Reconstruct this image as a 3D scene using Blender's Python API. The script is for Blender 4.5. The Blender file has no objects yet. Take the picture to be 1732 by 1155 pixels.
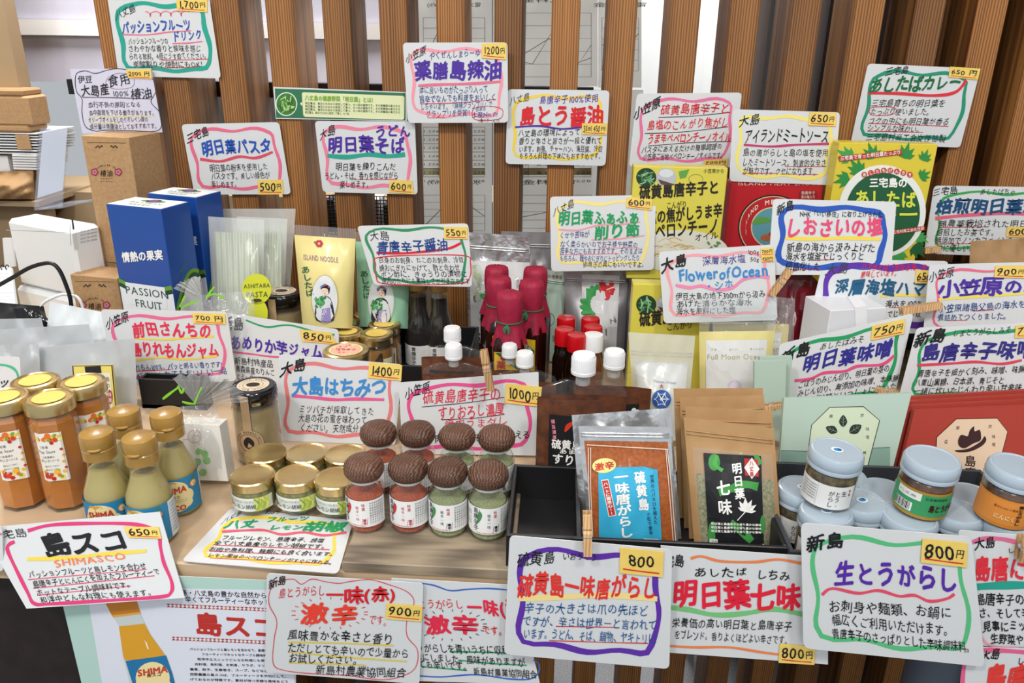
import bpy, math, random
import numpy as np
from mathutils import Vector, Matrix

C = bpy.context.scene.collection
SC = bpy.context.scene
R = math.radians
rnd = random.Random(7)

# ------------------------------------------------------------------ camera
T = 0.90                                   # height of the counter top above the floor
F_PX, PITCH, YAW, ROLL = 1350.0, R(21.1), R(3.2), R(0.75)
EYE = np.array([0.0, 0.0, T + 0.50])
fw = np.array([-math.sin(YAW)*math.cos(PITCH), math.cos(YAW)*math.cos(PITCH), -math.sin(PITCH)])
rt0 = np.array([math.cos(YAW), math.sin(YAW), 0.0])
up0 = np.cross(rt0, fw)
RT = math.cos(ROLL)*rt0 + math.sin(ROLL)*up0
UP = -math.sin(ROLL)*rt0 + math.cos(ROLL)*up0
cam = bpy.data.cameras.new('camera')
cam.sensor_width = 36.0
cam.lens = F_PX*36.0/1732.0
cam.clip_start, cam.clip_end = 0.02, 60
co = bpy.data.objects.new('camera', cam); C.objects.link(co)
co.matrix_world = Matrix(((RT[0], UP[0], -fw[0], EYE[0]), (RT[1], UP[1], -fw[1], EYE[1]), (RT[2], UP[2], -fw[2], EYE[2]), (0, 0, 0, 1)))
SC.camera = co

# ------------------------------------------------------------------ light
SC.view_settings.view_transform = 'Standard'
SC.view_settings.look = 'None'
SC.view_settings.gamma = 1.0
SC.view_settings.use_curve_mapping = False
SC.view_settings.exposure = 0.0
w = bpy.data.worlds.new('room_light'); SC.world = w; w.use_nodes = True
w.node_tree.nodes['Background'].inputs[0].default_value = (0.90, 0.95, 1.0, 1)
w.node_tree.nodes['Background'].inputs[1].default_value = 0.50
SC.cycles.max_bounces = 7; SC.cycles.transparent_max_bounces = 24
SC.cycles.diffuse_bounces = 3; SC.cycles.glossy_bounces = 3; SC.cycles.transmission_bounces = 4
SC.cycles.sample_clamp_indirect = 4.0
SC.cycles.caustics_reflective = False; SC.cycles.caustics_refractive = False

def area(name, loc, target, size, power, col=(1, 0.97, 0.93)):
    l = bpy.data.lights.new(name, 'AREA'); l.shape = 'DISK'; l.size = size; l.energy = power; l.color = col
    o = bpy.data.objects.new(name, l); C.objects.link(o); o.location = loc
    o.rotation_euler = (Vector(target) - Vector(loc)).to_track_quat('-Z', 'Y').to_euler()
    return o
area('ceiling_lamp', (-0.75, -0.55, 2.7), (-0.2, 0.9, T), 0.25, 17)
area('ceiling_lamp', (0.6, -0.45, 2.7), (0.3, 0.9, T), 0.25, 15)
area('ceiling_lamp', (-0.1, 0.75, 2.8), (0.0, 0.9, T), 0.3, 5)
area('ceiling_lamp', (0.0, -1.6, 2.5), (0.1, 0.9, T), 0.8, 17)
area('ceiling_lamp', (-1.7, -0.4, 2.7), (-0.3, 0.9, T), 0.4, 8)
area('back_room_fill', (0.8, 3.2, 2.8), (0.8, 4.4, 1.5), 0.8, 110, (1, 1, 1))  # added fill, no fitting there: makes the rear white wall bright
area('back_room_fill', (0.1, 2.9, 2.3), (0.1, 1.62, 1.4), 0.8, 30, (1, 1, 1))  # added fill that lights the pinned sheets through from behind
area('back_room_fill', (-1.0, 1.62, 2.4), (-1.3, 2.1, 1.5), 0.5, 34, (1, 1, 1))  # added fill to brighten the pale pane at the upper left

# ------------------------------------------------------------------ pixel -> world
def rays(u, v):
    u = np.asarray(u, float); v = np.asarray(v, float)
    a = (u-866.0)/F_PX; b = -(v-577.5)/F_PX
    return fw[None, :] + a[:, None]*RT[None, :] + b[:, None]*UP[None, :]
def at(u, v, Y):
    d = rays([u], [v])[0]; return EYE + d*((Y-EYE[1])/d[1])
def onz(u, v, z=T):
    d = rays([u], [v])[0]; return EYE + d*((z-EYE[2])/d[2])
def zat(u, v, Y): return float(at(u, v, Y)[2])

class Plane:
    def __init__(s, p, n):
        s.p0 = np.array(p, float); n = np.array(n, float); s.n = n/np.linalg.norm(n)
    def p(s, u, v, off=0.0):
        d = rays(np.atleast_1d(u), np.atleast_1d(v))
        q = s.p0 + 0*s.n
        t = (np.dot(q-EYE, s.n) + off) / (d @ s.n)
        return EYE + d*t[:, None]
def up_plane(u, v, Y, lean=0.0, yaw=0.0):
    """standing plane through pixel (u,v) at depth Y, leaning back by lean, turned by yaw (deg)"""
    a, y = R(lean), R(yaw)
    return Plane(at(u, v, Y), (math.sin(y)*math.cos(a), -math.cos(y)*math.cos(a), math.sin(a)))
def flat_plane(z, tilt=0.0): return Plane((0, 0.75, z), (0, -math.sin(R(tilt)), math.cos(R(tilt))))

# ------------------------------------------------------------------ colour and materials
def hx(h):
    h = h.lstrip('#'); return tuple((lambda c: c/12.92 if c <= 0.04045 else ((c+0.055)/1.055)**2.4)(int(h[i:i+2], 16)/255) for i in (0, 2, 4))
K = hx('16161a'); BL = hx('1f4fb0'); RD = hx('d5202c'); PK = hx('e26a8a'); GR = hx('1f9a5c'); TE = hx('23a08c')
PU = hx('4a2a9c'); YE = hx('ecd04e'); NV = hx('1c3f86'); WH = hx('f4f4f0'); MG = hx('d63a74'); LB = hx('3a88cc'); OR = hx('e8824a')
DG = hx('0f6a3c'); BK2 = hx('2c2c30')

MATS = {}
def mat(name, base=(0.8, 0.8, 0.8), rough=0.5, metal=0.0, spec=0.5, coat=0.0, trans=0.0, sss=0.0, attr=False, noise=None, bump=None, ior=1.45, emit=None, alpha=1.0):
    m = bpy.data.materials.new(name); m.use_nodes = True; MATS[name] = m
    nt = m.node_tree; b = nt.nodes['Principled BSDF']
    b.inputs['Base Color'].default_value = (*base, 1); b.inputs['Roughness'].default_value = rough
    b.inputs['Metallic'].default_value = metal; b.inputs['Specular IOR Level'].default_value = spec
    b.inputs['Coat Weight'].default_value = coat; b.inputs['Coat Roughness'].default_value = 0.08
    b.inputs['Transmission Weight'].default_value = trans; b.inputs['IOR'].default_value = ior
    b.inputs['Alpha'].default_value = alpha
    if sss: b.inputs['Subsurface Weight'].default_value = sss; b.inputs['Subsurface Radius'].default_value = (0.01, 0.006, 0.003)
    if emit: b.inputs['Emission Color'].default_value = (*emit[0], 1); b.inputs['Emission Strength'].default_value = emit[1]
    col = None
    if attr:
        a = nt.nodes.new('ShaderNodeAttribute'); a.attribute_name = 'Col'; col = a.outputs['Color']
    tc = nt.nodes.new('ShaderNodeTexCoord')
    if noise:                               # (scale, second colour or brightness factor, amount)
        n = nt.nodes.new('ShaderNodeTexNoise'); n.inputs['Scale'].default_value = noise[0]; n.inputs['Detail'].default_value = 5
        nt.links.new(tc.outputs['Object'], n.inputs['Vector'])
        rp = nt.nodes.new('ShaderNodeMapRange'); rp.inputs['From Min'].default_value = 0.35; rp.inputs['From Max'].default_value = 0.65
        rp.inputs['To Max'].default_value = noise[2]
        nt.links.new(n.outputs['Fac'], rp.inputs['Value'])
        mx = nt.nodes.new('ShaderNodeMix'); mx.data_type = 'RGBA'
        nt.links.new(rp.outputs[0], mx.inputs[0])
        if col: nt.links.new(col, mx.inputs[6])
        else: mx.inputs[6].default_value = (*base, 1)
        mx.inputs[7].default_value = (*noise[1], 1); col = mx.outputs[2]
    if col: nt.links.new(col, b.inputs['Base Color'])
    if bump:                                # (scale, strength)
        n = nt.nodes.new('ShaderNodeTexNoise'); n.inputs['Scale'].default_value = bump[0]; n.inputs['Detail'].default_value = 3
        nt.links.new(tc.outputs['Object'], n.inputs['Vector'])
        bp = nt.nodes.new('ShaderNodeBump'); bp.inputs['Strength'].default_value = bump[1]; bp.inputs['Distance'].default_value = 0.004
        nt.links.new(n.outputs['Fac'], bp.inputs['Height']); nt.links.new(bp.outputs[0], b.inputs['Normal'])
    return m

def film(name, tint=(1, 1, 1), haze=0.06, hazecol=(0.9, 0.92, 0.95), rough=0.06, ior=1.5, bump=None):
    """thin clear plastic or glass wall: lets light through, reflects by Fresnel, a little milky"""
    m = bpy.data.materials.new(name); m.use_nodes = True; MATS[name] = m; nt = m.node_tree; nt.nodes.clear()
    N = nt.nodes.new; L = nt.links.new
    o = N('ShaderNodeOutputMaterial'); t = N('ShaderNodeBsdfTransparent'); t.inputs[0].default_value = (*tint, 1)
    d = N('ShaderNodeBsdfDiffuse'); d.inputs[0].default_value = (*hazecol, 1)
    g = N('ShaderNodeBsdfGlossy'); g.inputs['Roughness'].default_value = rough; g.inputs[0].default_value = (1, 1, 1, 1)
    m1 = N('ShaderNodeMixShader'); m1.inputs[0].default_value = haze; L(t.outputs[0], m1.inputs[1]); L(d.outputs[0], m1.inputs[2])
    fr = N('ShaderNodeFresnel')               # the same reflectance from either side of the thin wall
    ge = N('ShaderNodeNewGeometry'); mr = N('ShaderNodeMapRange'); mr.inputs['To Min'].default_value = ior; mr.inputs['To Max'].default_value = 1/ior
    L(ge.outputs['Backfacing'], mr.inputs['Value']); L(mr.outputs[0], fr.inputs[0])
    m2 = N('ShaderNodeMixShader'); L(fr.outputs[0], m2.inputs[0]); L(m1.outputs[0], m2.inputs[1]); L(g.outputs[0], m2.inputs[2]); L(m2.outputs[0], o.inputs[0])
    if bump:
        tc = N('ShaderNodeTexCoord'); n = N('ShaderNodeTexNoise'); n.inputs['Scale'].default_value = bump[0]; n.inputs['Detail'].default_value = 4
        L(tc.outputs['Object'], n.inputs['Vector']); bp = N('ShaderNodeBump'); bp.inputs['Strength'].default_value = bump[1]; bp.inputs['Distance'].default_value = 0.006
        L(n.outputs['Fac'], bp.inputs['Height']); L(bp.outputs[0], g.inputs['Normal']); L(bp.outputs[0], fr.inputs['Normal'])
    return m

def wood(name, dark, light, scale=(40, 40, 2), rough=0.55, bump=0.25, varied=True):
    m = bpy.data.materials.new(name); m.use_nodes = True; MATS[name] = m; nt = m.node_tree
    N = nt.nodes.new; L = nt.links.new; b = nt.nodes['Principled BSDF']; b.inputs['Roughness'].default_value = rough
    tc = N('ShaderNodeTexCoord'); oi = N('ShaderNodeObjectInfo'); ad = N('ShaderNodeVectorMath'); ad.operation = 'ADD'
    sc = N('ShaderNodeVectorMath'); sc.operation = 'SCALE'; sc.inputs['Scale'].default_value = 40
    cb = N('ShaderNodeCombineXYZ'); L(oi.outputs['Random'], cb.inputs[0]); L(oi.outputs['Random'], cb.inputs[2]); L(cb.outputs[0], sc.inputs[0])
    L(tc.outputs['Object'], ad.inputs[0]); L(sc.outputs[0], ad.inputs[1])
    mp = N('ShaderNodeMapping'); mp.inputs['Scale'].default_value = scale; L(ad.outputs[0], mp.inputs[0])
    n = N('ShaderNodeTexNoise'); n.inputs['Scale'].default_value = 1; n.inputs['Detail'].default_value = 6; n.inputs['Distortion'].default_value = 1.2; L(mp.outputs[0], n.inputs[0])
    wv = N('ShaderNodeTexWave'); wv.wave_type = 'BANDS'; wv.inputs['Scale'].default_value = 1.6; wv.inputs['Distortion'].default_value = 7; wv.inputs['Detail'].default_value = 3
    wv.inputs['Detail Scale'].default_value = 0.6; L(mp.outputs[0], wv.inputs[0])
    av = N('ShaderNodeMath'); av.operation = 'MULTIPLY_ADD'; av.inputs[1].default_value = 0.45; L(wv.outputs['Fac'], av.inputs[0])
    h = N('ShaderNodeMath'); h.operation = 'MULTIPLY'; h.inputs[1].default_value = 0.6; L(n.outputs['Fac'], h.inputs[0]); L(h.outputs[0], av.inputs[2])
    cr = N('ShaderNodeValToRGB'); cr.color_ramp.elements[0].position = 0.2; cr.color_ramp.elements[1].position = 0.75
    cr.color_ramp.elements[0].color = (*dark, 1); cr.color_ramp.elements[1].color = (*light, 1); L(av.outputs[0], cr.inputs[0])
    if varied:
        hs = N('ShaderNodeHueSaturation'); mr = N('ShaderNodeMapRange'); mr.inputs['To Min'].default_value = 0.72; mr.inputs['To Max'].default_value = 1.3
        L(oi.outputs['Random'], mr.inputs[0]); L(mr.outputs[0], hs.inputs['Value']); L(cr.outputs[0], hs.inputs['Color']); L(hs.outputs[0], b.inputs[0])
    else: L(cr.outputs[0], b.inputs[0])
    bp = N('ShaderNodeBump'); bp.inputs['Strength'].default_value = bump; bp.inputs['Distance'].default_value = 0.002; L(av.outputs[0], bp.inputs['Height']); L(bp.outputs[0], b.inputs['Normal'])
    return m

mat('ink', attr=True, rough=0.55)
mat('gloss_print', attr=True, rough=0.28, coat=0.3)
mat('card', hx('d6d9db'), rough=0.3, coat=0.25)
mat('paper', attr=True, rough=0.7)
mat('sticker_paper', hx('edcf6c'), rough=0.6, noise=(60, hx('e6c45c'), 0.6))
mat('board_box', attr=True, rough=0.38, coat=0.15)
mat('kraft', hx('b8946a'), rough=0.75, noise=(180, hx('a5825a'), 0.7))
mat('kraft_foil', hx('b58f62'), rough=0.42, noise=(40, hx('a88256'), 0.5), bump=(35, 0.25))
mat('gold_lid', hx('dcc48c'), rough=0.27, metal=0.92, bump=(60, 0.03))
mat('gold_plastic', hx('a88442'), rough=0.3, spec=0.6, coat=0.3, noise=(200, hx('a87a30'), 0.4))
mat('white_plastic', hx('eef0f2'), rough=0.35)
mat('white_shell', hx('e6e9ea'), rough=0.4)
mat('red_plastic', hx('c4101c'), rough=0.22, coat=0.4)
mat('black_lid', hx('0c0c0e'), rough=0.15, coat=0.5)
mat('black_plastic', hx('18191c'), rough=0.4)
mat('dark_grey', hx('3a3d42'), rough=0.5)
mat('pale_blue_lid', hx('a9bac8'), rough=0.3, coat=0.3)
mat('silver_foil', hx('e2e4e6'), rough=0.26, metal=0.8, bump=(34, 1.0))
mat('grey_foil', hx('a7a5a8'), rough=0.35, metal=0.6, bump=(14, 0.4))
mat('red_paper', hx('a3193c'), rough=0.6, noise=(60, hx('7f1030'), 0.5), bump=(50, 0.5))
mat('green_string', hx('2f6b45'), rough=0.7)
mat('lime_tie', hx('8fd43c'), rough=0.45)
mat('cable', hx('121416'), rough=0.4)
mat('steel_post', hx('6f7886'), rough=0.4, metal=0.3)
mat('fruit_sauce', hx('cf7f2a'), rough=0.3, sss=0.2, noise=(30, hx('b86a1c'), 0.8))
mat('hot_sauce', hx('bcaa6a'), rough=0.4, sss=0.3, noise=(25, hx('b09c58'), 0.6))
mat('honey', hx('a87438'), rough=0.2, noise=(20, hx('8a5a28'), 0.5), coat=0.6)
mat('potato_jam', hx('a8926a'), rough=0.3, coat=0.5, noise=(50, hx('978052'), 0.6))
mat('lemon_paste', hx('969050'), rough=0.5, noise=(160, hx('66632e'), 0.9))
mat('soy', hx('160a06'), rough=0.12, coat=0.6)
mat('chili_oil', hx('2a0a06'), rough=0.15, coat=0.5)
mat('chili_red', hx('a4401f'), rough=0.8, noise=(500, hx('bc5c34'), 0.9))
mat('chili_green', hx('868f5e'), rough=0.8, noise=(500, hx('a4aa80'), 0.9))
mat('chili_orange', hx('b0602a'), rough=0.6, noise=(300, hx('8c4518'), 0.8), coat=0.35)
mat('herb_mix', hx('6b7040'), rough=0.7, noise=(350, hx('a8a07a'), 0.9), coat=0.3)
mat('paste_dark', hx('3b1c0c'), rough=0.3, noise=(120, hx('70401c'), 0.8), coat=0.6)
mat('brown_sauce', hx('54280f'), rough=0.25, noise=(90, hx('7c431b'), 0.8), coat=0.6)
mat('miso_paste', hx('2a1c10'), rough=0.5, noise=(140, hx('7c6b3a'), 0.8))
mat('salt', hx('e6e8e4'), rough=0.8, bump=(60, 0.2))
mat('noodle_green', hx('9aa890'), rough=0.7)
mat('speckled_floor', hx('8d8f93'), rough=0.5, noise=(420, hx('4f5156'), 0.9))
mat('dark_laminate', hx('2c2320'), rough=0.45, noise=(50, hx('1e1816'), 0.8))
mat('tan_wall', hx('a58d6c'), rough=0.7, noise=(3, hx('8f7858'), 0.5))
mat('white_wall', hx('e8e6e2'), rough=0.8)
mat('grey_wall', hx('8a8784'), rough=0.8)
mat('dark_wall', hx('221d1c'), rough=0.6)
mat('aluminium', hx('a8aeb8'), rough=0.4, metal=0.1)
mat('pale_panel', hx('d2d0dc'), rough=0.6, noise=(2.5, hx('aeadbc'), 0.8))
mat('black_metal', hx('14161b'), rough=0.45)
mat('tissue', hx('dfe5e8'), rough=0.6, bump=(9, 0.8))
mat('brown_wrap', hx('a07e56'), rough=0.7, bump=(18, 0.8))
film('glass', (0.95, 0.975, 0.96), 0.02, rough=0.02, ior=1.6, bump=None)
film('clear_film', (0.98, 0.99, 0.99), 0.07, rough=0.12, bump=(30, 0.8))
film('cello', (0.99, 0.99, 0.99), 0.12, rough=0.10, ior=1.55, bump=(45, 1.0))
film('cello_top', (0.99, 0.99, 0.99), 0.26, hx('f4f6f6'), rough=0.10, ior=1.5, bump=(60, 1.0))
film('wrap_film', (0.98, 0.99, 0.98), 0.30, hx('f4f7f5'), rough=0.15, ior=1.4, bump=(18, 0.6))
film('milky_film', (0.97, 0.98, 0.98), 0.36, hx('f2f5f3'), rough=0.2, bump=(22, 0.6))
film('pouch_film', (0.99, 0.98, 0.96), 0.02, rough=0.08, ior=1.4, bump=(20, 0.5))
film('frosted', (0.9, 0.93, 0.94), 0.62, hx('c9ced2'), rough=0.3, bump=(12, 0.4))
film('acrylic', (0.95, 0.97, 1.0), 0.12, hx('d8dcf0'), rough=0.03)
film('pane', (0.93, 0.95, 0.96), 0.10, hx('b8bcc0'), rough=0.05)
mat('lilac_card', hx('cfcfe2'), rough=0.5)
wood('cedar', hx('5a3418'), hx('a06c36'), (48, 48, 1.6))
wood('light_wood', hx('a3835a'), hx('dcc4a0'), (3, 70, 70), varied=False, bump=0.1)
wood('counter_wood', hx('c4a988'), hx('cdb394'), (1.2, 40, 40), rough=0.4, varied=False, bump=0.03)
wood('weathered_wood', hx('655a4c'), hx('a3937c'), (2.0, 45, 45), varied=False)
wood('cap_wood', hx('4a3028'), hx('76523f'), (60, 60, 330), rough=0.35, bump=0.8)
wood('peg_wood', hx('a67c50'), hx('cfa878'), (60, 60, 6), varied=True, bump=0.2)

def sheet_paper():
    m = bpy.data.materials.new('sheet_paper'); m.use_nodes = True; MATS['sheet_paper'] = m; nt = m.node_tree; nt.nodes.clear()
    o, d, t, x = [nt.nodes.new(n) for n in ('ShaderNodeOutputMaterial', 'ShaderNodeBsdfDiffuse', 'ShaderNodeBsdfTranslucent', 'ShaderNodeMixShader')]
    d.inputs[0].default_value = t.inputs[0].default_value = (0.9, 0.9, 0.88, 1); x.inputs[0].default_value = 0.6
    nt.links.new(d.outputs[0], x.inputs[1]); nt.links.new(t.outputs[0], x.inputs[2]); nt.links.new(x.outputs[0], o.inputs[0])
sheet_paper()
# ------------------------------------------------------------------ mesh building
def link(o, parent=None, label=None, cat=None, group=None, kind=None):
    C.objects.link(o)
    if parent is not None: o.parent = parent
    if label: o['label'] = label
    if cat: o['category'] = cat
    if group: o['group'] = group
    if kind: o['kind'] = kind
    return o
def empty(name, loc, label=None, cat=None, group=None, kind=None, rz=0.0):
    o = bpy.data.objects.new(name, None); o.location = [float(x) for x in loc]; o.rotation_euler = (0, 0, rz)
    o.empty_display_size = 0.02
    return link(o, None, label, cat, group, kind)

class MB:
    def __init__(s): s.v = []; s.f = []; s.c = []; s.m = []; s.n = 0
    def add(s, V, Fs, col=(0.8, 0.8, 0.8), m=0):
        V = np.asarray(V, float).reshape(-1, 3); s.v.append(V)
        for f in Fs: s.f.append([i+s.n for i in f]); s.c.append(col); s.m.append(m)
        s.n += len(V)
    def box(s, c, d, col=(0.8,)*3, m=0, rz=0.0, bev=0.0):
        x, y, z = d[0]/2, d[1]/2, d[2]/2
        if bev <= 0:
            V = np.array([(sx*x, sy*y, sz*z) for sz in (-1, 1) for sy in (-1, 1) for sx in (-1, 1)])
            Fs = [(0, 2, 3, 1), (4, 5, 7, 6), (0, 1, 5, 4), (2, 6, 7, 3), (0, 4, 6, 2), (1, 3, 7, 5)]
        else:
            b = bev; V = []
            for z0, k in ((-z, b), (-z+b, 0), (z-b, 0), (z, b)):
                V += [(-x+k+b*(k == 0), -y+k, z0), (x-k-b*(k == 0), -y+k, z0), (x-k, -y+k+b*(k == 0), z0), (x-k, y-k-b*(k == 0), z0),
                      (x-k-b*(k == 0), y-k, z0), (-x+k+b*(k == 0), y-k, z0), (-x+k, y-k-b*(k == 0), z0), (-x+k, -y+k+b*(k == 0), z0)]
            V = np.array(V); Fs = [tuple(range(7, -1, -1)), tuple(range(24, 32))]
            for r in range(3):
                for i in range(8): j = (i+1) % 8; Fs.append((r*8+i, r*8+j, r*8+8+j, r*8+8+i))
        if rz: cs, sn = math.cos(rz), math.sin(rz); V = np.stack([V[:, 0]*cs-V[:, 1]*sn, V[:, 0]*sn+V[:, 1]*cs, V[:, 2]], 1)
        s.add(V+np.array(c, float), Fs, col, m)
    def lathe(s, prof, n=28, c=(0, 0, 0), col=(0.8,)*3, m=0, squash=1.0, a0=0.0, a1=2*math.pi, sq=0.0, cap=False):
        """turned shape; sq > 0 pulls the circle towards a rounded square; a0..a1 an open patch (0 faces -Y)"""
        full = abs(a1-a0-2*math.pi) < 1e-6; k = n if full else n+1; V = []
        for r, z in prof:
            for i in range(k):
                a = a0+(a1-a0)*i/n; x, y = math.sin(a), -math.cos(a)
                if sq: g = 1/max(abs(x)**4+abs(y)**4, 1e-6)**0.25; g = 1+(g-1)*sq; x, y = x*g, y*g
                V.append((c[0]+r*x, c[1]+r*y*squash, c[2]+z))
        Fs = []
        for j in range(len(prof)-1):
            for i in range(n):
                i2 = (i+1) % k if full else i+1
                Fs.append((j*k+i, j*k+i2, (j+1)*k+i2, (j+1)*k+i))
        if cap: Fs.append(tuple(range(k-1, -1, -1))); Fs.append(tuple((len(prof)-1)*k+i for i in range(k)))
        s.add(V, Fs, col, m)
    def tube(s, pts, r, n=8, col=(0.8,)*3, m=0):
        P = [Vector(p) for p in pts]; V = []; rr = r if hasattr(r, '__len__') else [r]*len(P); nr = None
        for i, p in enumerate(P):
            t = (P[min(i+1, len(P)-1)]-P[max(i-1, 0)]).normalized()
            if nr is None: nr = t.orthogonal().normalized()
            nr = (nr - t*nr.dot(t)).normalized(); b = t.cross(nr)
            for k in range(n): a = 2*math.pi*k/n; V.append(p+(nr*math.cos(a)+b*math.sin(a))*rr[i])
        Fs = [(i*n+k, i*n+(k+1) % n, (i+1)*n+(k+1) % n, (i+1)*n+k) for i in range(len(P)-1) for k in range(n)]
        Fs += [tuple(range(n-1, -1, -1)), tuple((len(P)-1)*n+k for k in range(n))]
        s.add([tuple(x) for x in V], Fs, col, m)
    def slab(s, front, n, t, col=(0.8,)*3, m=0):
        """polygon of world points (front) given thickness t away from its normal n"""
        A = np.asarray(front, float); B = A-np.asarray(n, float)*t; k = len(A)
        s.add(np.vstack([A, B]), [tuple(range(k)), tuple(range(2*k-1, k-1, -1))]+[(i, k+i, k+(i+1) % k, (i+1) % k) for i in range(k)], col, m)
    def build(s, name, mats, parent=None, origin=None, smooth=False, label=None, cat=None, group=None, kind=None, auto=None):
        V = np.vstack(s.v) if s.v else np.zeros((0, 3))
        root = parent
        while root is not None and root.parent is not None: root = root.parent
        if origin is None: origin = np.array(root.get('org', (0, 0, 0))) if root is not None else np.zeros(3)
        V = V-np.asarray(origin, float)
        me = bpy.data.meshes.new(name)
        if not isinstance(mats, (list, tuple)): mats = [mats]
        for mm in mats: me.materials.append(MATS[mm])
        tot = [len(f) for f in s.f]; nl = sum(tot)
        me.vertices.add(len(V)); me.vertices.foreach_set('co', V.ravel())
        me.loops.add(nl); me.loops.foreach_set('vertex_index', np.concatenate([np.asarray(f, np.int32) for f in s.f]) if s.f else [])
        me.polygons.add(len(tot)); me.polygons.foreach_set('loop_start', np.concatenate([[0], np.cumsum(tot)[:-1]]).astype(np.int32))
        me.polygons.foreach_set('material_index', np.array(s.m, np.int32))
        me.polygons.foreach_set('use_smooth', [bool(smooth)]*len(tot))
        ca = me.color_attributes.new('Col', 'FLOAT_COLOR', 'CORNER')
        ca.data.foreach_set('color', np.repeat(np.array([(*c[:3], 1.0) for c in s.c]), tot, axis=0).ravel())
        me.update(calc_edges=True)
        if smooth and auto: me.set_sharp_from_angle(angle=R(auto))
        o = bpy.data.objects.new(name, me)
        if parent is None: o.location = [float(x) for x in origin]
        return link(o, parent, label, cat, group, kind)
def thing(name, org, label, cat, group=None, kind=None):
    """Empty at the thing's base; its parts are given in world coordinates"""
    o = empty(name, org, label, cat, group, kind); o['org'] = [float(x) for x in org]; return o
def local(name, label, cat, group=None):
    o = empty(name, (0, 0, 0), label, cat, group); o['org'] = [0.0, 0.0, 0.0]; return o
def dup(root, loc, rz=0.0, label=None, group=None):
    r = root.copy(); C.objects.link(r); r.location = [float(x) for x in loc]; r.rotation_euler = (0, 0, rz)
    if label: r['label'] = label
    if group: r['group'] = group
    for ch in [o for o in bpy.data.objects if o.parent == root]:
        c = ch.copy(); C.objects.link(c); c.parent = r
        for g in [o for o in bpy.data.objects if o.parent == ch]:
            d = g.copy(); C.objects.link(d); d.parent = c
    return r

# ------------------------------------------------------------------ writing
GLY = {}
def glyph(ch, w):
    w = min(w, 0.036); k = (ch, round(w, 3))
    if k in GLY: return GLY[k]
    if w > 0.003:                           # marker-thick strokes: the same letter struck several times side by side
        v, f, adv = glyph(ch, 0.0); V = []; Fs = []; m = 6 if w > 0.02 else 3
        for i, (dx, dy) in enumerate([(0, 0)]*(m == 6)+[(math.cos(a), math.sin(a)) for a in np.arange(m-(m == 6))*(1.2566 if m == 6 else 2.0944)+0.3]):
            V.append(v+np.array([dx*w, dy*w, i*2.5e-5])); Fs += [tuple(j+i*len(v) for j in q) for q in f]
        GLY[k] = (np.vstack(V) if len(v) else v, Fs, adv); return GLY[k]
    cu = bpy.data.curves.new('glyph', 'FONT'); cu.body = ch; cu.offset = w; cu.resolution_u = 2
    o = bpy.data.objects.new('glyph', cu); C.objects.link(o)
    me = bpy.data.meshes.new_from_object(o.evaluated_get(bpy.context.evaluated_depsgraph_get()))
    v = np.array([tuple(x.co) for x in me.vertices]).reshape(-1, 3); v[:, 2] = 0; f = [tuple(p.vertices) for p in me.polygons]
    bpy.data.objects.remove(o); bpy.data.meshes.remove(me); bpy.data.curves.remove(cu)
    wide = ord(ch) > 0x2000
    adv = 1.0 if wide else (0.34 if not len(v) else float(v[:, 0].max())+0.07)
    GLY[k] = (v, f, adv); return GLY[k]
def layout(s, h, length, jit=1.0, w=0.0, vertical=False):
    """flat letters: x along the line from 0 to length, y up, centred on 0"""
    gs = [glyph(ch, w) for ch in s]; out = []
    if vertical:
        p = length/len(s)
        for i, (v, f, adv) in enumerate(gs):
            if len(v): out.append((np.stack([(v[:, 0]-adv/2)*h, (v[:, 1]-0.38)*min(p, h*1.15)-(i+0.5)*p, v[:, 2]], 1), f))
        return out
    tot = sum(g[2] for g in gs) or 1.0; sx = length/tot; x = 0.0
    for v, f, adv in gs:
        if len(v):
            a = rnd.gauss(0, 0.05)*jit; k = 1+rnd.gauss(0, 0.05)*jit
            X = (v[:, 0]-adv/2)*sx*0.98*k; Yv = (v[:, 1]-0.38)*h*k
            X, Yv = X*math.cos(a)-Yv*math.sin(a), X*math.sin(a)+Yv*math.cos(a)
            X = X + Yv*rnd.gauss(0.05, 0.05)*jit; Yv = Yv+0.05*jit*h*np.sin(X/h*5+x)
            out.append((np.stack([X+x+adv*sx/2, Yv+rnd.gauss(0, 0.03)*h*jit, v[:, 2]], 1), f))
        x += adv*sx
    return out
def smooth_line(P, closed=False, k=6):
    P = [np.array(p, float) for p in P]; n = len(P); out = []
    for i in range(n if closed else n-1):
        g = (lambda j: P[j % n]) if closed else (lambda j: P[min(max(j, 0), n-1)])
        a, b, c, d = g(i-1), g(i), g(i+1), g(i+2)
        for t in np.arange(k)/k: out.append(0.5*((2*b)+(-a+c)*t+(2*a-5*b+4*c-d)*t*t+(-a+3*b-3*c+d)*t**3))
    if not closed: out.append(P[-1])
    return np.array(out)
def ribbon(P, w, closed=False, vary=0.12):
    P = np.asarray(P, float); n = len(P)
    d = np.roll(P, -1, 0)-np.roll(P, 1, 0) if closed else np.gradient(P, axis=0)
    d /= np.maximum(np.linalg.norm(d, axis=1), 1e-9)[:, None]; nr = np.stack([-d[:, 1], d[:, 0]], 1)
    ww = w/2*(1+vary*np.sin(np.arange(n)*0.7+rnd.random()*6))[:, None]
    V = np.vstack([P+nr*ww, P-nr*ww])
    return V, [(i, (i+1) % n, n+(i+1) % n, n+i) for i in range(n if closed else n-1)]

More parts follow.
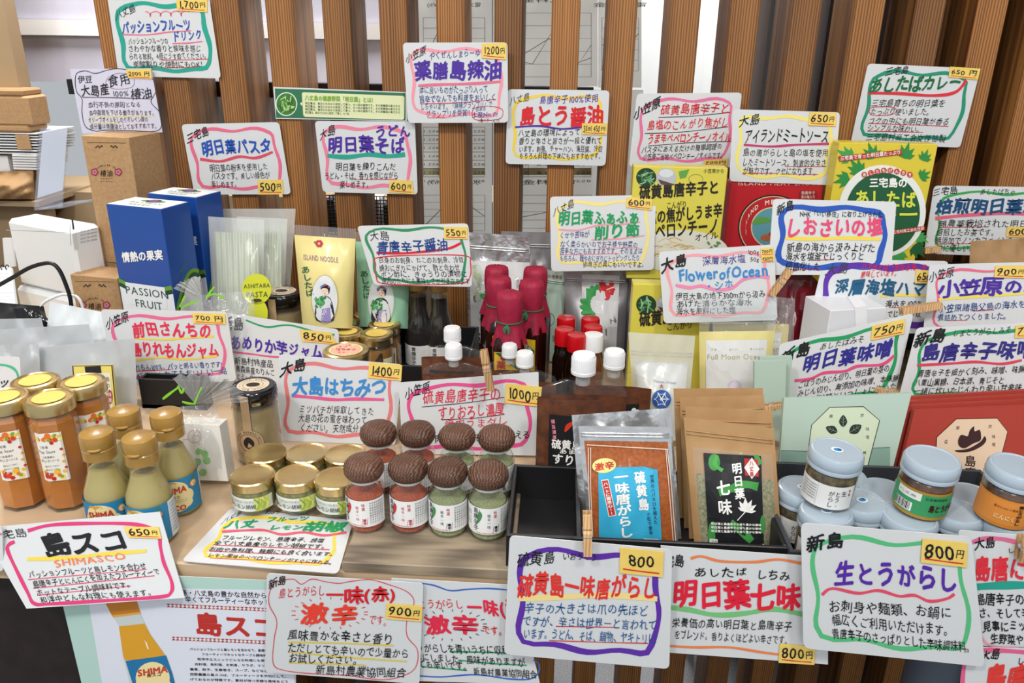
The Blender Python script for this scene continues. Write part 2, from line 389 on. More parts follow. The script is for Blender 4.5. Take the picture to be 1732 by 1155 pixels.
class Sheet:
    """collects flat print given in photograph pixels and lays it on a surface fn(u, v, lift) -> points"""
    def __init__(s, fn, o=(0, 0), k=3.464, up=(0, -1)):
        s.fn = fn; s.o = o; s.k = k; s.mb = MB(); s.up = np.array(up, float); s.lift = 0.0005; s.cnt = 0
    def X(s, P): P = np.asarray(P, float).reshape(-1, 2); return P/s.k+np.array(s.o)
    def put(s, P, Fs, col, lift=None):
        s.cnt = (s.cnt+1) % 150; V = s.fn(P[:, 0], P[:, 1], (s.lift if lift is None else lift)+s.cnt*1.2e-6); s.mb.add(V, Fs, col)
    def text(s, t, x0, y0, x1, y1, h, col, w=0.0, jit=1.0, vertical=False, lift=None):
        a, b = s.X([(x0, y0), (x1, y1)]); h = h/s.k; L = np.linalg.norm(b-a); e = (b-a)/L
        for P, f in layout(t, h, L, jit, w, vertical):
            if vertical: Q = a+P[:, :1]*(np.array([e[1], -e[0]])*(1 if s.up[1] < 0 else -1))+P[:, 1:2]*(-e)
            else: Q = a+P[:, :1]*e+P[:, 1:2]*s.up
            s.put(Q, f, col, (lift or s.lift)+P[:, 2])
    def line(s, pts, w, col, closed=False, smooth=True, lift=None, vary=0.12):
        P = s.X(pts); P = smooth_line(P, closed) if smooth else P
        V, f = ribbon(P, w/s.k, closed, vary); s.put(V, f, col, lift if lift else s.lift*0.6)
    def poly(s, pts, col, smooth=False, lift=None):
        P = s.X(pts); P = smooth_line(P, True, 4) if smooth else P
        s.put(P, [tuple(range(len(P)))], col, lift if lift else s.lift*0.5)
    def disc(s, x, y, rx, ry, col, n=24, lift=None, rot=0.0):
        a = np.arange(n)*2*math.pi/n; c, q = math.cos(rot), math.sin(rot)
        if n >= 20:
            P = [(x, y)]+[(x+k*(rx*math.cos(t)*c-ry*math.sin(t)*q), y+k*(rx*math.cos(t)*q+ry*math.sin(t)*c)) for k in (.3, .55, .8, 1) for t in a]
            s.put(s.X(P), [(0, 1+i, 1+(i+1) % n) for i in range(n)]+[(1+j*n+i, 1+(j+1)*n+i, 1+(j+1)*n+(i+1) % n, 1+j*n+(i+1) % n) for j in range(3) for i in range(n)], col, lift if lift else s.lift*0.5); return
        s.poly(np.stack([x+rx*np.cos(a)*c-ry*np.sin(a)*q, y+rx*np.cos(a)*q+ry*np.sin(a)*c], 1), col, lift=lift)
    def ring(s, x, y, rx, ry, w, col, n=28, lift=None):
        a = np.arange(n)*2*math.pi/n
        s.line(np.stack([x+rx*np.cos(a), y+ry*np.sin(a)], 1), w, col, True, False, lift, 0)
    def build(s, name, parent, m='ink', label=None):
        if s.mb.n: return s.mb.build(name, m, parent, label=label)

def round_poly(Q, r, n=4):
    """rounded corners for a convex pixel polygon"""
    Q = [np.array(q, float) for q in Q]; out = []; k = len(Q)
    if r <= 0: return np.array(Q)
    for i in range(k):
        a, b, c = Q[i-1], Q[i], Q[(i+1) % k]; p = b+(a-b)/np.linalg.norm(a-b)*r; q = b+(c-b)/np.linalg.norm(c-b)*r
        for t in np.arange(n+1)/n: out.append((1-t)**2*p+2*t*(1-t)*b+t*t*q)
    return np.array(out)
def bil(Q, s, t):
    Q = np.asarray(Q, float); s = np.asarray(s, float)[..., None]; t = np.asarray(t, float)[..., None]
    return (Q[0]*(1-s)+Q[1]*s)*(1-t)+(Q[3]*(1-s)+Q[2]*s)*t
def wavy(Q, inset=(0.07, 0.09), amp=(0.018, 0.022), ph=0.0, n=56, skip=None, waves=(2.0, 1.5)):
    """the hand-drawn wavy frame line that runs round a card"""
    ax, ay = 0.5-inset[0], 0.5-inset[1]; pts = []
    for i in range(n):
        if skip and skip[0] <= i/n <= skip[1]: continue
        a = 2*math.pi*i/n; c, q = math.cos(a), math.sin(a); g = 1/(abs(c)**7+abs(q)**7)**(1/7.0)
        x, y = c*g, q*g
        dx = amp[0]*math.sin(y*math.pi*waves[1]+ph) if abs(x) > 0.9 else 0
        dy = amp[1]*math.sin(x*math.pi*waves[0]+ph*1.7) if abs(y) > 0.9 else 0
        pts.append((0.5+ax*x+dx, 0.5+ay*y+dy))
    pts = np.array(pts); return bil(Q, pts[:, 0], pts[:, 1])
def stand_on(Q, plane, z):
    """shorten a standing quad (TL TR BR BL, pixels) so that it does not reach below height z"""
    Q = np.array(Q, float)
    for lo, hi in ((2, 1), (3, 0)):
        z0, z1 = plane.p(*Q[lo])[0][2], plane.p(*Q[hi])[0][2]
        if z0 < z < z1:
            a, b = 0.0, 1.0
            for _ in range(30):
                m = (a+b)/2; zz = plane.p(*(Q[lo]*(1-m)+Q[hi]*m))[0][2]
                if zz < z: a = m
                else: b = m
            Q[lo] = Q[lo]*(1-b)+Q[hi]*b
    return Q
CARDS = {}
def card(key, o, q, plane, label, T_=(), L_=(), B=None, P=None, r=26, name='price_card', cat='sign', m='card', thick=0.0009, group=None, bw=22, ph=0.0, inset=(0.075, 0.095), amp=(0.014, 0.02), skip=None, D=None):
    """o: origin of the magnified region the coordinates were read in (3.464 x)"""
    Q = np.array(q, float)/3.464+np.array(o, float)
    if plane.p0[1] > 0.70 and abs(plane.n[2]) < 0.8: Q = stand_on(Q, plane, T+0.0006)
    pts = round_poly(Q, r/3.464)
    W = plane.p(pts[:, 0], pts[:, 1])
    base = plane.p(*( (Q[2]+Q[3])/2 ))[0]
    up = ((Q[0]-Q[3])+(Q[1]-Q[2])); up /= np.linalg.norm(up)
    mb = MB(); mb.slab(W, plane.n, thick, (0.8,)*3)
    root = mb.build(name, m, None, base, label=label, cat=cat, group=group); root['org'] = [float(x) for x in base]
    if B is not None:
        fl = Sheet(plane.p, (0, 0), 1.0, up)
        P2 = wavy(Q, inset, amp, ph, skip=skip); V, f = ribbon(P2, bw/3.464, skip is None, 0.15)
        if skip: f = f
        fl.put(V, f, B, 0.0003); fl.build('border_line', root)
    sh = Sheet(plane.p, o, 3.464, up); sh.lift = 0.0006
    for l in L_: sh.line(l[2], l[1], l[0], closed=(len(l) > 3 and l[3]), lift=0.00045)
    for t in T_:
        sh.text(t[0], *t[1:6], t[6], t[7] if len(t) > 7 else 0.0)
    if D: D(sh)
    sh.build('lettering', root)
    for p in ([P] if P and not isinstance(P, list) else (P or [])):
        q2, txt = p[0], p[1]; S = np.array(q2, float)/3.464+np.array(o, float)
        sm = MB(); sm.slab(plane.p(S[:, 0], S[:, 1], 0.0016), plane.n, 0.0006); st = sm.build('price_sticker', 'sticker_paper', root)
        ss = Sheet(plane.p, (0, 0), 1.0, up)
        a, b = bil(S, [0.06], [0.44])[0], bil(S, [0.94], [0.47])[0]; hh = np.linalg.norm(S[3]-S[0])
        if txt.endswith('円') and len(p) < 3:
            mid = a+(b-a)*0.76
            ss.text(txt[:-1], *a, *mid, hh*0.78, K, 0.012, lift=0.0020); ss.text('円', *(mid+(b-mid)*0.08), *b, hh*0.42, K, 0.01, lift=0.0020)
        else: ss.text(txt, *a, *b, hh*0.6, K, 0.01, lift=0.0020)
        u0, u1 = bil(S, [0.08], [0.82])[0], bil(S, [0.92], [0.86])[0]
        ss.line([u0, (u0+u1)/2+(0, 0.4), u1], max(1.0, hh*0.05), RD, lift=0.0019); ss.build('lettering', st)
    CARDS[key] = (root, plane); return root
# ================================================================== the setting
def structure(name, mb, mats, label=None, **k):
    return mb.build(name, mats, None, kind='structure', label=label, **k)
mb = MB(); mb.box((0.0, 2.0, -0.02), (6.4, 6.0, 0.04)); structure('floor', mb, 'speckled_floor', 'grey speckled floor seen under the counter')
mb = MB(); mb.box((0, 2.0, 2.94), (6.4, 6.0, 0.04)); structure('ceiling', mb, 'white_wall', 'white ceiling')
# slatted partition behind the goods: every slat is a piece
YS = 1.34
wall = thing('wall_back', (0, YS, 0), 'wooden slat partition standing behind the whole display', None, kind='structure')
slat_x = [(159, 200), (257, 299), (357, 398), (447, 494), (544, 590), (641, 686), (738, 784), (837, 884), (934, 982), (1029, 1080), (1137, 1186), (1237, 1289), (1342, 1392), (1452, 1496), (1551, 1602), (1656, 1708), (1760, 1812), (1864, 1916), (1968, 2020)]
for i, (a, b) in enumerate(slat_x):
    x0, x1 = at(a, 0, YS)[0], at(b, 0, YS)[0]; mb = MB()
    mb.box(((x0+x1)/2, YS+0.055, 1.43), (0.0445, 0.11, 2.84), bev=0.002); mb.build('slat', 'cedar', wall)
for z in (1.72, 1.62, 1.47, 1.28):
    mb = MB(); mb.box((-0.42, YS+0.14, z+0.02), (0.95, 0.03, 0.026)); mb.build('rail', 'black_metal', wall)
# aluminium glazing behind the slats
gl = thing('window_1', (0.1, 1.62, 0), 'glazed screen behind the slats with sheets pinned to it', None, kind='structure')
def wbox(name, u0, u1, v0, v1, Y, d, m, parent=None, col=(0.8,)*3):
    a, b = at(u0, v0, Y), at(u1, v1, Y); mb = MB(); mb.box(((a[0]+b[0])/2, Y+d/2, (a[2]+b[2])/2), (abs(b[0]-a[0]), d, abs(a[2]-b[2])), col)
    return mb.build(name, m, parent)
wbox('pane', 690, 1290, -60, 560, 1.62, 0.006, 'pane', gl)
for u in (1295, 1396):
    x = at(u, 0, 1.55)[0]; mb = MB(); mb.box((x, 1.58, 1.4), (0.022, 0.05, 2.8)); mb.build('mullion', 'aluminium', gl)
# bright room and grey wall beyond, dark cupboard on the right, shop on the left
o = MB(); o.box((0.9, 4.4, 1.5), (2.6, 0.05, 2.8)); structure('wall_rear', o, 'white_wall', 'bright white wall of the room beyond the slats')
o = MB(); o.box((-0.8, 3.1, 1.5), (1.5, 0.05, 2.8)); structure('wall_far', o, 'grey_wall', 'grey wall far behind the left slats')
x = at(1305, 0, 1.66)[0]; o = MB(); o.box((x+0.8, 1.685, 1.4), (1.6, 0.05, 2.8)); structure('wall_right', o, 'dark_wall', 'dark panelling behind the right-hand slats')
x = at(24, 0, 1.78)[0]
o = MB(); o.box((x-0.5, 1.76, 1.4), (1.0, 0.04, 2.8)); structure('wall_left', o, 'tan_wall', 'tan cupboard end wall at the left')
pn = thing('window_2', (-1.3, 2.0, 0), 'pale frosted window at the upper left', None, kind='structure')
mb = MB(); a = at(20, 0, 2.0); b = at(230, 318, 2.0); mb.box((a[0]+0.35, 2.0, 1.9), (1.15, 0.01, 1.25)); mb.build('pane', 'pale_panel', pn)
for z in (1.40, 1.58, 1.77, 1.96):
    mb = MB(); mb.box((a[0]+0.35, 1.985, z), (1.15, 0.012, 0.035)); mb.build('rail', 'white_wall', pn)
z = zat(300, 318, 1.9)
o = MB(); o.box((-0.9, 1.93, z/2), (1.6, 0.22, z)); structure('trim_1', o, 'tan_wall', 'tan ledge under the frosted window')

# ------------------------------------------------------------------ counter
YE0 = float(onz(600, 966, T)[1])
ct = thing('display_counter', (0, YE0, 0), 'pale wooden counter with dark side panel carrying all the goods', 'counter')
mb = MB(); mb.box((0.0, YE0+0.32, T-0.016), (2.6, 0.64, 0.032), bev=0.002); mb.build('worktop', 'counter_wood', ct)
xr = at(470, 1100, YE0)[0]
mb = MB(); mb.box(((xr-1.3)/2, YE0+0.03, (T-0.032)/2), (xr+1.3, 0.02, T-0.034)); mb.build('front_panel', 'dark_laminate', ct)
mb = MB(); mb.box((1.28, YE0+0.32, (T-0.032)/2), (0.03, 0.6, T-0.034)); mb.build('side_panel', 'dark_laminate', ct)
p = onz(1560, 1290, 0.3)
mb = MB(); q = at(1577, 1130, 0.95); mb.lathe([(0.036, 0.0), (0.036, T-0.034)], 32, (q[0], 0.95, 0), cap=True); pl_ = mb.build('leg', 'steel_post', ct, smooth=True, auto=40)
# stepped black riser at the back right, plain risers under boxes
def riser(u0, u1, v, Y0, Y1, ztop, m, label):
    a, b = at(u0, v, Y0), at(u1, v, Y0); o = thing('display_riser', ((a[0]+b[0])/2, Y0, T), label, 'riser'); W = b[0]-a[0]; h = ztop-T
    mb = MB(); mb.box(((a[0]+b[0])/2, (Y0+Y1)/2, ztop-0.005), (W, Y1-Y0, 0.01)); mb.build('shelf', m, o)
    for x in (a[0]+0.006, b[0]-0.006): mb = MB(); mb.box((x, (Y0+Y1)/2, T+(h-0.01)/2), (0.012, Y1-Y0-0.004, h-0.011)); mb.build('side', m, o)
    mb = MB(); mb.box(((a[0]+b[0])/2, Y1-0.006, T+(h-0.01)/2), (W-0.026, 0.01, h-0.012)); mb.build('back', m, o)

# ================================================================== cards
A = (0, 0); Bq = (400, 0); Cq = (840, 0); Dq = (1232, 0); E = (0, 280); Fq = (400, 320); G = (840, 280); H = (1232, 280)
I = (0, 560); J = (400, 580); Kq = (800, 560); L = (1232, 560); M = (0, 822); Nq = (400, 822); O = (800, 822); Q = (1232, 822)
W = lambda Yo=0.0, yaw=0: up_plane(900, 200, 1.336-Yo, 0, yaw)
UL = PK
def loops(sh):
    pts = []
    for i in range(60):
        t = i/59; x = 850+250*t; pts.append((x+14*math.sin(t*26), 82-14*math.cos(t*26)-t*4))
    sh.line(pts, 6, hx('e87a8c'))
card('passion', A, [(628, -22), (1225, -8), (1295, 460), (695, 445)], W(0.003), 'white card with teal wavy frame, 1,700 yen, top left on the slats',
  [('八丈島', 675, 95, 792, 40, 58, K), ('パッションフルーツ', 712, 165, 1118, 145, 78, BL, .03), ('ドリンク', 1010, 215, 1185, 200, 66, BL, .025),
   ('パッションフルーツの', 750, 242, 985, 240, 42, K), ('さわやかな香りと酸味を感じ', 750, 285, 1178, 283, 46, K), ('られる飲料。4倍にうすめてください。', 755, 332, 1222, 328, 44, K), ('炭酸割りや焼酎にもOK!', 778, 378, 1185, 376, 44, K)],
  [(UL, 7, [(718, 202), (860, 204), (990, 188), (1118, 180)]), (UL, 7, [(1010, 255), (1100, 252), (1185, 243)]), (RD, 4, [(945, 352), (1100, 350), (1225, 346)]), (RD, 4, [(870, 398), (930, 398)]), (RD, 4, [(955, 398), (1160, 394)])],
  B=TE, bw=26, P=([(1030, -12), (1215, -8), (1213, 72), (1038, 62)], '1,700円'), ph=0.4, D=loops)
card('camellia', A, [(410, 405), (885, 400), (952, 775), (482, 782)], W(0.012), 'pale lilac paper card for camellia oil above the kraft box, 2000 yen',
  [('伊豆', 455, 465, 540, 465, 46, BK2, .01), ('大島産', 472, 535, 640, 522, 72, BK2, .015), ('食用', 628, 478, 765, 462, 78, BK2, .01), ('100%', 655, 548, 755, 545, 46, BK2), ('椿油', 765, 550, 890, 545, 66, BK2, .01),
   ('血行不良の原因となる', 515, 615, 825, 612, 36, BK2), ('血中脂質を下げる働きがあります。', 520, 660, 915, 660, 36, BK2), ('オリーブオイルをしのぐオレイン酸の', 515, 702, 868, 700, 36, BK2), ('成分量は健康油としておすすめです。', 525, 742, 930, 738, 36, BK2)],
  [(BK2, 4, [(485, 570), (650, 572), (890, 580)]), (hx('9a7a8a'), 3, [(640, 450), (620, 480), (640, 512), (700, 522), (775, 508), (785, 460), (750, 435), (690, 430)], True), (hx('e6dc8c'), 5, [(520, 680), (910, 682)]), (hx('e6dc8c'), 5, [(515, 718), (700, 718)]),
   (BK2, 4, [(440, 480), (450, 430), (500, 415), (560, 430), (640, 408), (720, 405), (860, 440), (905, 480), (915, 530), (885, 590), (900, 620), (935, 660), (945, 740), (900, 770), (760, 765), (620, 762), (560, 768), (500, 740), (480, 660), (480, 580), (450, 540)], True)],
  P=([(735, 408), (882, 405), (890, 462), (752, 458)], '2000 円', 1), m='lilac_card', r=0)
card('pasta', A, [(1062, 728), (1635, 715), (1705, 1138), (1140, 1140)], W(0.004), 'white card with pink frame and blue title on the left slats, 500 yen',
  [('三宅島', 1092, 815, 1222, 765, 64, K, .015), ('明日葉パスタ', 1180, 870, 1588, 850, 96, BL, .035), ('明日葉の粉末を使用した', 1228, 985, 1568, 975, 48, K), ('パスタです。美しい緑色が', 1235, 1035, 1580, 1025, 46, K), ('楽しめます。', 1238, 1082, 1400, 1078, 46, K)],
  [(hx('d84a62'), 16, [(1172, 932), (1290, 945), (1400, 918), (1500, 925), (1598, 890)])],
  B=PK, bw=18, P=([(1508, 1055), (1655, 1052), (1660, 1138), (1515, 1140)], '500円'), ph=0.8)
card('yakuzen', Bq, [(974, 250), (1588, 248), (1592, 718), (1005, 720)], W(0.02), 'white card with pink frame and heavy purple title at the top centre, 1200 yen',
  [('小笠原', 990, 350, 1112, 290, 58, K, .01), ('やくぜんしまらーゆ', 1130, 325, 1430, 308, 50, hx('3c2c7c')), ('薬膳島辣油', 1040, 415, 1555, 405, 118, PU, .045),
   ('体に良いものがたっぷり入って', 1070, 530, 1475, 522, 48, NV), ('旨辛でなんでも料理をおいしく', 1070, 580, 1522, 568, 48, NV, .006), ('しちゃいます。「麻辣グランプリ」で', 1078, 625, 1500, 610, 46, NV), ('グランプリを受賞!!', 1110, 668, 1368, 660, 44, NV), ('日本の', 1400, 640, 1462, 637, 26, NV), ('土産No.1!!', 1378, 675, 1530, 668, 36, NV, .01), ('(食べラーメン)', 1420, 705, 1540, 703, 24, K)],
  [(hx('e0708a'), 16, [(1065, 502), (1200, 495), (1380, 490), (1548, 478)]), (RD, 4, [(1075, 608), (1300, 602), (1520, 582)]), (RD, 4, [(1120, 690), (1220, 690)]), (RD, 4, [(1400, 632), (1380, 665), (1400, 700), (1480, 705), (1550, 690), (1555, 640), (1480, 622)], True)],
  B=hx('ee9aa8'), bw=18, P=([(1438, 255), (1582, 252), (1580, 350), (1436, 340)], '1200円'), ph=2.0)
card('udon', Bq, [(458, 708), (1045, 712), (1062, 1140), (505, 1125)], W(0.005), 'white card with pink frame, purple title over a teal stroke, 600 yen, centre slats',
  [('大島', 485, 800, 580, 745, 62, K, .01), ('うどん', 808, 770, 1020, 765, 76, PU, .035), ('明日葉そば', 532, 850, 990, 850, 104, PU, .045), ('明日葉を練りこんだ', 580, 978, 935, 975, 50, K, .005), ('うどん・そば。香りを感じながら', 515, 1032, 948, 1028, 46, K, .005), ('楽しめます。', 605, 1080, 790, 1078, 48, K, .005)],
  [(TE, 26, [(532, 912), (650, 920), (780, 905), (890, 915), (988, 905)]), (RD, 4, [(690, 1052), (940, 1050)])],
  B=hx('e8829c'), bw=20, P=([(898, 1055), (1030, 1058), (1040, 1138), (892, 1128)], '600円'), ph=1.4)
card('shoyu', Cq, [(65, 522), (662, 530), (638, 972), (52, 960)], W(0.006), 'white card with yellow frame and red title on the centre slats, 35ml 450 yen',
  [('八丈島', 75, 595, 195, 560, 56, K), ('島唐辛子100%使用', 250, 585, 598, 572, 52, PU, .005), ('島とう醤油', 130, 685, 628, 680, 122, RD, .045), ('八丈島の環境によって', 125, 780, 492, 772, 46, K, .005),
   ('香りと辛さと旨さが一段と優れて', 130, 828, 618, 822, 44, K, .005), ('います。刺身、チャーハン、湯豆腐、冷奴', 130, 872, 620, 872, 42, K, .005), ('もちろん料理の下味にもおすすめです。', 132, 912, 625, 915, 42, K, .005)],
  [(PU, 11, [(108, 745), (250, 738), (380, 755), (500, 745)])],
  B=YE, bw=18, P=([(500, 722), (650, 722), (645, 790), (498, 788)], '35ml 450円'), ph=0.2)
card('peperoncino', Cq, [(822, 548), (1438, 542), (1385, 980), (775, 975)], W(0.022), 'white card with pink frame and three underlined red title lines, 700 yen',
  [('小笠原', 805, 670, 962, 590, 74, K, .025), ('硫黄島唐辛子と', 960, 640, 1368, 632, 66, RD, .012), ('島塩のこんがり焦がし', 882, 735, 1362, 715, 66, RD, .012), ('うま辛ペペロンチーノオイル', 885, 812, 1375, 802, 62, RD, .018), ('パスタにあえるだけの簡単調理の', 848, 878, 1322, 858, 42, K, .004), ('小笠原ご当地ペペロンチーノオイルです。', 858, 920, 1338, 908, 42, K, .004)],
  [(K, 4, [(948, 688), (1150, 680), (1368, 658)]), (K, 4, [(868, 782), (1100, 772), (1355, 742)]), (K, 4, [(888, 855), (1150, 835), (1375, 828)])],
  B=hx('e0709a'), bw=17, P=([(1215, 938), (1358, 928), (1352, 972), (1210, 970)], '700円', 1), ph=0.5)
card('meat', Dq, [(28, 640), (655, 658), (618, 1085), (5, 1062)], up_plane(1320, 300, 1.2195, 0), 'white card with pale yellow frame and black katakana title, 650 yen, above the red box',
  [('大島', 60, 715, 188, 695, 70, K, .01), ('アイランドミートソース', 95, 800, 590, 795, 88, K, .012), ('島の唐がらしと島の塩を使用', 85, 892, 588, 895, 50, K), ('したミートソース。刺激的な辛さ', 82, 948, 575, 958, 50, K), ('が魅力です。クセになります。', 85, 1000, 528, 1005, 50, K)],
  [(hx('c03a6a'), 13, [(90, 848), (250, 858), (400, 848), (590, 842)]), (RD, 4, [(335, 975), (575, 975)]), (RD, 4, [(85, 1015), (285, 1015)]), (RD, 4, [(305, 1020), (525, 1022)])],
  B=hx('eee078'), bw=20, P=([(478, 655), (632, 662), (630, 740), (468, 735)], '650円'), ph=2.6)
card('curry', Dq, [(818, 372), (1478, 402), (1358, 865), (716, 838)], W(0.003), 'white card with green frame and green title beside the slats at upper right, 650 yen',
  [('三宅島', 920, 420, 1058, 412, 54, K, .008), ('あしたばカレー', 828, 500, 1368, 480, 96, DG, .05), ('三宅島育ちの明日葉を', 838, 605, 1275, 605, 50, K), ('たっぷり使いました。', 832, 652, 1200, 655, 46, K), ('コクの中にも明日葉が香る', 820, 705, 1295, 715, 46, K), ('シンプルな味わい。', 815, 748, 1140, 758, 46, K), ('三宅島村商工会女性部製', 808, 800, 1275, 812, 50, K)],
  [(hx('d8303c'), 18, [(818, 545), (1000, 548), (1200, 560), (1330, 540), (1395, 470)]), (RD, 4, [(825, 650), (850, 628), (960, 628), (985, 650), (950, 672), (850, 675)], True), (RD, 4, [(820, 722), (1290, 740)]), (RD, 4, [(815, 768), (1140, 775)])],
  B=hx('209070'), bw=20, P=([(1300, 390), (1478, 402), (1462, 468), (1290, 452)], '650 円', 1), ph=1.0)
card('tea', H, [(1205, 118), (1960, 128), (1900, 545), (1145, 515)], up_plane(1640, 420, 1.20, 0), 'white card with green frame and dark teal title at the right edge, 600 yen',
  [('三宅島', 1195, 160, 1345, 140, 52, K, .005), ('あしたばちゃ', 1475, 152, 1685, 155, 40, K), ('焙煎明日葉茶', 1215, 240, 1830, 240, 96, hx('154a78'), .045), ('無農薬栽培された明日葉を', 1230, 340, 1860, 340, 50, K), ('焙煎したお茶です。', 1218, 390, 1580, 392, 48, K), ('無添加でノンカフェインの', 1210, 440, 1672, 436, 46, K), ('体に優しいお茶です。', 1220, 482, 1600, 485, 46, K)],
  [(hx('e0607c'), 20, [(1212, 310), (1400, 290), (1600, 280), (1850, 288)]), (RD, 4, [(1230, 362), (1505, 358)]), (RD, 4, [(1215, 460), (1670, 455)])],
  B=hx('3aa050'), bw=14, P=([(1635, 358), (1800, 362), (1795, 422), (1628, 418)], '600円'), ph=0.3)
card('furikake', G, [(312, 182), (935, 172), (920, 612), (320, 620)], up_plane(1020, 455, 1.165, 6), 'white card with pale yellow frame and green title above the red-capped bottles',
  [('八丈島', 330, 275, 455, 215, 56, K), ('明日葉ふぁふぁ', 362, 310, 838, 300, 84, GR, .05), ('削り節', 570, 392, 842, 385, 88, GR, .045), ('くせや苦味が', 368, 412, 545, 400, 40, NV), ('なく柔らかいのでお子様や野菜の', 372, 460, 828, 462, 42, NV), ('苦手な方にもおすすめです。そのままは', 370, 502, 855, 500, 42, NV), ('もちろん、麺やおにぎりにトッピングしたり', 370, 545, 838, 542, 42, NV), ('卵焼きの具にもいいですよ。', 505, 580, 880, 578, 38, K)],
  [(hx('ee98a8'), 9, [(362, 375), (480, 378), (600, 348), (720, 345), (840, 330)]), (hx('ee98a8'), 8, [(555, 435), (700, 430), (865, 410)]), (hx('ee98a8'), 5, [(595, 482), (835, 482)]), (hx('ee98a8'), 5, [(370, 522), (720, 515)])],
  B=hx('f0e088'), bw=18, P=([(762, 185), (912, 190), (908, 262), (758, 245)], '600円'), ph=1.2)
card('ocean', G, [(950, 505), (1625, 462), (1645, 905), (980, 925)], up_plane(1215, 540, 1.035, 8), 'white card with soft pink frame and blue handwritten title above the salt bags',
  [('大島', 960, 590, 1118, 545, 88, K, .03), ('深層海水塩', 1205, 560, 1460, 545, 56, hx('3c3c8c'), .004), ('100g', 1470, 508, 1540, 506, 36, K), ('50g', 1485, 548, 1540, 546, 34, K), ('FlowerofOcean', 1065, 640, 1590, 612, 92, LB, .03), ('・シホ', 1215, 710, 1390, 690, 62, LB, .02),
   ('伊豆大島の地下300mから汲み', 1048, 768, 1575, 752, 46, K), ('あげた清らかな海水', 1052, 812, 1500, 800, 44, K), ('海水を原料にした塩', 1052, 856, 1400, 845, 44, K)],
  [(hx('ea8ab0'), 20, [(1048, 700), (1130, 715), (1200, 705), (1290, 728), (1380, 715), (1450, 665), (1530, 650), (1600, 655)])],
  B=hx('efa0a8'), bw=18, P=[([(1548, 485), (1622, 480), (1624, 525), (1550, 528)], '700円', 1), ([(1550, 528), (1624, 525), (1626, 562), (1552, 565)], '450円', 1)], ph=0.9)
card('shiosai', H, [(262, 195), (985, 212), (952, 640), (232, 640)], up_plane(1410, 470, 1.055, 8), 'white card with bold blue frame and pink title between the curry box and red packs',
  [('新島', 282, 262, 385, 230, 68, K, .02), ('NHK「いい移住」に取り上げられた', 418, 282, 905, 288, 38, K, .012), ('しおさいの塩', 335, 365, 905, 362, 120, hx('e24a72'), .045), ('新島の海から汲み上げた', 342, 478, 862, 480, 58, K, .008), ('海水を塩釜でじっくりと', 335, 532, 798, 530, 54, K, .008), ('結晶化した', 335, 588, 540, 590, 54, K, .008)],
  [(hx('eed44c'), 20, [(335, 425), (500, 430), (700, 425), (895, 432)]), (RD, 4, [(490, 555), (620, 550)]), (RD, 4, [(335, 610), (540, 608)])],
  B=hx('2454b4'), bw=32, ph=1.9, inset=(0.085, 0.11))
card('hama', H, [(560, 545), (1290, 560), (1240, 985), (455, 975)], up_plane(1480, 560, 1.045, 8), 'white card with thick purple frame behind the ribboned white box',
  [('大島', 570, 608, 708, 600, 72, hx('3a3a40')), ('ハマ水とは「母なる海」を', 780, 592, 1165, 598, 46, RD, .012), ('意味しています。', 775, 640, 1005, 628, 42, RD, .012), ('深層海塩ハマネ', 620, 712, 1250, 722, 100, hx('16567c'), .04), ('海水を100%', 920, 808, 1135, 808, 48, K, .01), ('でじっくり炊', 930, 868, 1130, 868, 44, K, .01)],
  [(hx('eed860'), 16, [(890, 765), (1000, 758), (1160, 762)]), (RD, 4, [(940, 832), (1130, 825)])],
  B=hx('5a2ca0'), bw=34, P=([(1100, 612), (1230, 615), (1225, 692), (1092, 690)], '650円'), ph=0.7)
card('ogasawara_salt', H, [(1178, 580), (1980, 560), (1960, 1010), (1140, 1000)], up_plane(1650, 560, 1.02, 8), 'white card with pink frame and purple title at the right edge, 900 yen',
  [('小笠原', 1175, 655, 1325, 615, 62, K, .008), ('小笠原の塩', 1230, 720, 1860, 700, 100, PU, .045), ('小笠原諸島父島の海水を直', 1230, 840, 1790, 808, 50, NV, .005), ('煮詰めてつくりました。', 1225, 890, 1650, 880, 46, NV, .005)],
  [(hx('eed860'), 16, [(1232, 785), (1450, 768), (1800, 745)]), (RD, 4, [(1430, 852), (1560, 845)]), (RD, 4, [(1290, 908), (1400, 905)])],
  B=PK, bw=15, P=([(1565, 588), (1745, 585), (1742, 660), (1558, 655)], '900円'), ph=1.5)
card('miso_a', L, [(300, 75), (1085, -105), (970, 395), (258, 480)], up_plane(1420, 680, 0.965, 10), 'green-framed 750 yen card behind the mint miso sleeve',
  [('新島', 305, 165, 485, 85, 96, K, .035), ('あしたばみそ', 535, 95, 800, 42, 46, K), ('明日葉味噌', 435, 195, 965, 95, 112, hx('2c2a8c'), .045), ('ごぼうのみじん切り、明日葉の茎の', 410, 315, 945, 215, 48, K, .006), ('みじん切り、無添加の味噌、本味醂', 405, 365, 1000, 268, 46, K, .006), ('および砂糖といっしょに炊いた', 400, 412, 985, 322, 46, K, .006)],
  [(hx('dc5080'), 17, [(388, 290), (480, 280), (560, 245), (680, 235), (760, 205), (900, 195), (972, 142)])],
  B=GR, bw=22, P=([(842, -30), (1038, -72), (1030, 15), (835, 55)], '750円'), ph=1.0)
